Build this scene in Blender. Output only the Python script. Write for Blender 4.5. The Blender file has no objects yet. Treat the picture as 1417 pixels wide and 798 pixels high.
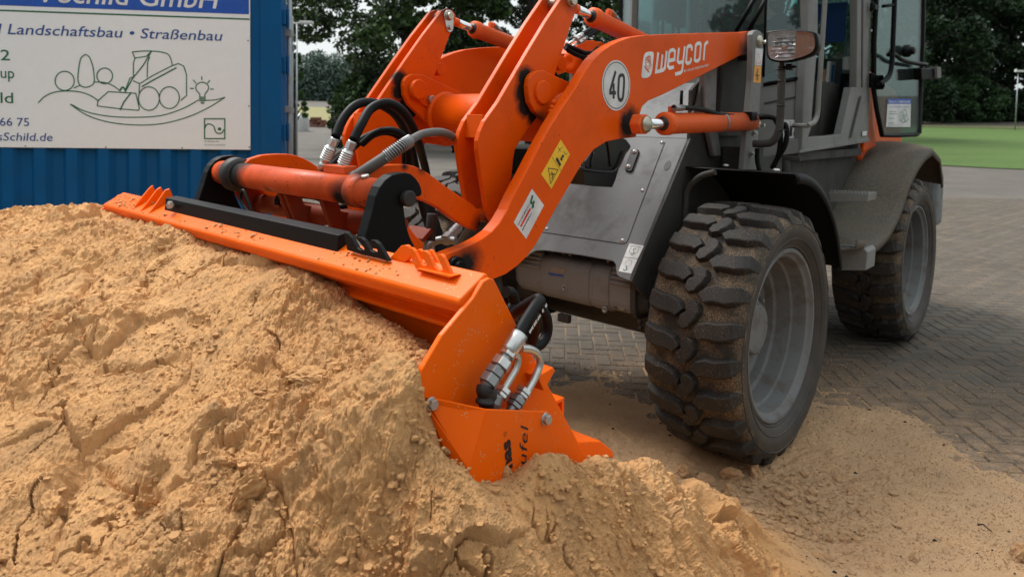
import bpy, bmesh, math, random
import numpy as np
from mathutils import Vector, Matrix
from math import radians, sin, cos, pi, sqrt, atan2

random.seed(7)
rng = np.random.default_rng(7)
S = bpy.context.scene
COL = S.collection

# ------------------------------------------------------------------ camera
F, CX, CY, CAM_H = 970.0, 708.5, 215.0, 1.58
PITCH, ROLL = radians(3.0), radians(1.0)
_r = np.array([1, 0, 0.]); _f = np.array([0, cos(PITCH), -sin(PITCH)]); _u = np.array([0, sin(PITCH), cos(PITCH)])
CR = cos(ROLL) * _r + sin(ROLL) * _u
CU = -sin(ROLL) * _r + cos(ROLL) * _u
CF = _f
cam_d = bpy.data.cameras.new('camera')
cam = bpy.data.objects.new('camera', cam_d); COL.objects.link(cam)
m = Matrix.Identity(4)
for i in range(3):
    m[i][0] = CR[i]; m[i][1] = CU[i]; m[i][2] = -CF[i]
m[2][3] = CAM_H
cam.matrix_world = m
cam_d.sensor_width = 36; cam_d.lens = F / 1417 * 36
cam_d.shift_y = -(399 - CY) / 1417
cam_d.clip_start = 0.05; cam_d.clip_end = 2000
cam_d.dof.use_dof = True; cam_d.dof.focus_distance = 2.0; cam_d.dof.aperture_fstop = 5.0
S.camera = cam

# ------------------------------------------------------------------ world, sun, exposure
SUN_EL, SUN_AZ = radians(57), radians(305)      # azimuth clockwise from +Y
wd = bpy.data.worlds.new('World'); S.world = wd; wd.use_nodes = True
nt = wd.node_tree; nt.nodes.clear()
sky = nt.nodes.new('ShaderNodeTexSky'); sky.sky_type = 'NISHITA'; sky.sun_disc = False
sky.sun_elevation = SUN_EL; sky.sun_rotation = SUN_AZ; sky.air_density = 1.5; sky.dust_density = 3.0
hs = nt.nodes.new('ShaderNodeHueSaturation'); hs.inputs['Saturation'].default_value = 0.22
mixn = nt.nodes.new('ShaderNodeMix'); mixn.data_type = 'RGBA'; mixn.inputs[0].default_value = 0.6
mixn.inputs[7].default_value = (6.6, 7.2, 7.3, 1)
bg = nt.nodes.new('ShaderNodeBackground'); bg.inputs[1].default_value = 0.128
wo = nt.nodes.new('ShaderNodeOutputWorld')
nt.links.new(sky.outputs[0], hs.inputs['Color']); nt.links.new(hs.outputs[0], mixn.inputs[6])
tc = nt.nodes.new('ShaderNodeTexCoord'); sx = nt.nodes.new('ShaderNodeSeparateXYZ'); mr_ = nt.nodes.new('ShaderNodeMapRange'); mr_.inputs['To Min'].default_value = .78; mr_.inputs['To Max'].default_value = 1.35
vs = nt.nodes.new('ShaderNodeVectorMath'); vs.operation = 'SCALE'
nt.links.new(tc.outputs['Generated'], sx.inputs[0]); nt.links.new(sx.outputs['Z'], mr_.inputs['Value']); nt.links.new(mixn.outputs[2], vs.inputs[0]); nt.links.new(mr_.outputs[0], vs.inputs['Scale'])
nt.links.new(vs.outputs[0], bg.inputs[0]); nt.links.new(bg.outputs[0], wo.inputs[0])
sl = bpy.data.lights.new('sun', 'SUN'); sl.energy = 2.7; sl.angle = radians(24); sl.color = (1.0, 0.97, 0.925)
so = bpy.data.objects.new('sun', sl); COL.objects.link(so)
sd = Vector((sin(SUN_AZ) * cos(SUN_EL), cos(SUN_AZ) * cos(SUN_EL), sin(SUN_EL)))
so.rotation_euler = sd.to_track_quat('Z', 'Y').to_euler()
S.view_settings.view_transform = 'Standard'; S.view_settings.look = 'None'
S.view_settings.exposure = 0.46; S.view_settings.gamma = 1

# ------------------------------------------------------------------ frames of reference
# the loader's own frame: x forward, y to its left (towards the camera), z up
YAW = radians(42)
LU = np.array([sin(YAW), cos(YAW), 0]); LV = np.array([cos(YAW), -sin(YAW), 0])
LO = 3.166 * LU - 2.14 * LV
def raydir(px, py): return CR * ((px - CX) / F) - CU * ((py - CY) / F) + CF
def to_loader(q): d = np.asarray(q, float) - LO; return np.array([-d @ LU, d @ LV, q[2]])
def to_world(l): return LO - l[0] * LU + l[1] * LV + np.array([0, 0, l[2]])
def px_world(px, py, depth):
    d = raydir(px, py); return np.array([0, 0, CAM_H]) + d * (depth / d[1])
def px_ground(px, py, z=0.0):
    d = raydir(px, py); return np.array([0, 0, CAM_H]) + d * ((z - CAM_H) / d[2])
_cl = to_loader(np.array([0, 0, CAM_H]))
def L(px, py, n, d):
    """loader-frame point where the sight line meets the plane n.p = d"""
    r = raydir(px, py); rl = np.array([-r @ LU, r @ LV, r[2]])
    n = np.asarray(n, float); t = (d - n @ _cl) / (n @ rl)
    return _cl + t * rl
NX, NY, NZ = (1, 0, 0), (0, 1, 0), (0, 0, 1)
def LY(px, py, y): return L(px, py, NY, y)
def XZ(pts, y): return [(LY(a, b, y)[0], LY(a, b, y)[2]) for a, b in pts]
def zc(ox, oy, s, pts): return [(ox + a / s, oy + b / s) for a, b in pts]

# ------------------------------------------------------------------ materials
def nn(t, typ, **kw):
    n = t.nodes.new(typ)
    for k, v in kw.items():
        if k.startswith('i_'): n.inputs[k[2:].replace('_', ' ')].default_value = v
        else: setattr(n, k, v)
    return n
def newmat(name):
    m = bpy.data.materials.new(name); m.use_nodes = True
    t = m.node_tree; b = t.nodes['Principled BSDF']
    return m, t, b
def noise(t, scale, detail=4, rough=.6, vec=None, out='Fac'):
    n = nn(t, 'ShaderNodeTexNoise', i_Scale=scale, i_Detail=detail, i_Roughness=rough)
    if vec is not None: t.links.new(vec, n.inputs['Vector'])
    return n.outputs[out]
def ramp(t, fac, stops):
    r = nn(t, 'ShaderNodeValToRGB'); e = r.color_ramp.elements
    while len(e) < len(stops): e.new(0.5)
    for k, (p, c) in enumerate(stops):
        e[k].position = p; e[k].color = (c[0], c[1], c[2], 1) if hasattr(c, '__len__') else (c, c, c, 1)
    t.links.new(fac, r.inputs[0]); return r.outputs[0]
def mix(t, fac, a, b, mode='MIX'):
    n = nn(t, 'ShaderNodeMix', data_type='RGBA', blend_type=mode)
    for sock, v in ((n.inputs[0], fac), (n.inputs[6], a), (n.inputs[7], b)):
        if isinstance(v, bpy.types.NodeSocket): t.links.new(v, sock)
        elif hasattr(v, '__len__'): sock.default_value = (*v[:3], 1)
        else: sock.default_value = v
    return n.outputs[2]
def math_(t, op, a, b=0.0, clamp=False):
    n = nn(t, 'ShaderNodeMath', operation=op, use_clamp=clamp)
    for sock, v in ((n.inputs[0], a), (n.inputs[1], b)):
        if isinstance(v, bpy.types.NodeSocket): t.links.new(v, sock)
        else: sock.default_value = v
    return n.outputs[0]
def bump(t, b, h, strength=.3, dist=.002):
    n = nn(t, 'ShaderNodeBump', i_Strength=strength, i_Distance=dist)
    t.links.new(h, n.inputs['Height']); t.links.new(n.outputs[0], b.inputs['Normal'])
def objco(t): return nn(t, 'ShaderNodeTexCoord').outputs['Object']

def paint(name, col, rough=.38, dirt=.35, dirtcol=(.10, .07, .045), metal=0.0, spots=(), specks=.5, wear=(.02, .018, .016), dscale=2.2, coat=.25, sandy=0.0, spec=.12, fine=0.0):
    m, t, b = newmat(name); co = objco(t)
    c = mix(t, ramp(t, noise(t, 1.7, 3, .6, co), [(.35, 0), (.75, 1)]), col, [x * .84 for x in col])
    d = math_(t, 'MULTIPLY', ramp(t, noise(t, dscale * 2.3, 7, .68, co), [(.48, 0), (.72, 1)]), dirt)
    c = mix(t, d, c, dirtcol)
    # small dark chips and dirt specks
    v = nn(t, 'ShaderNodeTexVoronoi', i_Scale=46.0, i_Randomness=1.0); t.links.new(co, v.inputs['Vector'])
    sp = math_(t, 'MULTIPLY', math_(t, 'LESS_THAN', v.outputs['Distance'], .16), math_(t, 'GREATER_THAN', noise(t, 9, 2, .5, co), .60))
    c = mix(t, math_(t, 'MULTIPLY', sp, specks), c, wear)
    v3 = nn(t, 'ShaderNodeTexVoronoi', i_Scale=17.0); t.links.new(mix(t, .12, co, noise(t, 40, 3, .7, co, 'Color')), v3.inputs['Vector'])
    s3 = math_(t, 'MULTIPLY', math_(t, 'LESS_THAN', v3.outputs['Distance'], .13), math_(t, 'GREATER_THAN', noise(t, 5, 2, .5, co), .57))
    c = mix(t, math_(t, 'MULTIPLY', s3, specks * .9), c, [x * .25 + y * .5 for x, y in zip(col, wear)])
    if sandy:
        v2 = nn(t, 'ShaderNodeTexVoronoi', i_Scale=130.0); t.links.new(co, v2.inputs['Vector'])
        s2 = math_(t, 'MULTIPLY', math_(t, 'LESS_THAN', v2.outputs['Distance'], .22), math_(t, 'GREATER_THAN', noise(t, 22, 3, .6, co), .56))
        c = mix(t, math_(t, 'MULTIPLY', s2, sandy), c, (.52, .33, .17))
    if fine:
        c = mix(t, math_(t, 'MULTIPLY', ramp(t, noise(t, 75, 5, .85, co), [(.46, 0), (.58, 1)]), fine), c, wear)
    g = None
    for (sx, sy, sz, r0, r1) in spots:
        vm = nn(t, 'ShaderNodeVectorMath', operation='DISTANCE'); t.links.new(co, vm.inputs[0]); vm.inputs[1].default_value = (sx, sy, sz)
        dd = math_(t, 'ADD', vm.outputs['Value'], math_(t, 'MULTIPLY', math_(t, 'SUBTRACT', noise(t, 14, 5, .7, co), .5), r1 * .7))
        mr = nn(t, 'ShaderNodeMapRange', i_From_Min=r1, i_From_Max=r0); mr.clamp = True; t.links.new(dd, mr.inputs['Value'])
        g = mr.outputs[0] if g is None else math_(t, 'MAXIMUM', g, mr.outputs[0])
    if g is not None:
        c = mix(t, g, c, (.012, .010, .009))
    t.links.new(c, b.inputs['Base Color'])
    rr = math_(t, 'ADD', math_(t, 'MULTIPLY', noise(t, 6, 5, .6, co), .25), rough - .1)
    if g is not None: rr = math_(t, 'ADD', rr, math_(t, 'MULTIPLY', g, .2))
    t.links.new(math_(t, 'ADD', rr, math_(t, 'MULTIPLY', d, .3)), b.inputs['Roughness'])
    b.inputs['Specular IOR Level'].default_value = spec; b.inputs['Metallic'].default_value = metal; b.inputs['Coat Weight'].default_value = coat * .15; b.inputs['Coat Roughness'].default_value = .25
    bump(t, b, noise(t, 260, 3, .6, co), .12, .0006)
    return m
def plain(name, col, rough=.5, metal=0, bumps=0, bscale=200, spec=.5):
    m, t, b = newmat(name); co = objco(t)
    c = mix(t, ramp(t, noise(t, 14, 5, .65, co), [(.3, 0), (.7, 1)]), col, [x * .72 for x in col])
    t.links.new(c, b.inputs['Base Color']); b.inputs['Roughness'].default_value = rough
    b.inputs['Metallic'].default_value = metal; b.inputs['Specular IOR Level'].default_value = spec
    if bumps: bump(t, b, noise(t, bscale, 4, .6, co), bumps, .001)
    return m

M = {}
P1 = LY(750, 128, .42); P2 = L(575, 124, NY, -.30); LPIN = LY(888, 172, .60); APIV = LY(1043, 70, .52)
M['orange'] = paint('loader_orange_paint', (.72, .085, .001), rough=.36, dirt=.35, dirtcol=(.32, .045, .006), coat=.2,
    spots=[(*LY(671, 316, .375), .03, .085), (*LY(585, 231, .375), .008, .03), (*LY(560, 230, .375), .003, .02), (*LY(610, 356, .52), .03, .08), (*LY(744, 170, .42), .02, .06), (*L(620, 60, NY, -.36), .02, .05)])
M['orange_arm'] = paint('loader_arm_paint', (.74, .090, .001), rough=.36, dirt=.35, dirtcol=(.42, .055, .006), coat=.2,
    spots=[(*(APIV + np.array([.02, 0, -.02])), .09, .17), (*(LPIN + np.array([-.03, -.06, .0])), .05, .10), (*LY(640, 362, .5), .03, .09)])
gl = [LY(728, 110, .40), LY(724, 128, .40), LY(728, 146, .40), LY(740, 160, .40), LY(752, 172, .40)]
glf = [L(a, b_, NY, -.32) for a, b_ in ((553, 112), (552, 128), (560, 145), (572, 158))]
M['orange_lever'] = paint('tilt_lever_paint', (.72, .085, .001), rough=.36, dirt=.35, dirtcol=(.34, .045, .006), coat=.2,
    spots=[(*p, .034, .062) for p in gl] + [(*p, .030, .058) for p in glf] + [(*L(782, -12, NY, .36), .03, .12), (*L(606, 6, NY, -.36), .03, .12)])
M['orange_tube'] = paint('hitch_tube_paint', (.62, .085, .02), rough=.34, dirt=.5, dirtcol=(.16, .035, .014), coat=.3, dscale=3,
    spots=[(1.9, -.36, 1.35, .075, .13), (1.93, .345, 1.33, .030, .075), (1.90, .40, 1.395, .015, .05), (1.9, .37, 1.32, .03, .07), (1.9, -.2, 1.24, .03, .10), (1.9, .2, 1.24, .03, .09), (1.9, .05, 1.30, .01, .035), (1.94, -.1, 1.31, .0, .03)], specks=.9)
M['orange_bucket'] = paint('bucket_orange_paint', (.93, .128, .001), rough=.30, dirt=.45, dirtcol=(.70, .13, .02), coat=.35, specks=.15, sandy=.75)
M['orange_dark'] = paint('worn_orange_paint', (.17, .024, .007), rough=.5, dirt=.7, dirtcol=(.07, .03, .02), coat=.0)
M['cylinder'] = paint('cylinder_paint', (.72, .11, .02), rough=.4, dirt=.4, dirtcol=(.2, .06, .03), coat=.15)
M['grey'] = paint('grey_cover_paint', (.155, .162, .165), rough=.5, dirt=.7, dirtcol=(.070, .064, .056), metal=.0, coat=.1, specks=.4)
M['grey_dark'] = paint('grimy_grey_paint', (.055, .053, .049), rough=.55, dirt=.7, dirtcol=(.035, .03, .026), coat=.0, specks=.4)
M['grey_cab'] = paint('cab_grey_paint', (.20, .198, .188), rough=.5, dirt=.45, dirtcol=(.10, .09, .075), coat=.05, specks=.2)
M['grey_motor'] = paint('motor_grey_paint', (.19, .19, .185), rough=.5, dirt=.6, dirtcol=(.07, .055, .04), coat=.0, specks=.3)
M['fender'] = paint('fender_dirty_plastic', (.092, .082, .069), rough=.8, dirt=.75, dirtcol=(.12, .095, .07), coat=0, specks=.5, wear=(.17, .14, .105), dscale=3, fine=.6)
M['chock'] = plain('glossy_black_plastic', (.007, .008, .010), .28, 0, 0, 200, .6)
M['rim'] = paint('rim_silver_paint', (.17, .172, .172), rough=.6, dirt=.75, dirtcol=(.10, .068, .045), metal=.15, coat=.05, specks=.6, dscale=4.2, wear=(.12, .07, .04))
M['black'] = plain('black_painted_steel', (.0025, .003, .0035), .42, 0, .3, 420, .14)
M['black_plastic'] = plain('black_plastic', (.0025, .003, .0035), .42, 0, 0, 200, .16)
M['black_matte'] = plain('black_mudguard', (.006, .006, .006), .6, 0, .2, 120, .2)
M['grease'] = plain('grease_black', (.012, .010, .009), .6, 0, .6, 90)
M['hose'] = plain('black_rubber_hose', (.0035, .0035, .004), .5, 0, .25, 400, .16)
M['hose_dusty'] = plain('dusty_grey_hose', (.10, .095, .088), .6, 0, .3, 300)
M['zinc'] = plain('zinc_plated_steel', (.62, .62, .60), .32, .9, .1, 250)
M['steel_dull'] = plain('dull_grey_fitting', (.30, .30, .30), .4, .8, .1, 250)
M['chrome'] = plain('chromed_rod', (.82, .83, .85), .08, 1.0)
M['bolt'] = plain('zinc_bolt', (.55, .55, .52), .35, .85)
M['brass'] = plain('pale_brass_pin', (.50, .47, .37), .35, .8)
M['white'] = plain('white_print', (.78, .79, .78), .45)
M['label_white'] = plain('label_white', (.66, .67, .66), .45)
M['ink'] = plain('black_print', (.01, .01, .012), .5)
M['yellow'] = plain('warning_yellow', (.86, .52, .015), .45)
M['amber'] = plain('amber_print', (.86, .36, .01), .45)
M['green_print'] = plain('green_print', (.006, .14, .065), .5)
M['blue_print'] = plain('blue_print', (.01, .075, .30), .5)
M['blue_band'] = plain('blue_band_print', (.008, .085, .46), .4)
M['red_print'] = plain('red_print', (.70, .012, .015), .45)
M['sign_white'] = plain('sign_board_white', (.76, .80, .82), .4)
for _n in M['sign_white'].node_tree.nodes:
    if _n.type == 'MIX': _n.inputs[7].default_value = (.73, .77, .79, 1)
M['cblue'] = paint('container_blue_paint', (.003, .085, .24), rough=.42, dirt=.35, dirtcol=(.008, .05, .10), coat=.1, specks=.3, dscale=1)
M['galv'] = plain('galvanised_steel', (.35, .38, .40), .45, .6)
M['wood'] = plain('pale_wood', (.35, .21, .11), .6)
M['skin'] = plain('skin', (.55, .30, .21), .5)
M['cloth'] = plain('dark_work_cloth', (.05, .06, .07), .9)
M['seat'] = plain('seat_fabric', (.05, .055, .06), .85)
M['hivis'] = plain('yellow_green_cloth', (.25, .38, .03), .8)
M['bluestripe'] = plain('blue_plastic', (.02, .16, .42), .4)

def tyre_mats():
    m, t, b = newmat('tyre_groove_rubber'); co = objco(t)
    n1 = ramp(t, noise(t, 7, 6, .7, co), [(.40, 0), (.62, 1)])
    n2 = ramp(t, noise(t, 210, 4, .8, co), [(.44, 0), (.58, 1)])
    f = math_(t, 'MULTIPLY', n2, math_(t, 'ADD', math_(t, 'MULTIPLY', n1, .62), .05))
    c = mix(t, f, (.014, .012, .010), (.38, .25, .135))
    t.links.new(c, b.inputs['Base Color']); b.inputs['Roughness'].default_value = .85
    bump(t, b, noise(t, 120, 5, .7, co), .6, .003); M['tyre_base'] = m
    m, t, b = newmat('tyre_lug_rubber'); co = objco(t)
    f = math_(t, 'MULTIPLY', ramp(t, noise(t, 190, 3, .7, co), [(.56, 0), (.66, 1)]), ramp(t, noise(t, 7, 4, .6, co), [(.38, .1), (.66, .75)]))
    c = mix(t, ramp(t, noise(t, 4, 5, .6, co), [(.4, 0), (.7, 1)]), (.008, .008, .008), (.018, .016, .013))
    c = mix(t, f, c, (.28, .165, .075))
    t.links.new(c, b.inputs['Base Color']); b.inputs['Roughness'].default_value = .72
    bump(t, b, noise(t, 150, 5, .7, co), .5, .002); M['tyre_lug'] = m
    m, t, b = newmat('tyre_side_rubber'); co = objco(t)
    c = mix(t, ramp(t, noise(t, 5, 7, .7, co), [(.38, 0), (.68, 1)]), (.020, .017, .015), (.050, .036, .027))
    t.links.new(c, b.inputs['Base Color']); b.inputs['Roughness'].default_value = .6
    bump(t, b, noise(t, 60, 5, .6, co), .25, .002); M['tyre_side'] = m
tyre_mats()

def glass_mat(name, tint=(.62, .76, .76), haze=.10):
    m = bpy.data.materials.new(name); m.use_nodes = True; t = m.node_tree; t.nodes.clear()
    o = nn(t, 'ShaderNodeOutputMaterial'); tr = nn(t, 'ShaderNodeBsdfTransparent'); tr.inputs[0].default_value = (*tint, 1)
    gg = nn(t, 'ShaderNodeBsdfGlossy'); gg.inputs['Roughness'].default_value = .02
    df = nn(t, 'ShaderNodeBsdfDiffuse'); df.inputs[0].default_value = (.45, .52, .52, 1)
    fr = nn(t, 'ShaderNodeFresnel'); fr.inputs[0].default_value = 1.7
    a = nn(t, 'ShaderNodeMixShader'); a.inputs[0].default_value = haze
    t.links.new(tr.outputs[0], a.inputs[1]); t.links.new(df.outputs[0], a.inputs[2])
    c = nn(t, 'ShaderNodeMixShader'); t.links.new(math_(t, 'MULTIPLY', fr.outputs[0], .8, True), c.inputs[0])
    t.links.new(a.outputs[0], c.inputs[1]); t.links.new(gg.outputs[0], c.inputs[2]); t.links.new(c.outputs[0], o.inputs[0])
    return m
M['glass'] = glass_mat('tinted_cab_glass', (.60, .78, .78), .05)
M['glass_door'] = glass_mat('wet_door_glass', (.55, .72, .69), .04)
M['lens'] = glass_mat('clear_lens', (.95, .95, .95), .03)
M['amber_lens'] = plain('clear_orange_indicator', (.95, .58, .42), .25)
M['reflector'] = plain('lamp_reflector', (.95, .95, .95), .35, .1)
M['bottle'] = glass_mat('green_bottle', (.45, .75, .72), .25)

# ------------------------------------------------------------------ mesh helpers
class MB:
    def __init__(s): s.v = []; s.f = []; s.mi = []; s.sm = []
    def add(s, v, f, mi=0, sm=False):
        b = len(s.v); s.v += [tuple(map(float, p)) for p in v]; s.f += [tuple(b + i for i in q) for q in f]
        s.mi += [mi] * len(f); s.sm += [sm] * len(f); return s
    def box(s, c, d, R=None, mi=0):
        c = np.array(c, float); h = np.array(d, float) / 2
        v = [np.array([x, y, z]) * h for x in (-1, 1) for y in (-1, 1) for z in (-1, 1)]
        if R is not None: v = [R @ p for p in v]
        return s.add([p + c for p in v], [(0, 1, 3, 2), (4, 6, 7, 5), (0, 4, 5, 1), (2, 3, 7, 6), (0, 2, 6, 4), (1, 5, 7, 3)], mi)
    def plate(s, xz, y0, y1, mi=0):
        n = len(xz); v = [(x, y0, z) for x, z in xz] + [(x, y1, z) for x, z in xz]
        f = [tuple(range(n)), tuple(range(2 * n - 1, n - 1, -1))] + [(i, i + n, (i + 1) % n + n, (i + 1) % n) for i in range(n)]
        return s.add(v, f, mi)
    def prism(s, pts, off, mi=0):
        """polygon of 3-D points given a thickness vector"""
        n = len(pts); pts = [np.asarray(p, float) for p in pts]; off = np.asarray(off, float)
        v = pts + [p + off for p in pts]
        f = [tuple(range(n)), tuple(range(2 * n - 1, n - 1, -1))] + [(i, i + n, (i + 1) % n + n, (i + 1) % n) for i in range(n)]
        return s.add(v, f, mi)
    def tube(s, pts, r, seg=12, mi=0, closed=False, caps=True, sm=True):
        pts = [np.asarray(p, float) for p in pts]; n = len(pts)
        rr = r if hasattr(r, '__len__') else [r] * n
        up = None; v = []
        for i in range(n):
            a = pts[(i - 1) % n] if closed or i > 0 else pts[i]; b = pts[(i + 1) % n] if closed or i < n - 1 else pts[i]
            t = b - a; t /= (np.linalg.norm(t) + 1e-12)
            if up is None:
                up = np.cross(t, [0, 0, 1.]);
                if np.linalg.norm(up) < .05: up = np.cross(t, [1., 0, 0])
            up = up - t * (up @ t); up /= np.linalg.norm(up); w = np.cross(t, up)
            for k in range(seg):
                q = 2 * pi * k / seg; v.append(pts[i] + rr[i] * (cos(q) * up + sin(q) * w))
        f = []
        for i in range(n if closed else n - 1):
            j = (i + 1) % n
            for k in range(seg): f.append((i * seg + k, i * seg + (k + 1) % seg, j * seg + (k + 1) % seg, j * seg + k))
        s.add(v, f, mi, sm)
        if caps and not closed:
            b = len(s.v) - n * seg
            s.f += [tuple(b + k for k in range(seg))[::-1], tuple(b + (n - 1) * seg + k for k in range(seg))]; s.mi += [mi] * 2; s.sm += [False] * 2
        return s
    def cyl(s, a, b, r, seg=20, mi=0, sm=True): return s.tube([a, b], r, seg, mi, sm=sm)
    def lathe(s, prof, c, axis, seg=48, mi=0, sm=True, closed=False):
        """prof = [(distance along axis, radius)]"""
        c = np.asarray(c, float); t = np.asarray(axis, float); t /= np.linalg.norm(t)
        up = np.cross(t, [0, 0, 1.])
        if np.linalg.norm(up) < .05: up = np.cross(t, [1., 0, 0])
        up /= np.linalg.norm(up); w = np.cross(t, up); v = []; f = []; n = len(prof)
        for a, r in prof:
            for k in range(seg):
                q = 2 * pi * k / seg; v.append(c + t * a + max(r, 1e-4) * (cos(q) * up + sin(q) * w))
        for i in range(n if closed else n - 1):
            j = (i + 1) % n
            for k in range(seg): f.append((i * seg + k, i * seg + (k + 1) % seg, j * seg + (k + 1) % seg, j * seg + k))
        return s.add(v, f, mi, sm)
    def hlathe(s, prof, c, axis, seg=48, mi=0):
        for a_, b_ in zip(prof[:-1], prof[1:]): s.lathe([a_, b_], c, axis, seg, mi)
        return s
    def hexn(s, a, b, r, mi=0): return s.tube([a, b], r, 6, mi, sm=False)
    def build(s, name, mats, parent=None, bevel=0, seg=2, matrix=None, recalc=True):
        me = bpy.data.meshes.new(name); me.from_pydata(s.v, [], s.f); me.validate()
        if not isinstance(mats, (list, tuple)): mats = [mats]
        for m_ in mats: me.materials.append(m_)
        if len(me.polygons) == len(s.f):
            me.polygons.foreach_set('material_index', s.mi); me.polygons.foreach_set('use_smooth', s.sm)
        if recalc:
            b = bmesh.new(); b.from_mesh(me); bmesh.ops.recalc_face_normals(b, faces=b.faces); b.to_mesh(me); b.free()
        o = bpy.data.objects.new(name, me); COL.objects.link(o)
        if parent is not None: o.parent = parent
        if matrix is not None: o.matrix_local = matrix
        if bevel:
            md = o.modifiers.new('bevel', 'BEVEL'); md.width = bevel; md.segments = seg; md.limit_method = 'ANGLE'; md.angle_limit = radians(35)
            md.harden_normals = False
        return o
def empty(name, label=None, cat=None, loc=(0, 0, 0), group=None, rz=0, parent=None):
    o = bpy.data.objects.new(name, None); COL.objects.link(o); o.location = loc; o.rotation_euler = (0, 0, rz)
    if parent: o.parent = parent
    if label: tag(o, label, cat, group)
    return o
def tag(o, label=None, cat=None, group=None, kind=None):
    if label: o['label'] = label
    if cat: o['category'] = cat
    if group: o['group'] = group
    if kind: o['kind'] = kind
    return o
def spline(pts, n=8):
    p = [np.asarray(q, float) for q in pts]; p = [2 * p[0] - p[1]] + p + [2 * p[-1] - p[-2]]; out = []
    for i in range(1, len(p) - 2):
        for k in range(n):
            t = k / n; a, b, c, d = p[i - 1], p[i], p[i + 1], p[i + 2]
            out.append(.5 * (2 * b + (c - a) * t + (2 * a - 5 * b + 4 * c - d) * t * t + (3 * b - a - 3 * c + d) * t ** 3))
    out.append(p[-2]); return out
def sp2(pts, n=5): return [tuple(q) for q in spline([np.array(p) for p in pts], n)]
def lerp(a, b, t): return np.asarray(a, float) * (1 - t) + np.asarray(b, float) * t

_eps = [0]
def eps():
    _eps[0] = (_eps[0] + 1) % 37; return _eps[0] * .00002
def ribbon(mb, pts, w, nrm, closed=False, mi=0):
    """flat printed line following 3-D points that lie on a plane with normal nrm"""
    nrm = np.asarray(nrm, float); nrm /= np.linalg.norm(nrm); e = nrm * eps(); P = [np.asarray(p, float) + e for p in pts]; n = len(P); A = []; B = []
    for i in range(n):
        a = P[(i - 1) % n] if closed or i > 0 else P[i]; b = P[(i + 1) % n] if closed or i < n - 1 else P[i]
        d1 = P[i] - a; d2 = b - P[i]
        if np.linalg.norm(d1) < 1e-9: d1 = d2
        if np.linalg.norm(d2) < 1e-9: d2 = d1
        d1 = d1 / (np.linalg.norm(d1) + 1e-12); d2 = d2 / (np.linalg.norm(d2) + 1e-12)
        t = d1 + d2; t /= (np.linalg.norm(t) + 1e-9); sd_ = np.cross(nrm, t); k = min(1.6, 1 / max(.3, abs(t @ d1)))
        A.append(P[i] + sd_ * w / 2 * k); B.append(P[i] - sd_ * w / 2 * k)
    v = A + B; f = [(i, (i + 1) % n, (i + 1) % n + n, i + n) for i in range(n if closed else n - 1)]
    mb.add(v, f, mi); return mb
def disc(mb, c, r, nrm, e1, seg=28, mi=0, rx=1.0):
    nrm = np.asarray(nrm, float); e1 = np.asarray(e1, float); e2 = np.cross(nrm, e1)
    mb.add([np.asarray(c) + nrm * eps() + r * (rx * cos(2 * pi * k / seg) * e1 + sin(2 * pi * k / seg) * e2) for k in range(seg)], [tuple(range(seg))], mi); return mb
def text(name, s, p0, p1, height, nrm, mat, parent, shear=0, bold=0, off=0.0006, spacing=1.0, cap='H'):
    """lettering fitted between the points p0 and p1 (baseline), capital height in metres"""
    cu = bpy.data.curves.new(name, 'FONT'); cu.body = s; cu.shear = shear; cu.offset = bold; cu.resolution_u = 3; cu.space_character = spacing
    ob = bpy.data.objects.new(name, cu); COL.objects.link(ob)
    dg = bpy.context.evaluated_depsgraph_get(); me = bpy.data.meshes.new_from_object(ob.evaluated_get(dg))
    bpy.data.objects.remove(ob); xs = [v.co.x for v in me.vertices]
    x0, x1 = min(xs), max(xs); p0 = np.asarray(p0, float); p1 = np.asarray(p1, float)
    e1 = p1 - p0; wd_ = np.linalg.norm(e1); e1 /= wd_; nrm = np.asarray(nrm, float); e2 = np.cross(nrm, e1)
    for v in me.vertices:
        q = p0 + e1 * ((v.co.x - x0) / (x1 - x0) * wd_) + e2 * (v.co.y / .729 * height) + nrm * off
        v.co = Vector(q)
    me.materials.append(mat); o = bpy.data.objects.new(name, me); COL.objects.link(o); o.parent = parent
    return o

# ================================================================== WHEEL LOADER
loader = empty('wheel_loader', 'orange and grey articulated wheel loader tipping sand off its raised bucket', 'wheel loader',
               loc=tuple(LO), rz=atan2(-LU[1], -LU[0]))
ND = np.array([0, 1., 0])

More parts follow.
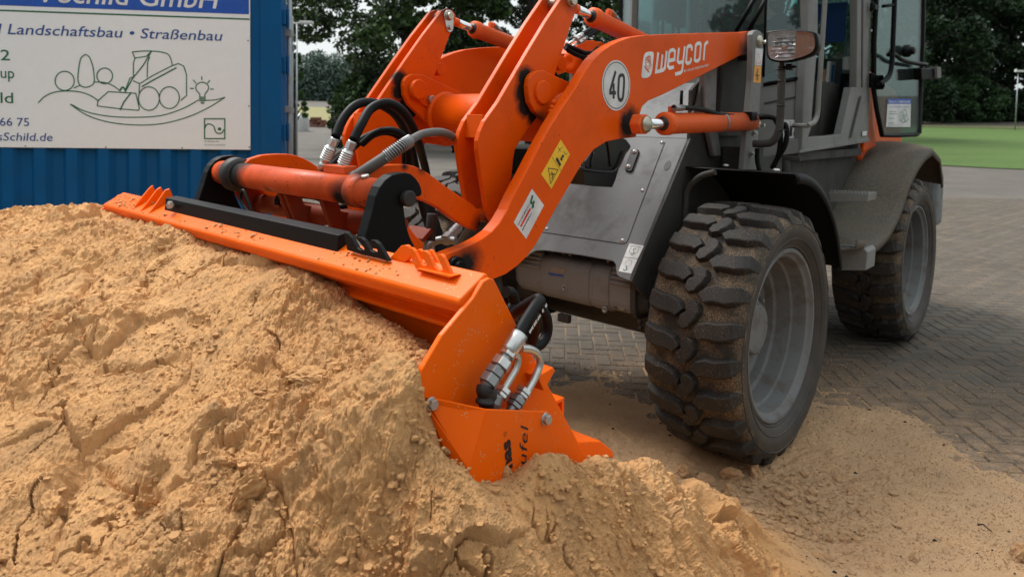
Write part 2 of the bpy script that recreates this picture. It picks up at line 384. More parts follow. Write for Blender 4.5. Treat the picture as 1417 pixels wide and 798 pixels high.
# ---- wheels: carcass + lugs in one rubber mesh; rim, hub and bolts are sub-parts
WR = .60
def tyre_mesh():
    mb = MB()
    prof = [(.150, .395), (.185, .40), (.205, .43), (.222, .47), (.226, .505), (.218, .535), (.205, .548), (.186, .557), (.1, .562), (0, .563)]
    full = prof + [(-a, r) for a, r in prof[::-1][1:]]
    mb.lathe(full, (0, 0, 0), (0, 1, 0), 96, 0)
    mb.mi = [(2 if (f[0] // 96) in (0, 1, 2, 3, 12, 13, 14, 15, 16, 17) else 0) for f in mb.f]
    # raised rings and ribs on the sidewalls
    for sgn in (1, -1):
        for rr_, w in ((.520, .004), (.452, .004), (.415, .006)):
            yy = np.interp(rr_, [.395, .40, .43, .47, .505, .535], [.15, .185, .205, .222, .226, .218])
            mb.lathe([(sgn * (yy - .004), rr_ - w), (sgn * (yy + .0035), rr_ - w * .4), (sgn * (yy + .0035), rr_ + w * .4), (sgn * (yy - .004), rr_ + w)], (0, 0, 0), (0, 1, 0), 96, 2)
    NP = 24; dp = 2 * pi / NP
    # lateral path measured across the tread: y and outer radius
    def top(u):      # u = signed lateral coordinate, |u| up to .27 wraps over the shoulder
        a = abs(u); sg = 1 if u >= 0 else -1
        if a <= .17: return sg * a, WR - .006 * (a / .17) ** 2
        if a <= .205: k = (a - .17) / .035; return sg * (.17 + .03 * k), WR - .006 - .010 * k
        k = (a - .205) / .07; return sg * (.200 + .026 * min(k, 1)), WR - .016 - .060 * k
    def base(u):
        a = abs(u); sg = 1 if u >= 0 else -1
        if a <= .19: return sg * a, .552
        k = (a - .19) / .085; return sg * (.186 + .030 * k), .549 - .03 * k
    def lug(line, wid, th0, jit):
        """line: list of (u, arc angle), wid: half widths as arc length"""
        V = []; n = len(line)
        for i, (u, a) in enumerate(line):
            yt, rt = top(u); yb, rb = base(u); w = wid[i]; rt += jit
            # direction of the line in (u, arc) space gives the side offset
            i0, i1 = max(i - 1, 0), min(i + 1, n - 1)
            du = line[i1][0] - line[i0][0]; da = (line[i1][1] - line[i0][1]) * WR; ln = sqrt(du * du + da * da) + 1e-9
            ou, oa = -da / ln, du / ln
            for (s_, k, isTop) in ((1, 1.32, 0), (1, .94, 1), (1, .80, 2), (-1, .80, 2), (-1, .94, 1), (-1, 1.32, 0)):
                uu = u + ou * w * k * s_; aa = a + oa * w * k * s_ / WR
                y_, r_ = (top(uu) if isTop else base(uu)); r_ = r_ + (jit if isTop else -.004) - (.004 if isTop == 1 else 0)
                V.append((r_ * cos(th0 + aa), y_, r_ * sin(th0 + aa)))
        Fc = []
        for i in range(n - 1):
            for k in range(5): Fc.append((i * 6 + k, i * 6 + k + 1, (i + 1) * 6 + k + 1, (i + 1) * 6 + k))
        Fc += [(0, 1, 2, 3, 4, 5), tuple((n - 1) * 6 + k for k in (5, 4, 3, 2, 1, 0))]
        mb.add(V, Fc, 1, False)
    R2 = random.Random(3)
    for k in range(NP):
        for sg in (1, -1):
            th = k * dp + (dp * .5 if sg < 0 else 0)
            ln = [(sg * .044, -.050), (sg * .066, -.018), (sg * .10, -.002), (sg * .14, -.004), (sg * .175, .014), (sg * .205, .030), (sg * .235, .036), (sg * .272, .038)]
            wd_ = [.024, .034, .0385, .038, .037, .035, .031, .024]
            ln = [(u, a * 1.0 + R2.uniform(-.002, .002)) for u, a in ln]
            lug(ln, wd_, th, R2.uniform(-.003, .001))
        for h in (0, .5):
            th = k * dp + h * dp + dp * .30; sg = 1 if h == 0 else -1
            if h == 0:
                ln = [(-.006, -.112), (-.014, -.085), (-.012, -.055), (.008, -.025), (.014, .010), (.008, .045), (-.004, .070)]
                lug(ln, [.016, .031, .031, .027, .031, .031, .016], th + .02, R2.uniform(-.003, 0))
    return mb
def wheel(loc, side, spin):
    w = tyre_mesh().build('wheel', [M['tyre_base'], M['tyre_lug'], M['tyre_side']], loader)
    w.location = loc; w.rotation_euler = (0, spin, 0 if side > 0 else pi)
    bv = w.modifiers.new('bevel', 'BEVEL'); bv.width = .003; bv.segments = 1; bv.limit_method = 'ANGLE'; bv.angle_limit = radians(32)
    r = MB(); o_ = .022
    r.hlathe([(.150, .400), (.190, .404), (.196, .398), (.194, .386), (.178, .376), (.168, .362), (.105, .352), (.098, .338), (.030, .330), (.020, .312), (-.018, .306),
             (-.03, .290), (-.034, .245), (-.02, .225), (-.005, .205), (-.005, .0)], (0, 0, 0), (0, 1, 0), 96, 0)
    rim = r.build('rim', M['rim'], w, recalc=False)
    h = MB(); h.hlathe([(.0, .150), (.035, .145), (.042, .137), (.042, .124), (.066, .119), (.072, .112), (.072, .0)], (0, 0, 0), (0, 1, 0), 48, 0); h.build('hub', M['rim'], w)
    hb = None
    for k in range(8):
        a = 2 * pi * k / 8 + .2; c = np.array([.178 * cos(a), -.006, .178 * sin(a)])
        if hb is None:
            q = MB(); q.hexn((0, 0, 0), (0, .03, 0), .016); q.cyl((0, .03, 0), (0, .045, 0), .008, 10); hb = q.build('wheel_nut', M['steel_dull'], w); hb.location = c
        else:
            d = hb.copy(); COL.objects.link(d); d.parent = w; d.location = c
    return w
FW = wheel((-.08, .745, .597), 1, .05)
def copy_part(o, loc, rot):
    c = o.copy(); COL.objects.link(c); c.parent = loader; c.location = loc; c.rotation_euler = rot
    for ch in list(o.children):
        d = ch.copy(); COL.objects.link(d); d.parent = c
    return c
copy_part(FW, (-2.60, .745, .597), (0, 1.3, 0))
copy_part(FW, (.20, -.79, .675), (0, .4, pi))
copy_part(FW, (-2.60, -.745, .597), (0, 2.2, pi))

# ---- lift arms
arm_top = [(1050, 62), (1046, 48), (1040, 43), (1028, 44.5), (1000, 45.2), (960, 46.3), (920, 47.5), (893, 48.8), (873, 51.5), (858, 56.5), (845, 63), (833, 71.5), (822, 82), (809, 101), (795, 125), (779, 148), (762, 175),
           (744, 208), (726, 243), (710.5, 272), (702, 291), (692, 308), (681, 320.5), (668, 330), (652, 338.5), (636, 345), (622, 350), (613, 354)]
arm_bot = [(612, 368), (622, 377), (645, 383), (668, 386.5), (684, 386), (700, 379.5), (716, 368), (729, 355.5), (741, 340), (768.7, 290), (788, 257), (806, 226), (822, 207), (840, 196), (860, 192), (880, 190),
           (884, 175), (886, 157), (889, 147.5), (897, 140), (920, 130), (958, 111), (990, 95), (1024, 77.5), (1036, 76), (1047, 72)]
AO = .52
aout = XZ(arm_top + arm_bot, AO)
for sgn, mt in ((1, 'orange_arm'), (-1, 'orange_arm')):
    y0, y1 = (AO - .05, AO) if sgn > 0 else (-AO, -AO + .05)
    a = MB(); a.plate(aout, y0, y1)
    arm = a.build('lift_arm', M[mt], loader, bevel=.004)
    ysd = AO - .025 if sgn > 0 else -AO + .025
    q = MB(); c = APIV; q.cyl((c[0], ysd - .06, c[2]), (c[0], ysd + .06, c[2]), .055, 24); q.build('pivot_boss', M['grease'], arm, bevel=.004)
    if sgn > 0:
        # weld blobs on the inner edge of the arm, as on the photograph
        q = MB()
        for (a_, b_) in ((766, 142), (764, 149), (762, 155)): p = LY(a_, b_, AO - .052); q.lathe([(-.012, .002), (-.006, .010), (.006, .011), (.012, .002)], p, (.3, 0, 1), 10)
        q.build('weld_bead', M['orange'], arm)
# lower arm eyes with dark pins
for sgn in (1, -1):
    c = LY(632, 362, .50); q = MB(); y = sgn * .495
    q.cyl((c[0] + .03, y - .055, c[2] - .01), (c[0] + .03, y + .045, c[2] - .01), .036, 24); q.cyl((c[0] + .03, y - .07, c[2] - .01), (c[0] + .03, y + .06, c[2] - .01), .024, 20)
    q.build('arm_pin', M['black'], loader, bevel=.002)

# lift arm prints
arm0 = [o for o in loader.children if o.name == 'lift_arm'][0]
c40 = LY(852.5, 118.5, AO); r40 = abs(LY(852.5, 83.5, AO)[2] - c40[2])
q = MB(); q.cyl(c40 + [0, .0005, 0], c40 + [0, .0022, 0], r40, 56); q.build('speed_disc', M['label_white'], arm0)
q = MB(); ribbon(q, [c40 + np.array([cos(a) * r40 * .915, .0028, sin(a) * r40 * .915]) for a in np.linspace(0, 2 * pi, 56, endpoint=False)], .0032, ND, True)
def d40(pts): return [LY(660 + a / 4.693, 0 + b / 4.693, AO) + np.array([0, .0028, 0]) for a, b in pts]
lw = .0150
ribbon(q, d40([(897, 464), (862, 590), (862, 604), (899, 604)]), lw, ND); ribbon(q, d40([(884, 543), (884, 642)]), lw, ND)
ribbon(q, d40(sp2([(937, 486), (921, 500), (917, 540), (914, 600), (918, 640), (929, 652), (942, 640), (948, 600), (952, 530), (949, 496), (937, 486)], 4)), lw, ND)
q.build('speed_print', M['ink'], arm0)
# maker's lettering
q = MB()
def ra(pts): return [LY(870 + a / 6.382, b / 6.382, AO) + np.array([0, .0007, 0]) for a, b in pts]
icon = ra([(150, 466), (172, 459), (205, 458), (216, 466), (219, 485), (207, 610), (196, 655), (183, 676), (160, 689), (125, 692), (114, 684), (111, 666), (124, 540), (134, 488)])
q.prism(icon, (0, .0006, 0))
lw = .0162
ribbon(q, ra([(260, 465), (239, 636), (262, 632), (304, 619), (318, 600), (334, 452)]), lw, ND)
ribbon(q, ra([(297, 482), (283, 622)]), lw * .9, ND)
ribbon(q, ra([(356, 538), (402, 527), (407, 455), (392, 441), (366, 450), (356, 468), (345, 585), (358, 603), (398, 594)]), lw, ND)
ribbon(q, ra([(442, 424), (430, 540), (442, 556), (474, 548)]), lw, ND)
ribbon(q, ra([(494, 410), (470, 625), (456, 645), (408, 657)]), lw, ND)
ribbon(q, ra([(555, 450), (556, 420), (545, 406), (524, 411), (514, 428), (505, 548), (515, 562), (537, 556), (547, 540), (550, 512)]), lw, ND)
ribbon(q, ra([(604, 388), (626, 383), (635, 396), (625, 520), (611, 537), (591, 542), (581, 530), (590, 404)]), lw, ND, True)
ribbon(q, ra([(660, 534), (671, 398), (684, 380), (700, 374)]), lw, ND)
q.build('maker_lettering', M['white'], arm0)
q = MB()
for k in range(3):
    ribbon(q, [p + np.array([0, .0012, 0]) for p in ra(sp2([(150 + k * 9, 520 - k * 10), (170 + k * 5, 545 - k * 3), (186 + k * 3, 580 - k * 18)], 4))], .0025, ND)
    ribbon(q, [p + np.array([0, .0012, 0]) for p in ra(sp2([(146 + k * 2, 560 - k * 22), (168, 545 - k * 18), (190, 520 - k * 12)], 4))], .0025, ND)
ribbon(q, [p + np.array([0, .0012, 0]) for p in ra(sp2([(168, 497), (148, 520), (143, 560), (160, 592), (178, 588), (190, 560), (192, 520), (182, 500), (168, 497)], 4))], .0028, ND)
ribbon(q, [p + np.array([0, .0012, 0]) for p in ra([(136, 585), (150, 608), (178, 638)])], .006, ND)
ribbon(q, [p + np.array([0, .0012, 0]) for p in ra([(200, 570), (182, 610), (160, 615)])], .003, ND)
q.build('maker_emblem', M['orange'], arm0)
text('maker_subtitle', 'BY ATLAS WEYHAUSEN', ra([(487, 641)])[0], ra([(704, 584)])[0], .0115, ND, M['white'], arm0, shear=.1, bold=.01)
# stickers on the arm
def sticker(name, pxs, mat, y, par, th=.0008):
    q = MB(); q.prism([LY(a, b, y) + np.array([0, .0004, 0]) for a, b in pxs], (0, th, 0)); return q.build(name, mat, par)
z7 = lambda pts: zc(660, 130, 4.693, pts)
sticker('warning_sticker', z7([(543, 297), (603, 392), (482, 617), (416, 522)]), M['yellow'], AO, arm0)
q = MB(); f7 = lambda pts: [LY(a, b, AO) + np.array([0, .0016, 0]) for a, b in z7(pts)]
ribbon(q, f7([(462, 482), (524, 492), (476, 582)]), .0032, ND, True)
ribbon(q, f7([(482, 505), (492, 530), (484, 552)]), .004, ND); ribbon(q, f7([(474, 522), (504, 520)]), .004, ND)
ribbon(q, f7([(478, 440), (512, 392 + 10)]), .0001, ND)
ribbon(q, f7([(482, 405), (545, 500)]), .0012, ND)
ribbon(q, f7([(515, 420), (540, 465)]), .012, ND); ribbon(q, f7([(540, 425), (556, 400)]), .006, ND)
disc(q, f7([(518, 425)])[0], .007, ND, (1, 0, 0)); disc(q, f7([(556, 404)])[0], .006, ND, (1, 0, 0)); disc(q, f7([(547, 424)])[0], .006, ND, (1, 0, 0))
ribbon(q, f7([(525, 385), (535, 358), (558, 345)]), .002, ND); ribbon(q, f7([(560, 370), (572, 395), (585, 385)]), .002, ND); ribbon(q, f7([(525, 350), (545, 375)]), .002, ND)
q.build('warning_print', M['ink'], arm0)
sticker('dealer_sticker', [(736, 261.5), (752.4, 284), (727.8, 330.5), (710.5, 307.7)], M['label_white'], AO, arm0)
e_ = np.array([0, .0016, 0])
sd1 = [LY(a, b, AO) + e_ for a, b in ((736, 261.5), (752.4, 284), (727.8, 330.5), (710.5, 307.7))]
def sq(u, v): return lerp(lerp(sd1[3], sd1[0], u), lerp(sd1[2], sd1[1], u), v)      # u up along the sticker, v across
q = MB(); ribbon(q, [sq(.08, .42), sq(.62, .42)], .009, ND); q.build('red_bar', M['red_print'], arm0)
q = MB(); ribbon(q, [sq(.70, .3), sq(.90, .18)], .010, ND); ribbon(q, [sq(.66, .5), sq(.84, .4)], .010, ND); ribbon(q, [sq(.72, .55), sq(.76, .28)], .008, ND); q.build('green_mark', M['green_print'], arm0)
text('dealer_print', 'HASSELMANN', sq(.06, .30), sq(.66, .30), .008, ND, M['ink'], arm0, bold=.01, off=0)
text('dealer_print', '& KRÜMMER', sq(.06, .60), sq(.46, .60), .006, ND, M['ink'], arm0, off=0)
q = MB()
ribbon(q, [sq(.06 + .045 * k, .60 + (.015 if k % 2 else -.015)) for k in range(12)], .0022, ND); q.build('dealer_line', M['ink'], arm0)

# ---- cross tube, brackets, levers
TC = LY(640, 161, -.15); TR = .100
q = MB(); q.cyl((TC[0], -.46, TC[2]), (TC[0], .46, TC[2]), TR, 56); q.lathe([(-.285, TR + .001), (-.262, TR + .012), (-.250, TR + .012), (-.247, TR)], (TC[0], 0, TC[2]), (0, 1, 0), 56)
q.build('cross_tube', M['orange'], loader)
nb = zc(660, 0, 4.693, [(335, 600), (333, 560), (340, 515), (355, 485), (380, 465), (405, 457), (432, 456), (590, 530), (800, 600), (900, 700), (880, 860), (700, 900), (520, 860), (447, 790), (380, 730), (345, 665)])
q = MB(); q.plate(XZ(nb, .43), .405, .43); q.build('lever_bracket', M['orange'], loader, bevel=.004)
c = LY(750, 128, .43); q = MB(); q.cyl(c - [0, .03, 0], c + [0, .012, 0], .045, 36)
q.build('pivot_pin', M['orange'], loader, bevel=.004)
fb = zc(400, 0, 4.693, [(745, 560), (750, 525), (765, 500), (800, 480), (870, 485), (1110, 600), (1300, 690), (1320, 900), (1180, 960)]) + [(622, 200), (604, 184), (589.6, 168), (566, 145), (560, 132)]
for ys in (-.30,):
    q = MB(); q.plate(XZ(fb, -.285), -.31, -.285); br = q.build('lever_bracket', M['orange'], loader, bevel=.004)
    c = L(575, 124, NY, -.285); q = MB()
    q.prism([L(a, b, NY, -.285) for a, b in zc(400, 0, 4.693, [(800, 520), (845, 512), (870, 560), (925, 650), (895, 702), (780, 618), (778, 560)])], (0, .010, 0)); q.build('keeper_plate', M['orange'], br, bevel=.002)
    q = MB(); q.cyl(c, c + [0, .032, 0], .044, 36); q.build('pivot_pin', M['orange'], br, bevel=.004)
    b_ = L(594.6, 137.5, NY, -.275); q = MB(); q.hexn(b_, b_ + [0, .02, 0], .019); q.build('bolt', M['bolt'], br, bevel=.002)
# outer mirror brackets (the far faces of both pairs)
for y in (.235, -.46):
    src = nb if y > 0 else fb; rf = .43 if y > 0 else -.285
    q = MB(); q.plate(XZ(src, rf), y, y + .02); q.build('lever_bracket', M['orange'], loader, bevel=.003)
lev = [(776, 0), (781, -8), (788, -11), (795, -8), (799.5, 0), (798.5, 12.8), (790, 35), (778, 72.5), (767.6, 104.4), (764, 130), (756, 148), (740, 166.6), (727, 184), (720, 195), (712.8, 207.4), (710.5, 220), (708.5, 240), (705.5, 264), (703, 285), (697, 303), (690, 309),
       (682, 308), (677, 299), (674, 291), (669.7, 264), (665, 234), (661.5, 207), (661.5, 195), (665, 182), (671, 168), (690, 141.6), (702.6, 120), (730, 73), (756, 30)]
LVX = XZ(lev, .40)
PTOP = LY(789, 2, .40)
for (y0, y1) in ((.378, .40), (.275, .297), (-.342, -.32), (-.425, -.403)):
    q = MB(); q.plate(LVX, y0, y1); q.build('tilt_lever', M['orange_lever'], loader, bevel=.003)
sp0 = LY(671, 176, .40)
for ya, yb in ((.297, .378), (-.403, -.342)):
    q = MB(); q.prism([(sp0[0] - .01, ya, sp0[2] + .045), (sp0[0] - .055, ya, sp0[2] + .03), (sp0[0] - .05, ya, sp0[2] + .016), (sp0[0] - .02, ya, sp0[2] - .04), (sp0[0] + .0, ya, sp0[2] - .04)], (0, yb - ya, 0)); q.build('spacer_plate', M['orange'], loader, bevel=.002)
    q = MB(); ym = (ya + yb) / 2
    yo = yb + .022; q.cyl((PTOP[0], ya - .03, PTOP[2]), (PTOP[0], yo + .010, PTOP[2]), .022, 24); q.cyl((PTOP[0], yo + .004, PTOP[2]), (PTOP[0], yo + .024, PTOP[2]), .018, 24)
    q.build('lever_pin', M['brass'], loader, bevel=.002)
    dl = np.array([-.006, 0, -.052])
    ky = MB(); pts = []
    a0 = atan2(dl[2], dl[0])
    for k in range(9): a = a0 + pi / 2 + pi * k / 8; pts.append((PTOP[0] + .030 * cos(a), yo + .0005, PTOP[2] + .030 * sin(a)))
    for k in range(9): a = a0 - pi / 2 + pi * k / 8; pts.append((PTOP[0] + dl[0] + .022 * cos(a), yo + .0005, PTOP[2] + dl[2] + .022 * sin(a)))
    if ym < 0:
        ky.prism(pts, (0, .006, 0)); ky.build('pin_keeper', M['zinc'], loader, bevel=.001)
        q = MB(); q.hexn(np.array([PTOP[0], yo + .006, PTOP[2]]) + dl, np.array([PTOP[0], yo + .020, PTOP[2]]) + dl, .012); q.build('bolt', M['bolt'], loader, bevel=.001)
    # the ear at the back of each lever pair
    e0 = LY(772, 88, .36); q = MB(); q.cyl((e0[0], ya - .004, e0[2] - .0), (e0[0], yb + .004, e0[2]), .03, 20); q.build('lever_stop', M['orange'], loader, bevel=.002)
bp = LY(689, 300, .40)
for ym in (.36, -.36):
    q = MB(); q.cyl((bp[0], ym - .05, bp[2]), (bp[0], ym + .05, bp[2]), .028, 24); q.build('lever_pin', M['orange'], loader, bevel=.003)

# ---- tilt cylinders
def frame_dir(a, b): d = np.asarray(b, float) - np.asarray(a, float); return d / np.linalg.norm(d)
e1p = LY(900, 63, .36) ; ydir = frame_dir((PTOP[0], .36, PTOP[2]), (e1p[0], .36, e1p[2]))
for ym in (.36, -.36):
    a = np.array([PTOP[0], ym, PTOP[2]])
    q = MB(); q.cyl(a - [0, .016, 0], a + [0, .016, 0], .032, 24); q.cyl(a + ydir * .02, a + ydir * .10, .021, 20); cyl_ = q.build('tilt_cylinder', M['cylinder'], loader, bevel=.002)
    q = MB(); q.cyl(a + ydir * .07, a + ydir * .26, .0195, 24); q.build('piston_rod', M['chrome'], cyl_)
    q = MB(); q.lathe([(.205, .0), (.205, .026), (.207, .040), (.222, .043), (.24, .043), (.243, .0385), (.95, .0385), (.95, 0)], a, ydir, 36); q.build('barrel', M['cylinder'], cyl_)
    q = MB(); q.lathe([(.2, .0), (.2, .027), (.206, .027)], a, ydir, 24); q.build('rod_seal', M['ink'], cyl_)
    pt = a + ydir * .33; up = np.cross(ydir, [0, 1, 0]); up = up if up[2] > 0 else -up
    q = MB(); q.cyl(pt + up * .03, pt + up * .062, .014, 14); q.cyl(pt + up * .055 - ydir * .012, pt + up * .058 + ydir * .02, .013, 14); q.build('port', M['cylinder'], cyl_, bevel=.002)
    q = MB(); q.hexn(pt + up * .058 + ydir * .02, pt + up * .052 + ydir * .045, .013); q.cyl(pt + up * .052 + ydir * .045, pt + up * .040 + ydir * .085, .010, 14); q.build('hose_fitting', M['steel_dull'], cyl_)
    q = MB(); q.tube(spline([pt + up * .040 + ydir * .08, pt + up * .02 + ydir * .14, pt - up * .015 + ydir * .20 + [0, .02, 0], pt + up * .01 + ydir * .3 + [0, .03, 0], pt - up * .01 + ydir * .42 + [0, .02, 0], pt - up * .1 + ydir * .6]), .0095, 12); q.build('hose', M['hose'], cyl_)
# the dark cross pipe with its fittings seen between levers and arm
q = MB(); c0 = LY(790, 86, .05); q.cyl(c0, c0 + [-.24, .0, -.02], .055, 28); q.lathe([(0, 0), (-.012, .03), (-.006, .05), (.0, .055)], c0, (-1, 0, 0), 24); q.build('valve_housing', M['orange'], loader)
q = MB(); q.prism([LY(a, b, .0) for a, b in ((797, 65), (806, 57), (822, 56), (830, 60), (806, 84), (790, 74))], (0, -.10, 0)); q.build('valve_bracket', M['orange'], loader, bevel=.003)
for k, (pts, rr_) in enumerate([(((786, 62), (797, 54), (806, 48), (818, 40), (830, 33)), .008), (((790, 66), (801, 59), (811, 52), (822, 45), (836, 36)), .008)]):
    q = MB(); P_ = [LY(a, b, .12) for a, b in pts]; q.tube(spline(P_[2:]), .011, 10); h = q.build('hose', M['hose'], loader)
    q = MB(); q.cyl(P_[0], P_[1], .006, 10); q.hexn(P_[1], lerp(P_[1], P_[2], .35), .013); q.cyl(lerp(P_[1], P_[2], .3), P_[2], .0125, 12); q.build('hose_fitting', M['zinc'], h)
for pts in (((782, 66), (790, 72), (800, 77), (812, 80), (818, 84)), ((784, 63), (796, 68), (808, 73), (820, 74), (835, 80)), ((786, 70), (794, 74), (806, 80), (814, 90))):
    q = MB(); q.tube(spline([LY(a, b, .15) for a, b in pts]), .011, 10); q.build('hose', M['hose'], loader)

# ---- lift cylinder on the left, and its twin
for sgn in (1, -1):
    a = LPIN * [1, sgn, 1]; b = LY(1046, 168, .60) * [1, sgn, 1]; ax = frame_dir(a, b)
    q = MB(); q.hexn(a - [0, .035 * sgn, 0], a + [0, .018 * sgn, 0], .047); cyl_ = q.build('lift_cylinder', M['cylinder'], loader, bevel=.008)
    q = MB(); q.lathe([(0, .030), (.006, .034), (.012, .033), (.020, .022), (.023, 0)], a + [0, .018 * sgn, 0], (0, sgn, 0), 32); q.build('pin_cap', M['brass'], cyl_)
    q = MB(); q.hexn(a + np.array([-.018, .022 * sgn, -.002]), a + np.array([-.018, .042 * sgn, -.002]), .009); q.build('bolt', M['bolt'], cyl_)
    q = MB(); q.cyl(a + ax * .035, a + ax * .24, .0215, 28); q.build('piston_rod', M['chrome'], cyl_)
    q = MB(); q.lathe([(.17, 0), (.17, .034), (.174, .045), (.182, .051), (.215, .051), (.222, .047), (1.08, .047), (1.08, 0)], a, ax, 40); q.build('barrel', M['cylinder'], cyl_)
    q = MB(); q.lathe([(.165, 0), (.165, .030), (.172, .030)], a, ax, 28); q.build('rod_seal', M['ink'], cyl_)
    pt = a + ax * .245; q = MB(); q.cyl(pt + [0, 0, .04], pt + [0, 0, .075], .017, 14); q.build('port', M['cylinder'], cyl_, bevel=.003)
    q = MB(); pb = a + ax * .72; q.lathe([(-.008, .0475), (-.008, .050), (.008, .050), (.008, .0475)], pb, ax, 30); q.build('clamp_band', M['steel_dull'], cyl_)
Y_ = .62
h1 = [LY(a, b, .62) for a, b in zc(870, 130, 4.2, [(262, 82), (300, 80), (420, 90), (520, 118), (600, 128), (690, 138), (720, 134), (790, 128), (840, 140), (862, 175)])]
q = MB(); q.tube(spline(h1), .0115, 12); h = q.build('hose', M['hose'], loader)
q = MB(); q.cyl(h1[0], h1[1] + [-.02, 0, 0], .015, 12); q.build('hose_fitting', M['steel_dull'], h)
q = MB(); q.box(LY(1038, 161, .63), (.07, .05, .045)); q.build('hose_clamp', M['black_plastic'], loader, bevel=.004)

# ---- quick hitch: tube, side plates, claws, lower tube
hitch = empty('quick_hitch', parent=loader)
T0 = np.array([1.905, 0, 1.353]); 
q = MB(); q.cyl(T0 + [0, -.50, 0], T0 + [0, .50, 0], .045, 44)
for s_ in (1, -1):
    q.lathe([(s_ * .36, .046), (s_ * .365, .051), (s_ * .41, .051), (s_ * .415, .046)], T0, (0, 1, 0), 44)
    q.lathe([(s_ * .50, .045), (s_ * .503, .040), (s_ * .53, .030), (s_ * .53, 0)], T0, (0, 1, 0), 30)
q.build('hitch_tube', M['orange_tube'], hitch)
q = MB(); q.lathe([(-.352, .0462), (-.358, .062), (-.40, .064), (-.415, .0462)], T0, (0, 1, 0), 44); q.build('grease_collar', M['grease'], hitch)
sc_ = T0 + np.array([.01, .43, .0445]); q = MB(); q.cyl(sc_, sc_ + [.002, 0, .008], .012, 16); q.build('cap_screw', M['zinc'], hitch, bevel=.001)
ban = zc(420, 120, 4.693, [(395, 590), (440, 550), (520, 520), (580, 512), (640, 508), (700, 508), (750, 518), (800, 538), (850, 568), (950, 645), (1050, 715), (1130, 770)]) + [(668, 290), (672, 298), (672, 310), (668, 321), (660, 319), (650.5, 314), (638, 307), (625, 297), (613, 288), (600, 281.5), (586, 276), (572, 272.5),
       (560, 276), (556, 285), (562, 297), (571, 312), (582, 327), (594, 338), (592, 348), (572, 352), (556, 345), (546, 325), (538, 300), (524, 285), (508, 278), (500, 262)]
BX = XZ(ban, .40)
for (y0, y1) in ((.345, .375), (-.375, -.345)):
    q = MB(); q.plate(BX, y0, y1); q.build('hitch_side_plate', M['orange'], hitch, bevel=.004)
LT = L(440, 300, NX, 1.80)
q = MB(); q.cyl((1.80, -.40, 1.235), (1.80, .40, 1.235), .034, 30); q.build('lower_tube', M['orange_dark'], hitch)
q = MB()
for yy in (-.02, -.055, .2):
    q.plate([(1.93, 1.33), (1.87, 1.33), (1.85, 1.27), (1.77, 1.25), (1.76, 1.19), (1.82, 1.18), (1.88, 1.21)], yy - .012, yy + .012)
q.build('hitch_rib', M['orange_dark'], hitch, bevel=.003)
for s_ in (1, -1):
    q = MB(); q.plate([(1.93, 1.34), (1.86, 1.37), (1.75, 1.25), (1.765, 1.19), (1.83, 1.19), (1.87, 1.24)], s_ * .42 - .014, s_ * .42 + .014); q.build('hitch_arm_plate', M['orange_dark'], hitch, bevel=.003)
for (p0, p1, rr_) in (((1.72, -.3, 1.21), (1.66, .1, 1.16), .012), ((1.70, -.28, 1.18), (1.62, .12, 1.12), .010)):
    q = MB(); q.cyl(p0, p1, rr_, 14); q.build('lock_rod', M['steel_dull'], hitch)
q = MB(); a, b = L(384, 276, NX, 1.84), L(432, 272, NX, 1.80); q.tube(spline([a + [0, 0, -.02], a, lerp(a, b, .15) + [0, 0, .012], b + [0, .0, .0], b + [0, .2, -.02]]), .011, 12); q.build('hose', M['hose'], hitch)
c = L(595, 333, NY, .20); q = MB(); q.cyl(c, c + [-.01, 0, .10], .02, 16); q.build('lock_cylinder', M['grease'], hitch, bevel=.003)
q = MB(); q.prism([L(a, b, NY, .22) for a, b in ((584, 331), (597, 316), (600, 320), (588, 335))], (0, -.12, 0)); q.build('lock_plate', M['orange_dark'], hitch, bevel=.002)
# coupling block and the two quick couplings
cb = L(471, 236, NX, 1.885); q = MB(); q.box(cb + [0, 0, .004], (.05, .115, .026)); q.build('coupling_block', M['orange_tube'], hitch, bevel=.003)
for off, par in ((0, 0),):
    for (base, tip) in (((445.5, 231), (464, 191)), ((470.5, 238), (488, 195))):
        a = L(*base, NX, 1.885); b = L(*tip, NX, 1.86); d = frame_dir(a, b); ln = np.linalg.norm(b - a)
        q = MB(); q.cyl(a - d * .01, a + d * .022, .013, 16); q.hexn(a + d * .018, a + d * .026, .017)
        q.lathe([(.026, .013), (.026, .0165)] + [(.026 + .0075 * i + e, .0205 if j in (1, 2) else .0165) for i in range(6) for j, e in enumerate((0, .0015, .005, .0065))] + [(.073, .0165), (.076, .014), (.076, .010)], a, d, 24)
        q.cyl(a + d * .07, a + d * (ln - .022), .0135, 20); q.hexn(a + d * (ln - .026), a + d * (ln - .006), .017); q.cyl(a + d * (ln - .01), b, .014, 16)
        q.build('quick_coupling', M['zinc'], hitch)
hb = [L(a, b, NX, 1.86 - .48 * (i / 8.) ** 1.3) for i, (a, b) in enumerate([(489, 194), (500, 172), (513, 151), (534.5, 142.5), (554, 151), (568.7, 171), (578.4, 195), (584, 215), (590, 240), (592, 262)])]
ha = [L(a, b, NX, 1.86 - .50 * (i / 8.) ** 1.3) for i, (a, b) in enumerate([(464, 190), (473, 167.5), (489, 148), (508, 141.5), (528, 146), (546, 158), (558, 176), (568, 200), (574, 225), (580, 255)])]
for P_ in (ha, hb):
    q = MB(); q.tube(spline(P_), .0152, 16); q.build('hose', M['hose'], hitch)
hc = [L(a, b, NX, [1.88, 1.86, 1.83, 1.79, 1.74, 1.66, 1.55, 1.4, 1.15, 1.0][i]) for i, (a, b) in enumerate([(493, 244), (513, 231), (533, 218), (554, 203.5), (567, 195), (586.6, 185), (611, 183), (627, 190), (640, 204), (648, 225)])]
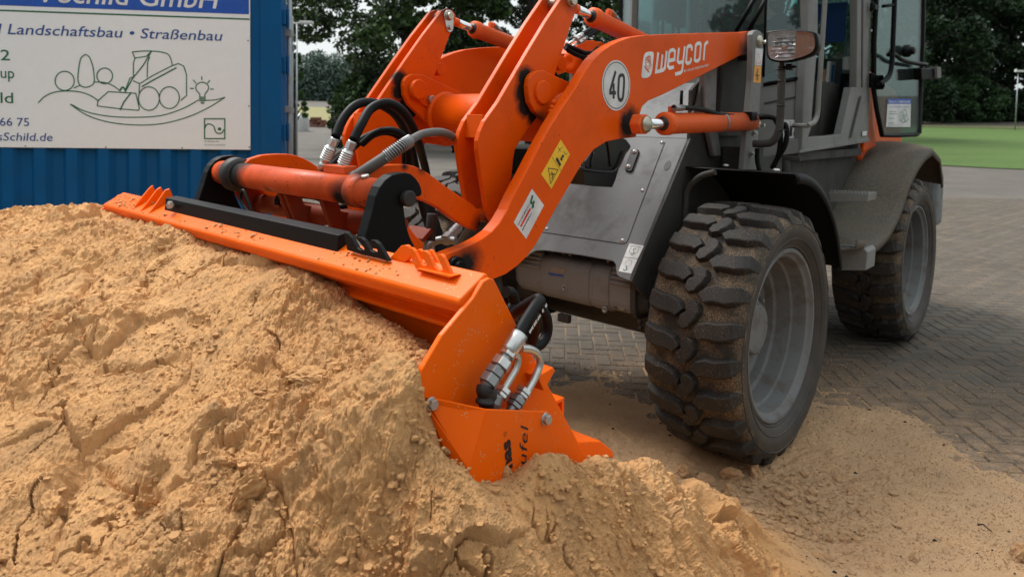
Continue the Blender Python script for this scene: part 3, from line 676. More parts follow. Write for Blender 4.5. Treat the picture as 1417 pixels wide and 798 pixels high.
q = MB(); q.tube(spline(hc[:4]), .0185, 16); q.tube(spline(hc[3:]), .0135, 16); h = q.build('hose', M['hose_dusty'], hitch)
sp_ = spline(hc[2:5], 8); q = MB(); n = 0; pts = []
tot = [np.asarray(p) for p in sp_]
for i in range(len(tot) - 1):
    d = frame_dir(tot[i], tot[i + 1]); s1 = np.cross(d, [0, 0, 1.]); s1 /= np.linalg.norm(s1); s2 = np.cross(d, s1)
    for k in range(8):
        a = 2 * pi * k / 8; c = lerp(tot[i], tot[i + 1], k / 8) ; pts.append(c + .0195 * (cos(a) * s1 + sin(a) * s2))
q.tube(pts, .0026, 6); q.build('spring_guard', M['steel_dull'], h)
q = MB(); q.hexn(hc[0] - (hc[1] - hc[0]) * .25, hc[0] + (hc[1] - hc[0]) * .12, .021); q.build('hose_fitting', M['steel_dull'], h)
hd = [L(a, b, NX, 1.80 - .03 * i) for i, (a, b) in enumerate([(456, 233), (472.6, 218), (493.7, 199), (510, 188.6), (531, 182), (549, 186), (558, 196), (561, 212), (561, 240)])]
q = MB(); q.tube(spline(hd), .014, 14); q.build('hose', M['hose'], hitch)
hd = [L(a, b, NX, 1.74 - .03 * i) for i, (a, b) in enumerate([(500, 200), (520, 184), (540, 180), (556, 186), (564, 200), (566, 225), (566, 250)])]
q = MB(); q.tube(spline(hd), .012, 14); q.build('hose', M['hose'], hitch)
hd = [L(a, b, NX, 1.70) for i, (a, b) in enumerate([(440, 245), (455, 225), (468, 214), (482, 205)])]
q = MB(); q.tube(spline(hd), .012, 14); q.build('hose', M['hose_dusty'], hitch)
# fittings low behind the hitch plate
f0, f1 = L(616, 333, NX, 1.30), L(634, 315, NX, 1.20); q = MB(); d = frame_dir(f0, f1); ln = np.linalg.norm(f1 - f0)
q.hexn(f0, f0 + d * ln * .35, .024); q.cyl(f0 + d * ln * .3, f1, .019, 16)
for i in range(4): q.lathe([(ln * (.5 + .13 * i), .019), (ln * (.53 + .13 * i), .0225), (ln * (.58 + .13 * i), .0225), (ln * (.6 + .13 * i), .019)], f0, d, 16)
q.build('hose_fitting', M['steel_dull'], hitch)
f0 = L(597, 338, NX, 1.32); q = MB(); q.tube(spline([f0 + [0, 0, -.03], f0, f0 + [-.02, .03, .02], f0 + [-.05, .09, .02]]), .016, 14); q.build('pipe', M['steel_dull'], hitch)
q = MB(); q.tube(spline([L(a, b, NX, 1.1) for a, b in ((586, 262), (590, 285), (596, 305), (604, 330), (612, 355))]), .035, 14); q.build('hose', M['hose'], loader)
q = MB(); q.tube(spline([L(a, b, NX, .9) for a, b in ((628, 350), (640, 328), (652, 312), (664, 300))]), .012, 12); q.build('hose', M['hose_dusty'], loader)

# ---- front frame: sloping cover, side walls, towers
PN = np.array([.651, 0, .512]) / np.linalg.norm([.651, 0, .512]); PD = (.651 * .412 + .512 * .842) / np.linalg.norm([.651, 0, .512])
def LP(a, b): return L(a, b, PN, PD)
cut = [LP(a, b) for a, b in [(728, 356), (734, 350), (741, 346.5), (754, 346), (800, 352), (841, 359), (848.5, 361), (852, 365), (852.8, 375), (854, 380), (858, 383), (866, 386), (874, 389)]]
edge_t = np.array([-.101, .42, 1.493]); left_b = cut[0] * [1, 0, 1] + [0, -.42, 0]
pan = [edge_t] + cut[::-1] + [left_b, np.array([-.101, -.42, 1.493])]
frame = empty('front_frame', parent=loader)
q = MB(); q.prism(pan, -PN * .008); q.build('front_panel', M['grey'], frame, bevel=.0015)
q = MB(); q.prism([(-.103, .42, 1.4945), (-.103, -.42, 1.4945), (-.50, -.42, 1.80), (-.50, .235, 1.80)], (-.006, 0, -.008)); q.build('upper_panel', M['grey'], frame, bevel=.001)
cov = [LP(a, b) for a, b in [(920, 197), (882, 297), (870, 330), (866.5, 336), (862, 337.5), (753.8, 321.8)]]
cov += [cov[-1] * [1, 0, 1] + [0, -.32, 0], cov[0] * [1, 0, 1] + [0, -.32, 0]]
q = MB(); q.prism([p + PN * .0002 for p in cov], PN * .0035); cv = q.build('inspection_cover', M['grey'], frame, bevel=.0015)
q = MB(); ribbon(q, [p + PN * .0006 for p in cov], .005, PN, True); q.build('cover_gap', M['ink'], frame)
for a, b in ((916.3, 197.8), (889.5, 264), (757, 316.8), (861.8, 333), (902, 231)):
    if (a, b) == (902, 231): continue
    p = LP(a, b) + PN * .0035; q = MB(); q.lathe([(0, .010), (.003, .0095), (.006, .006), (.007, 0)], p, PN, 16); q.build('cover_screw', M['bolt'], cv)
q = MB(); c = LP(923.6, 229); e1 = np.array([.512, 0, -.651]); e1 /= np.linalg.norm(e1)
q.prism([c + e1 * .030 * cos(a) + np.array([0, .017, 0]) * sin(a) + PN * .0003 for a in np.linspace(0, 2 * pi, 20, endpoint=False)], PN * .0012); q.build('grommet', M['grease'], frame)
stk = [LP(a, b) + PN * .0004 for a, b in zc(660, 290, 4.693, [(990, 220), (1085, 235), (1045, 318), (955, 308)])]
stk2 = [LP(a, b) + PN * .0004 for a, b in zc(660, 290, 4.693, [(953, 311), (1043, 322), (1002, 415), (920, 400)])]
for k, s_ in enumerate((stk, stk2)):
    q = MB(); q.prism(s_, PN * .001); st = q.build('lashing_sticker', M['label_white'], frame)
    g = lambda u, v: lerp(lerp(s_[3], s_[0], u), lerp(s_[2], s_[1], u), v) + PN * .0016
    q = MB()
    if k == 0:
        ribbon(q, [g(.85, .1), g(.85, .9)], .0025, PN); ribbon(q, [g(.8, .25), g(.45, .2), g(.2, .5), g(.45, .8), g(.8, .75)], .002, PN)
        ribbon(q, sp2([g(.65, .62), g(.7, .45), g(.5, .5), g(.35, .6), g(.3, .4)], 4), .003, PN)
    else:
        ribbon(q, [g(.65, .5) + e1 * .017 * cos(a) + np.array([0, .017, 0]) * sin(a) for a in np.linspace(0, 2 * pi, 18, endpoint=False)], .0016, PN, True)
        ribbon(q, sp2([g(.45, .5), g(.35, .45), g(.22, .58), g(.12, .45), g(.2, .3)], 4), .005, PN)
    q.build('lashing_print', M['green_print'], st)
side = [(955, 192), (958, 125), (1060, 125), (1060, 420), (900, 420), (875, 389)]
for sgn in (1, -1):
    xz = [(-.101, 1.493), (-.105, 1.74), (-.2, 1.80), (-.55, 2.05), (-.85, 2.05), (-.95, .55), (.05, .55), (.36, .80), (.412, .842)]
    q = MB(); q.plate(xz, sgn * .40, sgn * .4185); q.build('side_wall', M['grey_dark'], frame, bevel=.002)
# pieces on the dirty side of the frame
q = MB(); q.plate([(-.14, 1.86), (-.19, 1.60), (-.30, 1.40), (-.38, 1.40), (-.30, 1.62), (-.30, 1.9)], .43, .46); q.build('side_bracket', M['grey_motor'], frame, bevel=.006)
q = MB(); c = LY(975, 140, .44); q.plate([(c[0] + .04, c[2] + .10), (c[0] + .09, c[2] - .02), (c[0] + .17, c[2] - .12), (c[0] + .05, c[2] - .10), (c[0] - .03, c[2] + .02)], .43, .445); q.build('side_bracket', M['grey_dark'], frame, bevel=.003)
q = MB(); c = LY(943, 134, .46); q.cyl(c + [0, 0, .03], c + [0, 0, -.04], .008, 12); q.lathe([(0, .022), (.012, .022), (.016, .01)], c + [0, 0, -.045], (0, 0, -1), 18); q.build('rubber_buffer', M['black_plastic'], frame)
tw = zc(860, 0, 4.693, [(850, 225), (860, 205), (880, 196), (900, 203), (915, 225), (922, 250), (918, 330), (905, 540), (897, 740)]) + [(1049.5, 190), (1047.5, 235), (1029, 235), (1032.5, 190), (1036, 155), (1040, 112), (1041, 80)]
TWX = XZ(tw, .60)
for sgn in (1, -1):
    q = MB(); q.plate(TWX, sgn * .57, sgn * .60); t_ = q.build('tower_plate', M['grey_cab'], frame, bevel=.003)
    xz = [(x - (.12 if k < 9 else 0), z) for k, (x, z) in enumerate(TWX)]
    q = MB(); q.plate([(TWX[0][0] - .03, TWX[0][1]), (TWX[-4][0], TWX[-4][1]), (TWX[-4][0] - .3, TWX[-4][1]), (TWX[0][0] - .3, TWX[0][1])], sgn * .42, sgn * .445); q.build('tower_plate', M['grey_dark'], frame, bevel=.003)
    for (a, b, r_) in ((1050, 57, .030), (1047.5, 172, .026)):
        c = LY(a, b, .60) * [1, sgn, 1]; q = MB(); q.lathe([(0, r_), (.010, r_), (.016, r_ * .6), (.018, 0)], c, (0, sgn, 0), 26); q.build('tower_pin', M['brass'], t_)
        c = c + np.array([-.03, sgn * .01, -.004]); q = MB(); q.hexn(c, c + [0, sgn * .02, 0], .011); q.build('bolt', M['bolt'], t_)
    for (a, b) in ((1042, 184), (1038.5, 213)):
        c = LY(a, b, .60) * [1, sgn, 1]; q = MB(); q.hexn(c, c + [0, sgn * .012, 0], .014); q.cyl(c + [0, sgn * .01, 0], c + [0, sgn * .022, 0], .008, 12); q.build('bolt', M['bolt'], t_)
    q = MB(); q.box(((-.55), sgn * .505, 1.35), (.2, .15, .2)); q.build('tower_foot', M['grey_dark'], frame, bevel=.004)
tpl = [o for o in frame.children if o.name == 'tower_plate'][0]
def lab(name, pxs, mt, y=.6006): q = MB(); q.prism([LY(a, b, y) for a, b in pxs], (0, .0008, 0)); return q.build(name, mt, tpl)
lab('caution_label', zc(860, 0, 4.693, [(870, 315), (918, 318), (910, 428), (865, 424)]), M['label_white'])
lab('caution_label', zc(860, 0, 4.693, [(864, 427), (909, 431), (902, 540), (855, 535)]), M['amber'])
q = MB(); f = lambda pts: [LY(a, b, .602) for a, b in zc(860, 0, 4.693, pts)]
ribbon(q, f([(889, 345), (905, 412), (870, 410)]), .003, ND, True); q.build('caution_print', M['red_print'], tpl)
q = MB(); ribbon(q, f([(884, 450), (880, 525)]), .010, ND); ribbon(q, f([(868, 490), (897, 492)]), .005, ND); ribbon(q, f([(872, 470), (892, 520)]), .003, ND); q.build('caution_print', M['ink'], tpl)
# wheel chock holder on the sloping cover
ch = empty('chock_holder', parent=loader)
zz = lambda pts, y: [LY(a, b, y) for a, b in zc(660, 130, 4.693, pts)]
prof = [(700, 470), (700, 440), (740, 380), (770, 330), (800, 300), (830, 275), (880, 264), (930, 275), (970, 295), (998, 330), (1000, 350), (965, 400), (940, 450), (920, 490), (885, 512), (830, 516), (740, 505)]
q = MB(); A = zz(prof, .30); B = [np.array([p[0] * .85 - .01, .19, p[2] * .97 + .03]) for p in A]
n = len(A); q.add(A + B, [tuple(range(n)), tuple(range(2 * n - 1, n - 1, -1))] + [(i, i + n, (i + 1) % n + n, (i + 1) % n) for i in range(n)])
q.build('chock_cover', M['chock'], ch, bevel=.006)
q = MB(); q.tube(spline(zz([(800, 318), (835, 308), (850, 322), (862, 400), (868, 470)], .304), 4), .004, 8); q.tube(spline(zz([(760, 380), (745, 430), (742, 480)], .304), 4), .003, 8); q.build('chock_rib', M['chock'], ch)
q = MB(); lip = zz([(668, 480), (720, 495), (800, 505), (870, 505), (905, 490), (930, 455), (965, 372)], .312); q.tube(spline(lip, 4), .0065, 8)
A = zz([(690, 490), (700, 590), (760, 600), (880, 607), (900, 560), (925, 480), (880, 510), (800, 512)], .305); q.prism(A, (0, -.12, 0)); q.build('chock_tray', M['chock'], ch, bevel=.006)
q = MB(); A = [LP(a, b) + PN * .004 for a, b in zc(660, 130, 4.693, [(1010, 370), (1055, 372), (1058, 385), (1015, 505), (1000, 514), (968, 505), (985, 440)])]; q.prism(A, PN * .012); q.build('chock_bracket', M['black'], ch, bevel=.002)
for a, b in ((879.5, 212.5), (871, 233)):
    p = LP(a, b) + PN * .016; q = MB(); q.lathe([(0, .015), (.003, .015), (.004, .010), (.009, .008), (.010, 0)], p, PN, 16); q.build('bolt', M['bolt'], ch)

# ---- hydrostatic motor across the axle
MC = np.array([.20, 0, .745])
mot = empty('drive_motor', parent=loader)
def mring(y, ra, rb, ox=0, oz=0, n=24, flat=.55):
    return [(MC[0] + ox + ra * np.sign(cos(a)) * abs(cos(a)) ** flat, y, MC[2] + oz + rb * np.sign(sin(a)) * abs(sin(a)) ** flat) for a in np.linspace(0, 2 * pi, n, endpoint=False)]
def loft(rings, mat, name, par, bev=0.003):
    q = MB(); v = [p for r in rings for p in r]; n = len(rings[0]); f = [tuple(range(n)), tuple(range((len(rings) - 1) * n, len(rings) * n))[::-1]]
    for i in range(len(rings) - 1): f += [(i * n + k, i * n + (k + 1) % n, (i + 1) * n + (k + 1) % n, (i + 1) * n + k) for k in range(n)]
    q.add(v, f); return q.build(name, mat, par, bevel=bev)
loft([mring(-.40, .095, .085), mring(-.37, .105, .108), mring(-.20, .108, .112), mring(-.198, .112, .117), mring(.10, .112, .117), mring(.102, .107, .112), mring(.125, .107, .112), mring(.127, .113, .118), mring(.22, .112, .117), mring(.222, .105, .11), mring(.345, .105, .11)], M['grey_motor'], 'motor_housing', mot)
loft([mring(.345, .112, .125), mring(.375, .112, .125), mring(.378, .09, .10), mring(.42, .07, .08)], M['grey_dark'], 'end_plate', mot)
for k in range(4):
    zz_ = MC[2] + .045 + .022 * k; xx = MC[0] + .105 - .008 * k
    for (ya, yb) in ((-.36, -.22), (.23, .35)): q = MB(); q.tube([(xx, ya, zz_), (xx, yb, zz_)], .0115, 10); q.build('cooling_rib', M['grey_motor'], mot)

for k, (a, b) in enumerate([(858.5, 392), (859.5, 400.5), (857, 409.5), (857, 438), (858.5, 447)]):
    p = L(a, b, NX, .30); p = np.array([MC[0] + .085 - .004 * k, .375, p[2] - .01]); q = MB(); q.hexn(p, p + [0, .016, 0], .012); q.build('bolt', M['grey_dark'], mot)
p = L(862, 425, NX, .28); q = MB(); q.cyl(p + [0, -.04, 0], p + [0, .02, 0], .018, 16); q.cyl(p, p + [0, .05, 0], .007, 12); q.build('bleed_screw', M['steel_dull'], mot)
for a, b in ((780.6, 397.8), (836.5, 428.5)):
    p = L(a, b, NX, .314); q = MB(); q.lathe([(-.01, .015), (.003, .015), (.003, .010), (-.004, .009), (-.004, 0)], p, (1, 0, 0), 18); q.build('drain_plug', M['steel_dull'], mot)
pl_ = [L(a, b, NX, .3125) for a, b in zc(660, 290, 4.693, [(485, 372), (578, 388), (556, 440), (462, 425)])]
q = MB(); q.prism(pl_, (.0012, 0, 0)); q.build('rating_plate', M['steel_dull'], mot)
q = MB(); ribbon(q, [lerp(pl_[3], pl_[0], .2) + [.002, 0, 0], lerp(pl_[2], pl_[1], .2) + [.002, 0, 0]], .012, (1, 0, 0)); q.build('rating_print', M['blue_print'], mot)
q = MB(); p = L(781, 440, NX, .28); q.box(p, (.03, .07, .04)); q.cyl(p + [.014, 0, 0], p + [.018, 0, 0], .010, 14); q.build('drain_lug', M['grey_dark'], mot, bevel=.003)
for a, b in ((762, 353), (780, 356), (790, 356), (843, 366)):
    p = L(a, b, NX, .22); q = MB(); q.hexn(p, p + [0, 0, .04], .014); q.cyl(p + [0, 0, .035], p + [-.03, 0, .07], .009, 10); q.build('hose_fitting', M['steel_dull'], mot)
q = MB(); q.tube([(.1, -.55, .60), (.0, -.42, .6), (-.05, -.38, .6), (-.05, .38, .6), (-.05, .55, .6)], [.10, .11, .14, .14, .10], 24)
q.lathe([(0, .16), (.10, .16), (.12, .13), (.2, .10), (.34, .09)], (-.05, .40, .60), (0, 1, 0), 32); q.lathe([(0, .16), (.10, .16), (.12, .13), (.2, .10), (.34, .09)], (-.05, -.40, .60), (0, -1, 0), 32)
q.build('front_axle', M['grey_dark'], loader)
q = MB(); q.prism([L(a, b, NX, .18) for a, b in zc(660, 290, 4.693, [(980, 465), (1100, 470), (1135, 500), (1110, 560), (1040, 540), (990, 500)])], (-.1, 0, 0)); q.build('axle_flange', M['grey_dark'], loader, bevel=.006)
q = MB(); q.box((-.4, 0, .72), (.75, .66, .36)); q.box((-.75, 0, 1.1), (.5, .66, .5)); q.build('front_chassis', M['grey_dark'], loader, bevel=.01)
q = MB(); q.cyl((-1.15, 0, .5), (-1.15, 0, 1.3), .09, 24); q.box((-1.1, 0, .65), (.5, .3, .08)); q.box((-1.1, 0, 1.1), (.5, .3, .08)); q.build('articulation_joint', M['grey_dark'], loader, bevel=.005)
q = MB(); q.box((-2.5, 0, .78), (2.4, .62, .36)); q.box((-2.2, 0, 1.08), (1.7, .80, .30)); q.build('rear_chassis', M['grey_dark'], loader, bevel=.01)
q = MB(); q.tube([(-2.6, -.55, .60), (-2.6, -.38, .6), (-2.6, .38, .6), (-2.6, .55, .6)], [.10, .13, .13, .10], 24); q.build('rear_axle', M['grey_dark'], loader)

# ---- mudguards
def arch(profile, ya, yb, th, lipd, mat, name, crown=None, rings=10):
    """profile = outer-edge (x,z) points; swept from y=ya (inner) to yb (outer)"""
    q = MB(); n = len(profile); pr = [np.array(p) for p in profile]; nrm = []
    for i in range(n):
        a = pr[max(i - 1, 0)]; b = pr[min(i + 1, n - 1)]; d = (b - a) / np.linalg.norm(b - a); nrm.append(np.array([-d[1], d[0]]))
    cen = np.mean(pr, axis=0); 
    for i in range(n):
        if nrm[i] @ (pr[i] - np.array([cen[0], cen[1] - .3])) < 0: nrm[i] = -nrm[i]
    ys = list(np.linspace(ya, yb, rings)); V = []
    offs = [(-lipd if k in (0,) else 0) for k in range(rings)]
    rows = []
    for k, y in enumerate(ys):
        t = (y - ya) / (yb - ya); c = (crown(t) if crown else 0)
        rows.append([(p[0] + nn_[0] * c, y, p[1] + nn_[1] * c) for p, nn_ in zip(pr, nrm)])
    rows.append([(p[0] - nn_[0] * lipd * .4, yb + .008, p[1] - nn_[1] * lipd * .4) for p, nn_ in zip(pr, nrm)])
    rows.append([(p[0] - nn_[0] * lipd, yb + .006, p[1] - nn_[1] * lipd) for p, nn_ in zip(pr, nrm)])
    m_ = len(rows); v = [p for r in rows for p in r]
    f = [(i * n + k, i * n + k + 1, (i + 1) * n + k + 1, (i + 1) * n + k) for i in range(m_ - 1) for k in range(n - 1)]
    q.add(v, f, 0, True); o = q.build(name, mat, loader)
    md = o.modifiers.new('s', 'SOLIDIFY'); md.thickness = th; md.offset = 0
    return o
pf = [(-.08 + .752 * cos(a), .597 + .752 * sin(a)) for a in np.linspace(radians(89), radians(163), 20)]
pf = [(pf[0][0] + .0, pf[0][1] - .002)] + pf
fen = arch(pf, .40, .965, .008, .045, M['black_matte'], 'front_mudguard')
arch([(a_ + .30, b_ + .06) for a_, b_ in pf], -.44, -1.0, .008, .045, M['black_matte'], 'front_mudguard')
for a, b in ((1004, 229.5), (1074, 236)):
    p = LY(a, b, .55); 
    p = L(a, b, NZ, 1.353); q = MB(); q.lathe([(0, .018), (.006, .018), (.010, .010), (.012, 0)], p, (0, 0, 1), 14); q.build('mudguard_bolt', M['bolt'], fen)
q = MB(); q.tube(spline([L(a, b, NX, -.05) for a, b in ((990, 238), (972, 243), (960, 252), (951, 263), (949, 280), (948, 310))]), .016, 14); q.build('mudguard_stay', M['grey_dark'], loader)
rp = XZ([(1183, 344), (1198, 342), (1213, 335), (1226, 322), (1236, 305), (1245, 285), (1252, 262), (1260, 243), (1269, 226), (1279, 213), (1289, 206)], .93)
rp = sp2(rp, 3); rp += [(rp[-1][0] - .3, rp[-1][1] - .08), (rp[-1][0] - .45, rp[-1][1] - .3)]
for sg in (1, -1):
    arch(rp, sg * .42, sg * .93, .012, .05, M['fender'], 'rear_mudguard', crown=lambda t: .045 * sin(pi * min(1, (1 - t) * .9 + .0)) if t > 0 else 0, rings=14)
def wall(name, pts, mat): q = MB(); q.prism(pts, (0, -.02, 0)); return q.build(name, mat, loader, bevel=.003)
wall('rear_side_panel', [LY(a, b, .56) for a, b in ((1048, 219), (1110, 210), (1215, 196), (1205, 300), (1160, 345), (1120, 345), (1050, 300))], M['grey_dark'])
# steps
for (pts, x) in (([(1146, 266), (1202, 268), (1200, 279), (1149, 280)], -1.30), ([(1160, 342), (1196, 344), (1200, 349), (1198, 374), (1160, 374)], -1.28)):
    q = MB(); q.prism([L(a, b, NX, x) for a, b in pts], (-.18, 0, 0)); s_ = q.build('step', M['grey_cab'], loader, bevel=.003)
    q = MB(); pts3 = [L(a, b, NX, x) for a, b in pts]
    for k in range(12): p = lerp(pts3[0], pts3[1], (k + .5) / 12); q.box(p + [-.02, 0, .006], (.03, .008, .012)); 
    q.build('step_teeth', M['grey_motor'], s_)

# ---- cab (an empty part with its panels, glass and pillars as sub-parts)
cab = empty('cab', parent=loader)
FLc, FRc, BPc = np.array([-.90, .46]), np.array([-.93, -.46]), np.array([-1.045, .65])
dA = (BPc - FLc); nA = np.array([-dA[1], dA[0]]); nA = nA / np.linalg.norm(nA); nA = nA if nA[1] > 0 else -nA
NA = (nA[0], nA[1], 0); DA = nA @ FLc
def vpanel(name, pts, n, d, th, mat, bev=.003):
    n = np.array(n, float); n /= np.linalg.norm(n)
    q = MB(); q.prism([L(a, b, n, d) for a, b in pts], -n * th); return q.build(name, mat, cab, bevel=bev)
def vbox(name, xy0, xy1, z0, z1, th, mat, bev=.004):
    a = np.array(xy0, float); b = np.array(xy1, float); d = (b - a) / np.linalg.norm(b - a); n = np.array([-d[1], d[0]]) * th / 2
    q = MB(); q.prism([(*(a + n), z0), (*(b + n), z0), (*(b - n), z0), (*(a - n), z0)], (0, 0, z1 - z0)); return q.build(name, mat, cab, bevel=bev)
dFN = np.array([FLc[1] - FRc[1], FRc[0] - FLc[0]]); dFN = dFN / np.linalg.norm(dFN); NFr = (dFN[0], dFN[1], 0); DF = dFN @ FLc
# roof and floor
q = MB(); q.prism([(-.85, .50, 2.72), (-1.0, .70, 2.72), (-2.35, .70, 2.72), (-2.35, -.70, 2.72), (-1.0, -.70, 2.72), (-.85, -.50, 2.72)], (0, 0, .12)); q.build('roof', M['grey_cab'], cab, bevel=.02)
q = MB(); q.prism([(-.90, .45, 1.36), (-1.03, .63, 1.36), (-2.28, .63, 1.36), (-2.28, -.63, 1.36), (-1.03, -.63, 1.36), (-.90, -.45, 1.36)], (0, 0, .05)); q.build('floor', M['grey_dark'], cab)
# lower panels
vpanel('side_panel', [(1052, 118.5), (1113.5, 107.5), (1114, 209), (1109, 210.5), (1047, 219)], NA, DA, .02, M['grey_cab'])
vpanel('panel_crease', [(1058, 142), (1113, 131), (1113, 133.5), (1058, 145)], NA, DA + .004, .004, M['grey_dark'], 0)
vpanel('panel_lip', [(1052, 196), (1112, 192), (1113, 208.5), (1110, 211), (1048, 220)], NA, DA + .02, .02, M['grey_cab'])
q = MB(); q.prism([(*FLc, 1.38), (*FRc, 1.38), (*FRc, 1.86), (*FLc, 1.86)], (-.02, 0, 0)); q.build('front_panel', M['grey_cab'], cab)
vbox('rear_panel', (-2.26, .62), (-2.26, -.62), 1.36, 2.06, .03, M['grey_cab'])
vbox('side_panel', (-1.05, -.64), (-2.25, -.64), 1.36, 1.75, .03, M['grey_cab'])
vbox('side_panel', (-.93, -.46), (-1.05, -.64), 1.36, 1.80, .03, M['grey_cab'])
# pillars
BPx = lambda a, b: LY(a, b, .65)
vpanel('door_pillar', [(1120, -70), (1133, -70), (1131.5, 60), (1122, 180), (1118.5, 190), (1110, 210), (1111.5, 150), (1113.5, 107), (1117.5, 50)], NY, .66, .05, M['grey_cab'], .006)
vpanel('door_pillar', [(1115.5, -70), (1120.5, -70), (1118, 50), (1113.5, 107), (1112.5, 107)], NA, DA + .004, .03, M['black_plastic'], .002)
vpanel('rear_pillar', [(1187, -70), (1206, -70), (1205, 60), (1203, 135), (1185.5, 122), (1186.5, 40)], NY, .66, .05, M['grey_cab'], .006)
vpanel('rear_pillar_groove', [(1193.5, -70), (1195.5, -70), (1194, 121), (1192.3, 121)], NY, .664, .004, M['grey_dark'], 0)
vpanel('door_sill', [(1110, 210), (1118.5, 190), (1150, 188), (1164, 186), (1171, 155), (1178, 121), (1186, 121), (1203, 134), (1201.5, 194.5), (1160, 202)], NY, .66, .05, M['grey_cab'], .005)
vpanel('sill_edge', [(1109, 211.5), (1112, 207), (1203, 191), (1204, 196), (1160, 203.5)], NY, .668, .02, M['grey_cab'], .003)
q = MB(); q.prism([LY(a, b, .668) for a, b in ((1190, 133), (1192, 134), (1178, 191), (1176, 191))], (0, .002, 0)); q.build('sill_groove', M['grey_dark'], cab)
q = MB(); q.prism([LY(a, b, .50) for a, b in ((1121, 163), (1150, 161), (1164, 160), (1164, 188), (1120, 190))], (0, -.1, 0)); q.build('inner_step', M['grey_dark'], cab, bevel=.004)
vbox('corner_post', (-.93, -.45), (-.955, -.485), 1.80, 2.74, .05, M['grey_cab'])
vbox('corner_post', (-2.24, .62), (-2.24, .56), 1.7, 2.74, .06, M['black_plastic'])
vbox('corner_post', (-2.24, -.62), (-2.24, -.56), 1.7, 2.74, .06, M['black_plastic'])
vbox('corner_post', (-1.04, -.62), (-1.10, -.63), 1.7, 2.74, .06, M['black_plastic'])
# windows
def vglass(name, xy0, xy1, z0, z1, mat='glass', z0b=None):
    a, b = np.array(xy0), np.array(xy1); z0b = z0 if z0b is None else z0b
    q = MB(); d = (b - a) / np.linalg.norm(b - a); n = np.array([-d[1], d[0], 0]) * .005
    q.prism([(*a, z0), (*b, z0b), (*b, z1), (*a, z1)], n); return q.build(name, M[mat], cab)
vglass('windscreen', FRc + [0, .03], FLc, 1.84, 2.72)
side_pts = [L(a, b, NA, DA) for a, b in ((1056, 116), (1113, 106))]
vglass('side_window', FLc, BPc - (BPc - FLc) * .12, side_pts[0][2] - .02, 2.72, 'glass', side_pts[1][2] - .02)
vglass('rear_window', (-2.25, .56), (-2.25, -.56), 1.74, 2.72)
vglass('side_window', (-1.1, -.645), (-2.2, -.645), 1.74, 2.72)
vglass('side_window', (-.95, -.49), (-1.04, -.62), 1.80, 2.72)
q = MB(); q.tube([(*(FLc + [.003, 0]), 1.85), (*(FLc + [.003, 0]), 2.72)], .008, 8); q.build('window_seal', M['black_plastic'], cab)
q = MB(); a3, b3 = side_pts[0] - np.array([0, 0, .005]), side_pts[1] - np.array([0, 0, .005]); q.tube([a3 + np.array([*nA, 0]) * .004, b3 + np.array([*nA, 0]) * .004], .012, 8); q.build('window_seal', M['black_plastic'], cab)
# wipers in front of the side glass
for (a, b) in (((1050, -12), (1016, 48)), ((1066, -12), (1033, 48))):
    p0 = L(*a, (1, 0, 0), -.86); p1 = L(*b, (1, 0, 0), -.86); q = MB(); q.tube([p0, p1], .013, 10); q.build('wiper_arm', M['black_plastic'], cab)
# grab bar at the door opening
q = MB(); q.tube(spline([LY(a, b, .74) for a, b in ((1145, -60), (1141.5, 0), (1137, 70), (1133, 130), (1131, 158), (1126.5, 169), (1117, 174))]), .014, 14); q.cyl(LY(1117, 174, .74), LY(1117, 174, .74) - [0, .08, 0], .013, 12); q.build('grab_bar', M['grey_cab'], cab)
# stickers on cab
q = MB(); sk = [L(a, b, NA, DA + .0015) for a, b in ((1084, 166), (1104, 166), (1103.5, 191.5), (1083, 191))]; q.prism(sk, (*(nA * .001), 0)); q.build('load_label', M['label_white'], cab)
e_ = np.array([*nA, 0]) * .0015
text('load_print', '1', sk[3] + (sk[2] - sk[3]) * .45 + (sk[0] - sk[3]) * .12 + e_, sk[3] + (sk[2] - sk[3]) * .62 + (sk[0] - sk[3]) * .12 + e_, .06, NA, M['ink'], cab, bold=.02)
text('load_print', 'L', sk[3] + (sk[2] - sk[3]) * .45 + (sk[0] - sk[3]) * .68 + e_, sk[3] + (sk[2] - sk[3]) * .55 + (sk[0] - sk[3]) * .68 + e_, .03, NA, M['ink'], cab)
text('load_print', 'WA', sk[3] + (sk[2] - sk[3]) * .62 + (sk[0] - sk[3]) * .68 + e_, sk[3] + (sk[2] - sk[3]) * .85 + (sk[0] - sk[3]) * .68 + e_, .012, NA, M['ink'], cab)
text('load_print', 'dB', sk[3] + (sk[2] - sk[3]) * .68 + (sk[0] - sk[3]) * .15 + e_, sk[3] + (sk[2] - sk[3]) * .9 + (sk[0] - sk[3]) * .15 + e_, .03, NA, M['ink'], cab, bold=.01)
q = MB(); q.prism([LY(a, b, .669) for a, b in ((1193.5, 182), (1199.5, 181.5), (1199, 187.5), (1193, 188))], (0, .001, 0)); q.build('small_label', M['label_white'], cab)
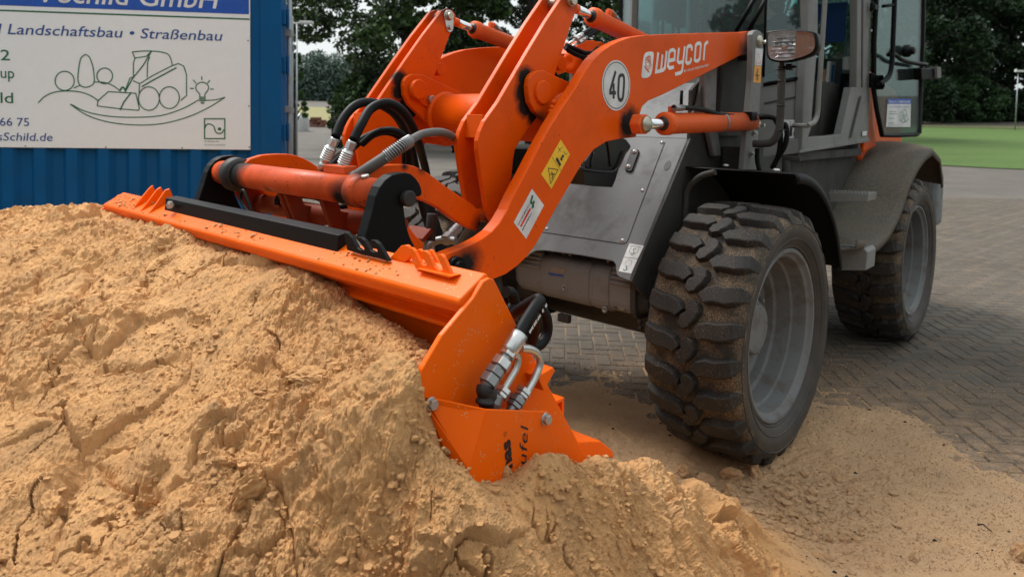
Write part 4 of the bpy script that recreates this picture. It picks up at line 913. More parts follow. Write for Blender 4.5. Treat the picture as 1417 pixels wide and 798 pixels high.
# interior: seat, wheel, console
q = MB(); q.box((-1.85, .0, 1.72), (.48, .50, .12)); q.build('seat_cushion', M['seat'], cab, bevel=.04, seg=3)
q = MB(); q.box((-2.10, .0, 2.05), (.12, .46, .62), np.array([[cos(.15), 0, sin(.15)], [0, 1, 0], [-sin(.15), 0, cos(.15)]]).T); q.build('seat_back', M['seat'], cab, bevel=.04, seg=3)
q = MB(); q.box((-1.85, 0, 1.53), (.4, .42, .28)); q.build('seat_base', M['black_plastic'], cab, bevel=.01)
SWC = np.array([-1.38, 0, 2.18]); sa = frame_dir((0, 0, 0), (-.55, 0, .83)); s1 = np.array([0, 1., 0]); s2 = np.cross(sa, s1)
q = MB(); q.tube([SWC + .20 * (cos(a) * s1 + sin(a) * s2) for a in np.linspace(0, 2 * pi, 32, endpoint=False)], .014, 10, closed=True)
for a in (.3, 2.8, 4.7): q.tube([SWC, SWC + .2 * (cos(a) * s1 + sin(a) * s2)], .012, 8)
q.lathe([(-.02, .05), (.01, .05), (.02, .03), (.02, 0)], SWC, sa, 20); q.tube([SWC, SWC - sa * .55], [.03, .05], 14); q.build('steering_wheel', M['black_plastic'], cab)
q = MB(); q.box((-1.12, 0, 1.80), (.16, .42, .45)); q.build('dashboard', M['seat'], cab, bevel=.03)
q = MB(); q.box((-2.0, .42, 1.62), (.5, .2, .5)); q.build('side_console', M['grey_dark'], cab, bevel=.02)
q = MB(); q.tube([(-1.75, .42, 1.86), (-1.68, .42, 2.02)], .012, 8); q.lathe([(0, .02), (.03, .03), (.07, .028), (.09, .01)], (-1.68, .42, 2.0), (.2, 0, 1), 12); q.build('joystick', M['black_plastic'], cab)
for p in (((918, 10)), ((932, 14)), ((940, 20))):
    c = L(*p, NX, -1.6); q = MB(); q.box(c, (.05, .09, .2)); q.tube([c, c - [0, 0, .25]], .012, 8); q.build('monitor', M['black_plastic'], cab, bevel=.008)
q = MB(); q.prism([L(a, b, NX, -2.22) for a, b in ((1129, 6), (1172, 3), (1170, 58), (1139, 59))], (-.006, 0, 0)); q.build('notice', M['blue_print'], cab)

# ---- open door folded back along the side
door = empty('door', parent=loader)
Hx, Ex = np.array([-2.27, .70]), np.array([-2.93, .87]); dd_ = (Ex - Hx) / np.linalg.norm(Ex - Hx); nD = np.array([-dd_[1], dd_[0]]); nD = nD if nD[1] > 0 else -nD
NDr = (nD[0], nD[1], 0); DDr = nD @ Hx
def LD(a, b, off=0.0): return L(a, b, NDr, DDr + off)
dout = [(1213, -70), (1212.5, 0), (1209.5, 60), (1209, 123), (1213, 150), (1220.5, 187.5), (1240, 187.5), (1268, 186.5), (1272, 184), (1274, 110), (1276.5, 60), (1277.5, 0), (1279, -70)]
q = MB(); q.tube([LD(a, b) for a, b in dout], .017, 10, closed=True); q.build('door_frame', M['black_plastic'], door)
q = MB(); q.prism([LD(a, b, -.003) for a, b in dout], (*(nD * .005), 0)); q.build('door_glass', M['glass_door'], door)
q = MB(); q.tube(spline([LD(a, b, .07) for a, b in ((1241, -70), (1238, 0), (1236, 50), (1234, 88), (1231, 103), (1225, 111), (1217, 116))]), .017, 12)
q.cyl(LD(1222, 9, .07), LD(1238, 7, .07), .012, 10); q.cyl(LD(1217, 116, .07), LD(1215, 116, -.0), .015, 10); q.lathe([(-.02, .035), (.02, .035)], LD(1216, 111, .04), NDr, 14); q.lathe([(-.02, .032), (.02, .032)], LD(1217, 118, .04), NDr, 14); q.build('door_handle', M['black_plastic'], door)
q = MB(); q.tube(spline([LD(a, b, .06) for a, b in ((1229, 76), (1238, 76), (1248, 83), (1262, 87), (1282, 90))]), .015, 12); q.build('latch_rod', M['black_plastic'], door)
q = MB(); q.prism([LD(a, b, .03) for a, b in ((1263, 95), (1290, 96), (1291, 109), (1264, 111))], (*(nD * .06), 0)); q.build('latch_box', M['black_plastic'], door, bevel=.006)
q = MB(); q.prism([LD(a, b, .05) for a, b in ((1285, 93), (1290.5, 93.5), (1291.5, 108), (1286, 109))], (*(nD * .06), 0)); q.build('latch_plate', M['grey_cab'], door, bevel=.003)
c = LD(1252, 71, .02); q = MB(); q.lathe([(-.02, .03), (0, .045), (.03, .045), (.04, .025), (.06, .03), (.07, .02), (.07, 0)], c, NDr, 18); q.build('door_stop', M['black_plastic'], door)
for a, b in ((1207, 10), (1206, 107), (1206, 116)):
    p = LY(a, b, .69); q = MB(); q.cyl(p - [0, 0, .03], p + [0, 0, .03], .016, 12); q.box(p + [-.04, .01, 0], (.10, .02, .035)); q.build('hinge', M['black'], door, bevel=.003)
stp = [LD(a, b, .004) for a, b in ((1228.5, 137), (1260.5, 137), (1259.5, 176), (1226, 175.5))]
q = MB(); q.prism(stp, (*(nD * .001), 0)); stk_ = q.build('door_sticker', M['label_white'], door)
e_ = np.array([*nD, 0]) * .0015
g = lambda u, v: lerp(lerp(stp[3], stp[0], v), lerp(stp[2], stp[1], v), u) + e_
q = MB(); q.prism([g(0, .82), g(1, .82), g(1, 1), g(0, 1)], e_ * .3); q.build('sticker_band', M['blue_band'], stk_)
text('sticker_print', 'Bruns A. Schild GmbH', g(.05, .86) + e_ * .6, g(.95, .86) + e_ * .6, .020, NDr, M['white'], stk_, bold=.01)
text('sticker_print', 'Garten- Landschaftsbau · Straßenbau', g(.1, .70), g(.9, .70), .010, NDr, M['blue_print'], stk_)
q = MB()
for v, u1 in ((.54, .38), (.46, .42), (.30, .36), (.13, .34)): ribbon(q, [g(.08 + .04 * k, v + (.012 if k % 2 else -.006)) for k in range(int((u1 - .08) / .04) + 1)], .0035, NDr)
q.build('sticker_lines', M['green_print'], stk_)
text('sticker_print', 'www.BrunsSchild.de', g(.06, .05), g(.5, .05), .008, NDr, M['blue_print'], stk_)
q = MB()
for (u, v, r_) in ((.6, .4, .03), (.72, .45, .035), (.8, .32, .03), (.68, .28, .03)): ribbon(q, [g(u, v) + r_ * (cos(a) * np.array([-dd_[0] * -1, -dd_[1] * -1, 0]) + sin(a) * np.array([0, 0, 1.])) for a in np.linspace(0, 2 * pi, 16, endpoint=False)], .003, NDr, True)
ribbon(q, [g(.5, .25), g(.7, .18), g(.93, .28)], .003, NDr); q.build('sticker_drawing', M['green_print'], stk_)

# ---- rear hood
q = MB(); q.prism([(-2.30, .60, 1.40), (-2.30, .60, 2.02), (-2.6, .58, 2.0), (-3.5, .56, 1.88), (-3.9, .52, 1.62), (-3.95, .50, 1.2), (-3.9, .50, 1.0), (-2.9, .55, 1.0)], (0, -1.2, 0)); q.build('engine_hood', M['cylinder'], loader, bevel=.04, seg=3)
q = MB(); q.plate([(-2.30, 2.0), (-2.42, 1.9), (-2.5, 1.6), (-2.62, 1.42), (-2.30, 1.38)], .60, .64); q.build('hood_corner', M['orange'], loader, bevel=.01)
q = MB(); q.box((-3.85, 0, .95), (.3, 1.7, .5)); q.build('counterweight', M['grey'], loader, bevel=.06, seg=3)

# ---- headlight on its bent pole
hl = empty('headlight', parent=loader)
XH = -.30
hz = lambda pts: [L(a, b, NX, XH) for a, b in zc(860, 0, 4.693, pts)]
O1 = hz(sp2([(944, 300), (946, 225), (962, 205), (1050, 196), (1170, 199), (1248, 211), (1268, 232), (1276, 290), (1262, 332), (1222, 362), (1130, 392), (1045, 404), (975, 394), (950, 364), (944, 300)], 4)[:-1])
cc = np.mean(O1, axis=0)
rings = [[cc + (p - cc) * s_ + np.array([dx, 0, 0]) for p in O1] for s_, dx in ((.93, .012), (1.0, .010), (1.02, -.01), (1.0, -.05), (.85, -.10), (.55, -.13))]
n = len(O1); q = MB(); q.add([p for r in rings for p in r], [(i * n + k, i * n + (k + 1) % n, (i + 1) * n + (k + 1) % n, (i + 1) * n + k) for i in range(5) for k in range(n)] + [tuple(range(5 * n, 6 * n))], 0, True)
q.build('lamp_housing', M['black_plastic'], hl)
xs_split = hz([(1135, 300)])[0][1]
def bowl(sel, dz, mat, name):
    q = MB(); pts = [cc + (p - cc) * .92 for p in O1]; pts = [np.array([p[0], min(p[1], xs_split) if sel == 'l' else max(p[1], xs_split), p[2]]) for p in pts]
    c2 = np.mean(pts, axis=0); rg = [[c2 + (p - c2) * s_ + np.array([dx, 0, 0]) for p in pts] for s_, dx in ((1, .009), (.97, .004), (.8, -.010), (.5, -.018), (.2, -.020))]
    q.add([p for r in rg for p in r], [(i * n + k, i * n + (k + 1) % n, (i + 1) * n + (k + 1) % n, (i + 1) * n + k) for i in range(4) for k in range(n)] + [tuple(range(4 * n, 5 * n))], 0, False)
    return q.build(name, mat, hl)
bowl('l', 0, M['reflector'], 'reflector'); bowl('r', 0, M['amber_lens'], 'indicator')
q = MB(); rf_ = random.Random(9); ya_, yb_ = hz([(975, 300)])[0][1], hz([(1128, 300)])[0][1]
for iy in range(7):
    for iz in range(6):
        yy_ = ya_ + (yb_ - ya_) * (iy + .5) / 7; zz_ = cc[2] + (iz - 2.5) * .019; w_ = (yb_ - ya_) / 7 * .5; tx, tz = rf_.uniform(-.003, .003), rf_.uniform(.003, .0095)
        if iy == 0 and iz in (0, 5): continue
        q.add([(XH - .004 + tz - tx, yy_ - w_, zz_ - .0095), (XH - .004 + tz + tx, yy_ + w_, zz_ - .0095), (XH - .004 - tz + tx, yy_ + w_, zz_ + .0095), (XH - .004 - tz - tx, yy_ - w_, zz_ + .0095)], [(0, 1, 2, 3)])
fo = q.build('reflector_facets', plain('mirror_facets', (.97, .97, .97), .22, .55), hl)
q = MB(); q.lathe([(0, .0), (0, .018), (.03, .018), (.035, .01), (.035, 0)], hz([(1055, 300)])[0] + [-.028, 0, 0], (1, 0, 0), 18); q.box(hz([(1090, 250)])[0] + [-.010, 0, 0], (.006, .05, .03)); q.box(hz([(1010, 330)])[0] + [-.010, 0, 0], (.006, .04, .05)); q.build('bulb_shield', M['zinc'], hl)
q = MB(); pts = [cc + (p - cc) * .93 + [.010, 0, 0] for p in O1]; q.prism(pts, (.004, 0, 0)); q.build('lens', M['lens'], hl)
q = MB()
for k in range(9): y = lerp(hz([(1145, 300)])[0], hz([(1250, 300)])[0], k / 8)[1]; q.box((XH + .006, y, cc[2]), (.004, .003, .10 - .006 * k))
q.build('indicator_ribs', M['amber_lens'], hl)
q = MB(); pp = [L(a, b, NX, -.36) for a, b in ((1082, 84), (1082, 96), (1081, 130), (1079.5, 165), (1077, 183), (1069, 196), (1056, 199), (1043, 199))]; q.tube(spline(pp), [.012] * 9 + [.019] * (len(spline(pp)) - 9), 14); q.build('lamp_pole', M['grey_dark'], hl)
q = MB()
for k in (96, 112, 146, 180): p = L(1081, k, NX, -.36); q.cyl(p - [0, 0, .003], p + [0, 0, .003], .0215, 14)
q.build('cable_tie', M['ink'], hl)
q = MB(); p = L(1090, 93, NX, -.36); q.box(p, (.02, .09, .012)); q.box(p + [0, 0.01, -.0], (.03, .03, .03)); q.build('lamp_bracket', M['black_plastic'], hl, bevel=.003)
for P_ in (((1052, 163), (1063, 162), (1073, 165), (1079, 176), (1080, 195), (1077, 215), (1070, 232)), ((1078, 182), (1086, 172), (1089, 185), (1086, 202), (1078, 216), (1068, 233)), ((1048, 205), (1048, 222), (1052, 240))):
    q = MB(); q.tube(spline([L(a, b, NX, -.42) for a, b in P_]), .013, 12); q.build('hose', M['hose'], loader)
q = MB(); p = L(1088, 222, NX, -.5); q.cyl(p + [0, 0, -.08], p, .02, 12); q.box(p + [0, .03, .01], (.02, .09, .02)); q.build('door_bracket', M['grey_dark'], loader, bevel=.002)

# twin headlight on the far side
def copy_tree(o, parent=None):
    c = o.copy(); COL.objects.link(c); c.parent = parent
    for ch_ in list(o.children): copy_tree(ch_, c)
    return c
h2 = copy_tree(hl, loader); h2.location = (0, -1.72, 0)

# ================================================================== BUCKET (hangs on the quick hitch)
bucket = empty('loader_bucket', 'bright orange wide steel bucket with hydraulic pipes on its near cheek, dug into the sand', 'bucket', loc=tuple(LO), rz=atan2(-LU[1], -LU[0]))
BW = 1.09
ck = [(684, 386.5), (678, 384.5), (670, 389), (656, 411.6), (612, 464), (584, 511), (578, 527), (577, 545), (590, 556), (593, 570), (614, 612), (640, 640), (670, 690), (760, 700), (830, 660), (801, 613), (750.5, 517), (717, 453.7)]
CKX = XZ(ck, BW)
for sg in (1, -1):
    q = MB(); q.plate(CKX, sg * (BW - .014), sg * BW); q.build('cheek_plate', M['orange_bucket'], bucket, bevel=.003)
q = MB(); tb = [(2.055, 1.232), (2.060, 1.238), (2.066, 1.237), (2.138, 1.196), (2.143, 1.190), (2.142, 1.182), (2.128, 1.160), (2.060, 1.120), (2.045, 1.14), (2.050, 1.20)]
q.plate(tb, -BW + .014, BW - .014); q.build('top_beam', M['orange_bucket'], bucket, bevel=.005, seg=3)
bk = [(2.060, 1.135), (1.99, 1.02), (1.90, .86), (1.82, .70), (1.86, .60), (2.1, .50), (2.45, .42)]
q = MB(); q.plate(bk + [(x - .012, z - .006) for x, z in bk[::-1]], -BW + .014, BW - .014); q.build('back_sheet', M['orange_bucket'], bucket)
q = MB(); q.plate([(2.040, 1.105), (2.062, 1.098), (2.060, 1.088), (2.025, 1.080)], -BW + .014, BW - .014); q.build('cutting_rail', M['orange_bucket'], bucket, bevel=.002)
# cover plate over the near cheek
q = MB(); a0, a1, a2 = LY(589, 547.7, BW + .002), LY(675, 566, BW + .085), LY(757, 569, BW + .085)
yb = BW + .085
b0, b1 = LY(600, 590, BW + .002), LY(668, 700, yb)
pts_l = [LY(589, 548, BW + .002), LY(674, 566, yb), LY(650, 650, yb) , LY(650, 700, yb), LY(610, 640, BW + .01), LY(592, 566, BW + .002)]
q.prism(pts_l, (0, -.006, 0)); 
pts_m = [LY(674, 566, yb), LY(758, 569, yb), LY(775, 640, yb), LY(790, 700, yb), LY(650, 700, yb), LY(650, 650, yb)]
q.prism(pts_m, (0, -.006, 0)); q.build('side_cover', M['orange_bucket'], bucket, bevel=.002)
for (a, b, y) in ((596, 558, BW + .010), (754, 579, yb)):
    p = LY(a, b, y); q = MB(); q.lathe([(0, .014), (.003, .014), (.003, .010)], p, (0, 1, 0), 20); q.hexn(p, p + [0, .013, 0], .0115); q.build('bolt', M['bolt'], bucket, bevel=.001)
t0, t1 = LY(711, 700, yb), LY(706, 598, yb)
text('bucket_lettering', 'nas', LY(708.5, 646, yb), LY(705, 606, yb), .0275, ND, M['ink'], bucket, bold=.045, off=.0008)
text('bucket_lettering', 'aufel', LY(727, 659, yb), LY(731, 583.5, yb), .027, ND, M['ink'], bucket, shear=.35, off=.0008, spacing=1.1)
q = MB(); c = LY(699, 600, yb + .0008); ribbon(q, [c + .004 * np.array([cos(a), 0, sin(a)]) for a in np.linspace(0, 2 * pi, 16, endpoint=False)], .001, ND, True); q.build('registered_mark', M['ink'], bucket)
# gusset, tube end and lip corner behind the cheek
q = MB(); q.prism([LY(a, b, BW - .02) for a, b in ((717, 512), (739, 499), (742, 504), (726, 532))], (0, .06, 0)); q.build('gusset', M['orange_bucket'], bucket, bevel=.003)
c = LY(772, 566, BW - .05); q = MB()
for dx, dz, w, h in ((0, .020, .052, .008), (0, -.022, .052, .008), (-.022, 0, .008, .036), (.022, 0, .008, .036)): q.box(c + np.array([dx, -.2, dz]), (w, .4, h))
q.build('pivot_tube', M['orange_bucket'], bucket)
q = MB(); q.prism([LY(a, b, BW - .01) for a, b in ((795, 612), (812, 610), (832, 610), (848, 623), (850, 634), (838, 632), (800, 650))], (0, -.25, 0)); q.build('rear_lip', M['orange_bucket'], bucket, bevel=.004)
# combs at both ends of the top beam
def comb(y0, sgn, n=4):
    q = MB()
    for k in range(3):
        y = y0 - sgn * .062 * k
        q.plate([(2.10, 1.215), (2.088, 1.30 - .008 * k), (2.072, 1.312 - .008 * k), (2.055, 1.300), (2.03, 1.22)], y - .006, y + .006)
    q.plate([(2.125, 1.205), (2.10, 1.218), (2.02, 1.225), (2.02, 1.21)], min(y0 + .02 * sgn, y0 - sgn * .15), max(y0 + .02 * sgn, y0 - sgn * .15))
    return q
def comb_plate(pts, y, th, name='comb_plate'):
    q = MB(); q.plate(XZ(pts, y), y - th, y); return q.build(name, M['orange_bucket'], bucket, bevel=.002)
zk = lambda pts, x: [L(a, b, NX, x) for a, b in zc(530, 330, 11.4, pts)]
for x_, pts in ((2.100, [(515, 480), (480, 400), (392, 165), (400, 148), (425, 140), (455, 150), (490, 190), (540, 290), (590, 385), (620, 415), (660, 425), (682, 410), (650, 350), (590, 210), (605, 192), (650, 190), (690, 212), (715, 245), (800, 430), (850, 482), (900, 502), (935, 495), (925, 450), (850, 275), (870, 250), (905, 245), (950, 290), (1085, 590), (1040, 600), (640, 520)]),
                (2.062, [(500, 205), (530, 175), (565, 165), (590, 185), (650, 300), (700, 190), (730, 172), (760, 190), (940, 490), (900, 560), (560, 500)]),
                (2.085, [(105, 305), (285, 112), (320, 105), (360, 100), (395, 120), (410, 160), (440, 270), (400, 330), (345, 375), (250, 350)])):
    q = MB(); q.prism(zk(pts, x_), (-.010, 0, 0)); q.build('comb_plate', M['orange_bucket'], bucket, bevel=.0015)
q = MB(); q.prism(zk([(515, 480), (545, 470), (1085, 590), (1045, 625)], 2.112), (-.03, 0, 0)); q.build('comb_base', M['orange_bucket'], bucket, bevel=.001)
c = LY(587, 361, .80); q = MB(); q.cyl(c, c + [0, .03, 0], .010, 14); q.build('bolt', M['bolt'], bucket)
c = LY(563, 358, .78); q = MB(); q.cyl(c, c + [0, .04, 0], .012, 14); q.build('pivot_bolt', M['orange_tube'], bucket)
for k, yy in enumerate((-.62, -.70, -.78)):
    q = MB(); q.plate([(2.135, 1.197), (2.105, 1.235), (2.07, 1.285 - .004 * k), (2.055, 1.29), (2.04, 1.25), (2.05, 1.20)], yy - .012, yy); q.build('comb_plate', M['orange_bucket'], bucket, bevel=.002)
p = L(235.5, 283, NX, 2.11); q = MB(); q.hexn(p, p + [.01, .02, .0], .014); q.cyl(p + [.01, .02, 0], p + [.012, .028, 0], .009, 10); q.build('bolt', M['bolt'], bucket)
# black adapter: bar and two hooks
q = MB(); q.prism([(2.095, -.56, 1.262), (2.055, -.56, 1.268), (2.055, -.56, 1.240), (2.085, -.56, 1.215), (2.100, -.56, 1.215)], (0, 1.12, 0)); q.build('adapter_bar', M['black'], bucket, bevel=.002)
q = MB(); q.prism([L(a, b, NX, 2.103) for a, b in zc(430, 230, 4.693, [(215, 428), (240, 436), (262, 462), (300, 528), (322, 545), (345, 545), (345, 532), (296, 472), (302, 460), (325, 462), (345, 480), (385, 545), (408, 558), (432, 556), (430, 543), (384, 492), (390, 478), (412, 480), (440, 505), (505, 618), (440, 600), (330, 575), (235, 545)])], (-.012, 0, 0)); q.build('adapter_comb', M['black'], bucket, bevel=.0015)
hk = zc(500, 240, 6.38, [(25, 590), (60, 470), (100, 330), (130, 200), (165, 120), (215, 55), (270, 15), (330, 0), (390, -8), (440, 5), (480, 40), (515, 90), (530, 130), (537, 170), (528, 195), (510, 208), (490, 200), (475, 180), (440, 165), (400, 160), (370, 185), (360, 220), (372, 260), (380, 330), (395, 450), (430, 560), (480, 660), (470, 690), (420, 740), (240, 740), (200, 710), (110, 600), (60, 605)])
HKX = XZ(hk, .545)
for sg in (1, -1):
    q = MB(); q.plate(HKX, min(sg * .505, sg * .545), max(sg * .505, sg * .545)); q.build('hook_plate', M['black'], bucket, bevel=.003)
c = LY(567, 275, .56); q = MB(); q.cyl(c - [0, .09, 0], c + [0, .004, 0], .024, 24); q.build('hook_stop_pin', M['grease'], hitch, bevel=.004)
p0 = L(338, 278, NX, 2.02); q = MB(); q.tube(spline([p0 + [0, .06, -.04], p0 + [0, .02, .01], p0 + [0, -.01, .035], p0 + [0, -.02, .0], p0 + [0, .05, -.05]]), .0055, 8); q.build('safety_ring', M['black'], bucket)

# hydraulic pipes on the cheek
z5 = lambda pts: zc(640, 450, 3.99, pts)
hyd = lambda a, b, y: LY(640 + a / 3.99, 450 + b / 3.99, y)
YF = BW + .050
A_, B_ = hyd(310, 60, YF), hyd(120, 350, YF)
d = frame_dir(A_, B_); ln = np.linalg.norm(B_ - A_)
q = MB(); q.lathe([(-.015, .0125), (-.013, .0185), (.0, .0195), (.030, .0195), (.036, .016), (.040, .010)], hyd(300, 75, YF), d, 24); q.build('hose_ferrule', M['zinc'], bucket)
for (s_, e_, r_, mt) in (((262, 140), (243, 170), .0185, 'zinc'), ((228, 190), (200, 232), .0225, 'zinc'), ((190, 240), (168, 275), .0215, 'steel_dull'), ((165, 280), (135, 325), .0215, 'steel_dull')):
    q = MB(); a, b = hyd(*s_, YF), hyd(*e_, YF); q.hexn(a, b, r_); q.build('hex_nut', M[mt], bucket, bevel=.0015)
q = MB(); q.cyl(hyd(290, 100, YF), B_, .0135, 18); q.build('union_tube', M['steel_dull'], bucket)
q = MB(); q.tube(spline([hyd(130, 340, YF), hyd(125, 360, YF), hyd(145, 385, YF), hyd(165, 395, YF)]), .019, 16); q.lathe([(0, .018), (.008, .018), (.010, .021), (.016, .021), (.018, .018)], hyd(130, 385, YF), frame_dir(hyd(130, 385, YF), hyd(125, 420, YF)), 20); q.tube([hyd(125, 350, YF), hyd(130, 400, YF), hyd(135, 460, YF)], .0165, 16); q.build('elbow', M['grease'], bucket)
q = MB(); q.hexn(hyd(175, 375, YF), hyd(155, 430, YF), .024); q.cyl(hyd(170, 400, YF), hyd(160, 470, YF), .018, 16); q.build('hex_nut', M['steel_dull'], bucket, bevel=.002)
q = MB(); P_ = [hyd(a, b, BW + .035) for a, b in ((322, 125), (372, 132), (408, 152), (427, 185), (425, 225), (408, 268), (385, 315), (355, 365), (330, 405))]; q.tube(spline(P_), .0092, 16); q.build('steel_pipe', M['zinc'], bucket)
q = MB(); P_ = [hyd(a, b, BW + .025) for a, b in ((282, 160), (300, 168), (306, 190), (295, 235), (270, 280), (240, 330), (222, 362))]; q.tube(spline(P_), .0088, 16); q.build('steel_pipe', M['zinc'], bucket)
for (s_, e_, r_, y, mt) in (((345, 355), (320, 395), .019, BW + .035, 'zinc'), ((310, 400), (278, 452), .0205, BW + .035, 'steel_dull'), ((235, 350), (205, 395), .0175, BW + .025, 'zinc')):
    q = MB(); a, b = hyd(*s_, y), hyd(*e_, y); q.hexn(a, lerp(a, b, .55), r_); q.hexn(lerp(a, b, .6), b, r_ * .94); q.cyl(lerp(a, b, -.1), lerp(a, b, 1.5), r_ * .6, 14); q.build('hex_nut', M[mt], bucket, bevel=.0015)
hh = [LY(a, b, YF - .01 * i) for i, (a, b) in enumerate([(715, 466), (722, 453), (731, 438), (741, 423), (748, 415)])]
q = MB(); q.tube(spline(hh), .0135, 16); q.tube(spline([hh[-1] + [0, 0, 0.0], hh[-1] + [-.006, -.02, -.004], hh[-1] + [-.02, -.10, -.06], LY(742, 440, .95), LY(735, 480, .9)]), .0135, 14); h = q.build('hose', M['hose'], bucket)
t0, t1 = hh[0] + [0, .0142, 0], hh[-1] + [0, .0142, 0]; nn2 = np.array([0, 1., 0])
text('hose_print', 'IR   SI   WP 200 BAR    SI', lerp(t1, t0, .02) + [-.006, .0, -.004], lerp(t1, t0, .96) + [-.008, 0, -.004], .0080, nn2, M['white'], bucket, bold=.04)
for P_ in (((722, 430), (716, 424), (708, 426), (706, 440), (716, 470), (732, 480), (748, 476), (757, 460), (756, 440), (746, 424), (730, 418)), ((700, 404), (708, 406), (712, 420), (712, 440), (706, 460))):
    q = MB(); q.tube(spline([LY(a, b, .86) for a, b in P_]), .016, 14); q.build('hose', M['hose'], bucket)

# ================================================================== CONTAINER AND SIGN
CD = np.array([sin(radians(81.8)), cos(radians(81.8)), 0]); CC = px_world(372, 200, 5.2); CC[2] = 0
container = empty('shipping_container', 'blue corrugated steel shipping container behind the sand pile', 'container', loc=tuple(CC), rz=atan2(CD[1], CD[0]))
# container frame: x along the long side (right end at 0), y into the container
CY_ = np.array([-CD[1], CD[0], 0])
def CLp(px, py, off=0.0):
    """sight line to the plane of the container's long side, in container coordinates"""
    r = raydir(px, py); o = np.array([0, 0, CAM_H]) - CC; t = (off - o @ CY_) / (r @ CY_); p = o + t * r
    return np.array([p @ CD, p @ CY_, p[2]])
xr = CLp(361, 150)[0]; xe = CLp(390, 150)[0]
q = MB(); pitch = .278; x = xr; prof = []
while x > -6.0:
    prof += [(x, .0), (x - .07, .0), (x - .105, .036), (x - .175, .036)]; x -= pitch * .76
n = len(prof); v = [(a, b, .12) for a, b in prof] + [(a, b, 2.47) for a, b in prof]
q.add(v, [(i, i + 1, i + 1 + n, i + n) for i in range(n - 1)]); q.build('corrugated_wall', M['cblue'], container)
q = MB(); q.box(((xe + xr) / 2, .05, 1.29), (xe - xr, .14, 2.58)); q.build('corner_post', M['cblue'], container, bevel=.006)
q = MB(); q.box((-3, .05, .07), (6, .12, .14)); q.box((-3, .05, 2.52), (6, .10, .12)); q.build('side_rail', M['cblue'], container, bevel=.005)
q = MB()
for z_ in (2.54, .06): q.prism([(-6, .1, z_), (xe - .02, .1, z_), (xe - .34, 2.4, z_), (-6, 2.4, z_)], (0, 0, .05))
q.box((-3.2, 2.42, 1.3), (5.6, .05, 2.4)); q.build('roof_and_floor', M['cblue'], container)
de = np.array([-.30, 2.0]); de = de / np.linalg.norm(de)
q = MB(); q.prism([(xe, .10, .1), (xe + de[0] * 1.9, .1 + de[1] * 1.9, .1), (xe + de[0] * 1.9 - .06, .1 + de[1] * 1.9, .1), (xe - .06, .1, .1)], (0, 0, 2.4)); q.build('end_door', M['cblue'], container, bevel=.004)
for k, (a, w) in enumerate(((391.5, .02), (400, .4), (408, .9))):
    pass
for k, s_ in enumerate((.08, .45, 1.35)):
    x_, y_ = xe + .035 + de[0] * s_, .1 + de[1] * s_
    q = MB(); q.cyl((x_, y_, .15), (x_, y_, 2.5), .017, 12)
    for z in (.35, 1.1, 1.62, 2.2): q.box((x_ - .005, y_, z), (.05, .07, .05))
    q.build('locking_rod', M['galv'], container, bevel=.002)
for z in (.4, 1.0, 1.45, 1.95, 2.3):
    q = MB(); q.box((xe + .005, .06, z), (.03, .10, .11)); q.cyl((xe + .028, .08, z - .07), (xe + .028, .08, z + .07), .012, 10); q.build('door_hinge', M['cblue'], container, bevel=.004)

SO = -.008
sign = empty('company_sign', 'white company sign with blue band and green loader drawing on the blue container', 'sign', loc=tuple(CC), rz=atan2(CD[1], CD[0]))
cs = lambda a, b: CLp(a, b, SO)
sR, sB = cs(346.5, 207)[0], cs(346.5, 207.5)[2]
sT = cs(346, 100)[2] + .75; sL = sR - 3.2
NS = np.array([0, -1., 0])
q = MB(); q.box(((sL + sR) / 2, SO + .003, (sT + sB) / 2), (sR - sL, .005, sT - sB)); sb = q.build('board', M['sign_white'], sign, bevel=.002)
bz0, bz1 = cs(346, 20.5)[2], cs(346, 27)[2]
q = MB(); q.box(((sL + sR) / 2 - .002, SO - .0006, (bz0 + sT) / 2 - .004), (sR - sL - .012, .0012, sT - bz0 - .01)); q.build('blue_band', M['blue_band'], sign)
q = MB(); q.box(((sL + sR) / 2 - .002, SO - .0006, bz1), (sR - sL - .004, .0012, .011)); q.build('green_line', M['green_print'], sign)
def zs(pts, o=.0012): return [cs(a, b) + NS * o for a, b in zc(0, 0, 3.3238, pts)]
def stext(s_, a, b, cap, mat, **k): 
    p0, p1 = cs(*a) + NS * .0012, cs(*b) + NS * .0012; p1[2] = p0[2]; text('sign_lettering', s_, p0, p1, cap, NS, M[mat], sign, **k)
upx = abs(cs(200, 100)[2] - cs(200, 101)[2])
stext('. Schild GmbH', (60, 3), (304, 12), 27 * upx, 'white', shear=.18, bold=.008)
stext('l Landschaftsbau • Straßenbau', (-3, 47), (308, 56), 14.5 * upx, 'blue_print', shear=.18, bold=.004)
stext('2', (1, 83.5), (14, 83.5), 15 * upx, 'green_print', bold=.004)
stext('up', (1, 108), (20, 108), 15 * upx, 'green_print', bold=.004)
stext('ld', (1, 142.5), (18.5, 142.5), 15 * upx, 'green_print', bold=.004)
stext('66 75', (0, 174), (40.5, 175), 11.5 * upx, 'blue_print', bold=.002)
stext('sSchild.de', (-3, 194.5), (73, 196), 11.5 * upx, 'blue_print', shear=.12, bold=.002)
stext('Ihr Experte für', (283, 196.5), (303.5, 196.5), 2.3 * upx, 'green_print')
stext('Garten & Landschaft', (283, 201.3), (311.5, 201.3), 2.3 * upx, 'green_print')
dr = MB(); W_ = .0076
def ln_(pts, w=W_, closed=False): ribbon(dr, zs(pts), w, NS, closed)
def circ(cx, cy, rx, ry=None, w=W_): ry = ry or rx; ln_([(cx + rx * cos(a), cy + ry * sin(a)) for a in np.linspace(0, 2 * pi, 40, endpoint=False)], w, True)
circ(298, 373, 44); circ(482, 350, 36); circ(685, 454, 48, 54); circ(779, 450, 46, 50)
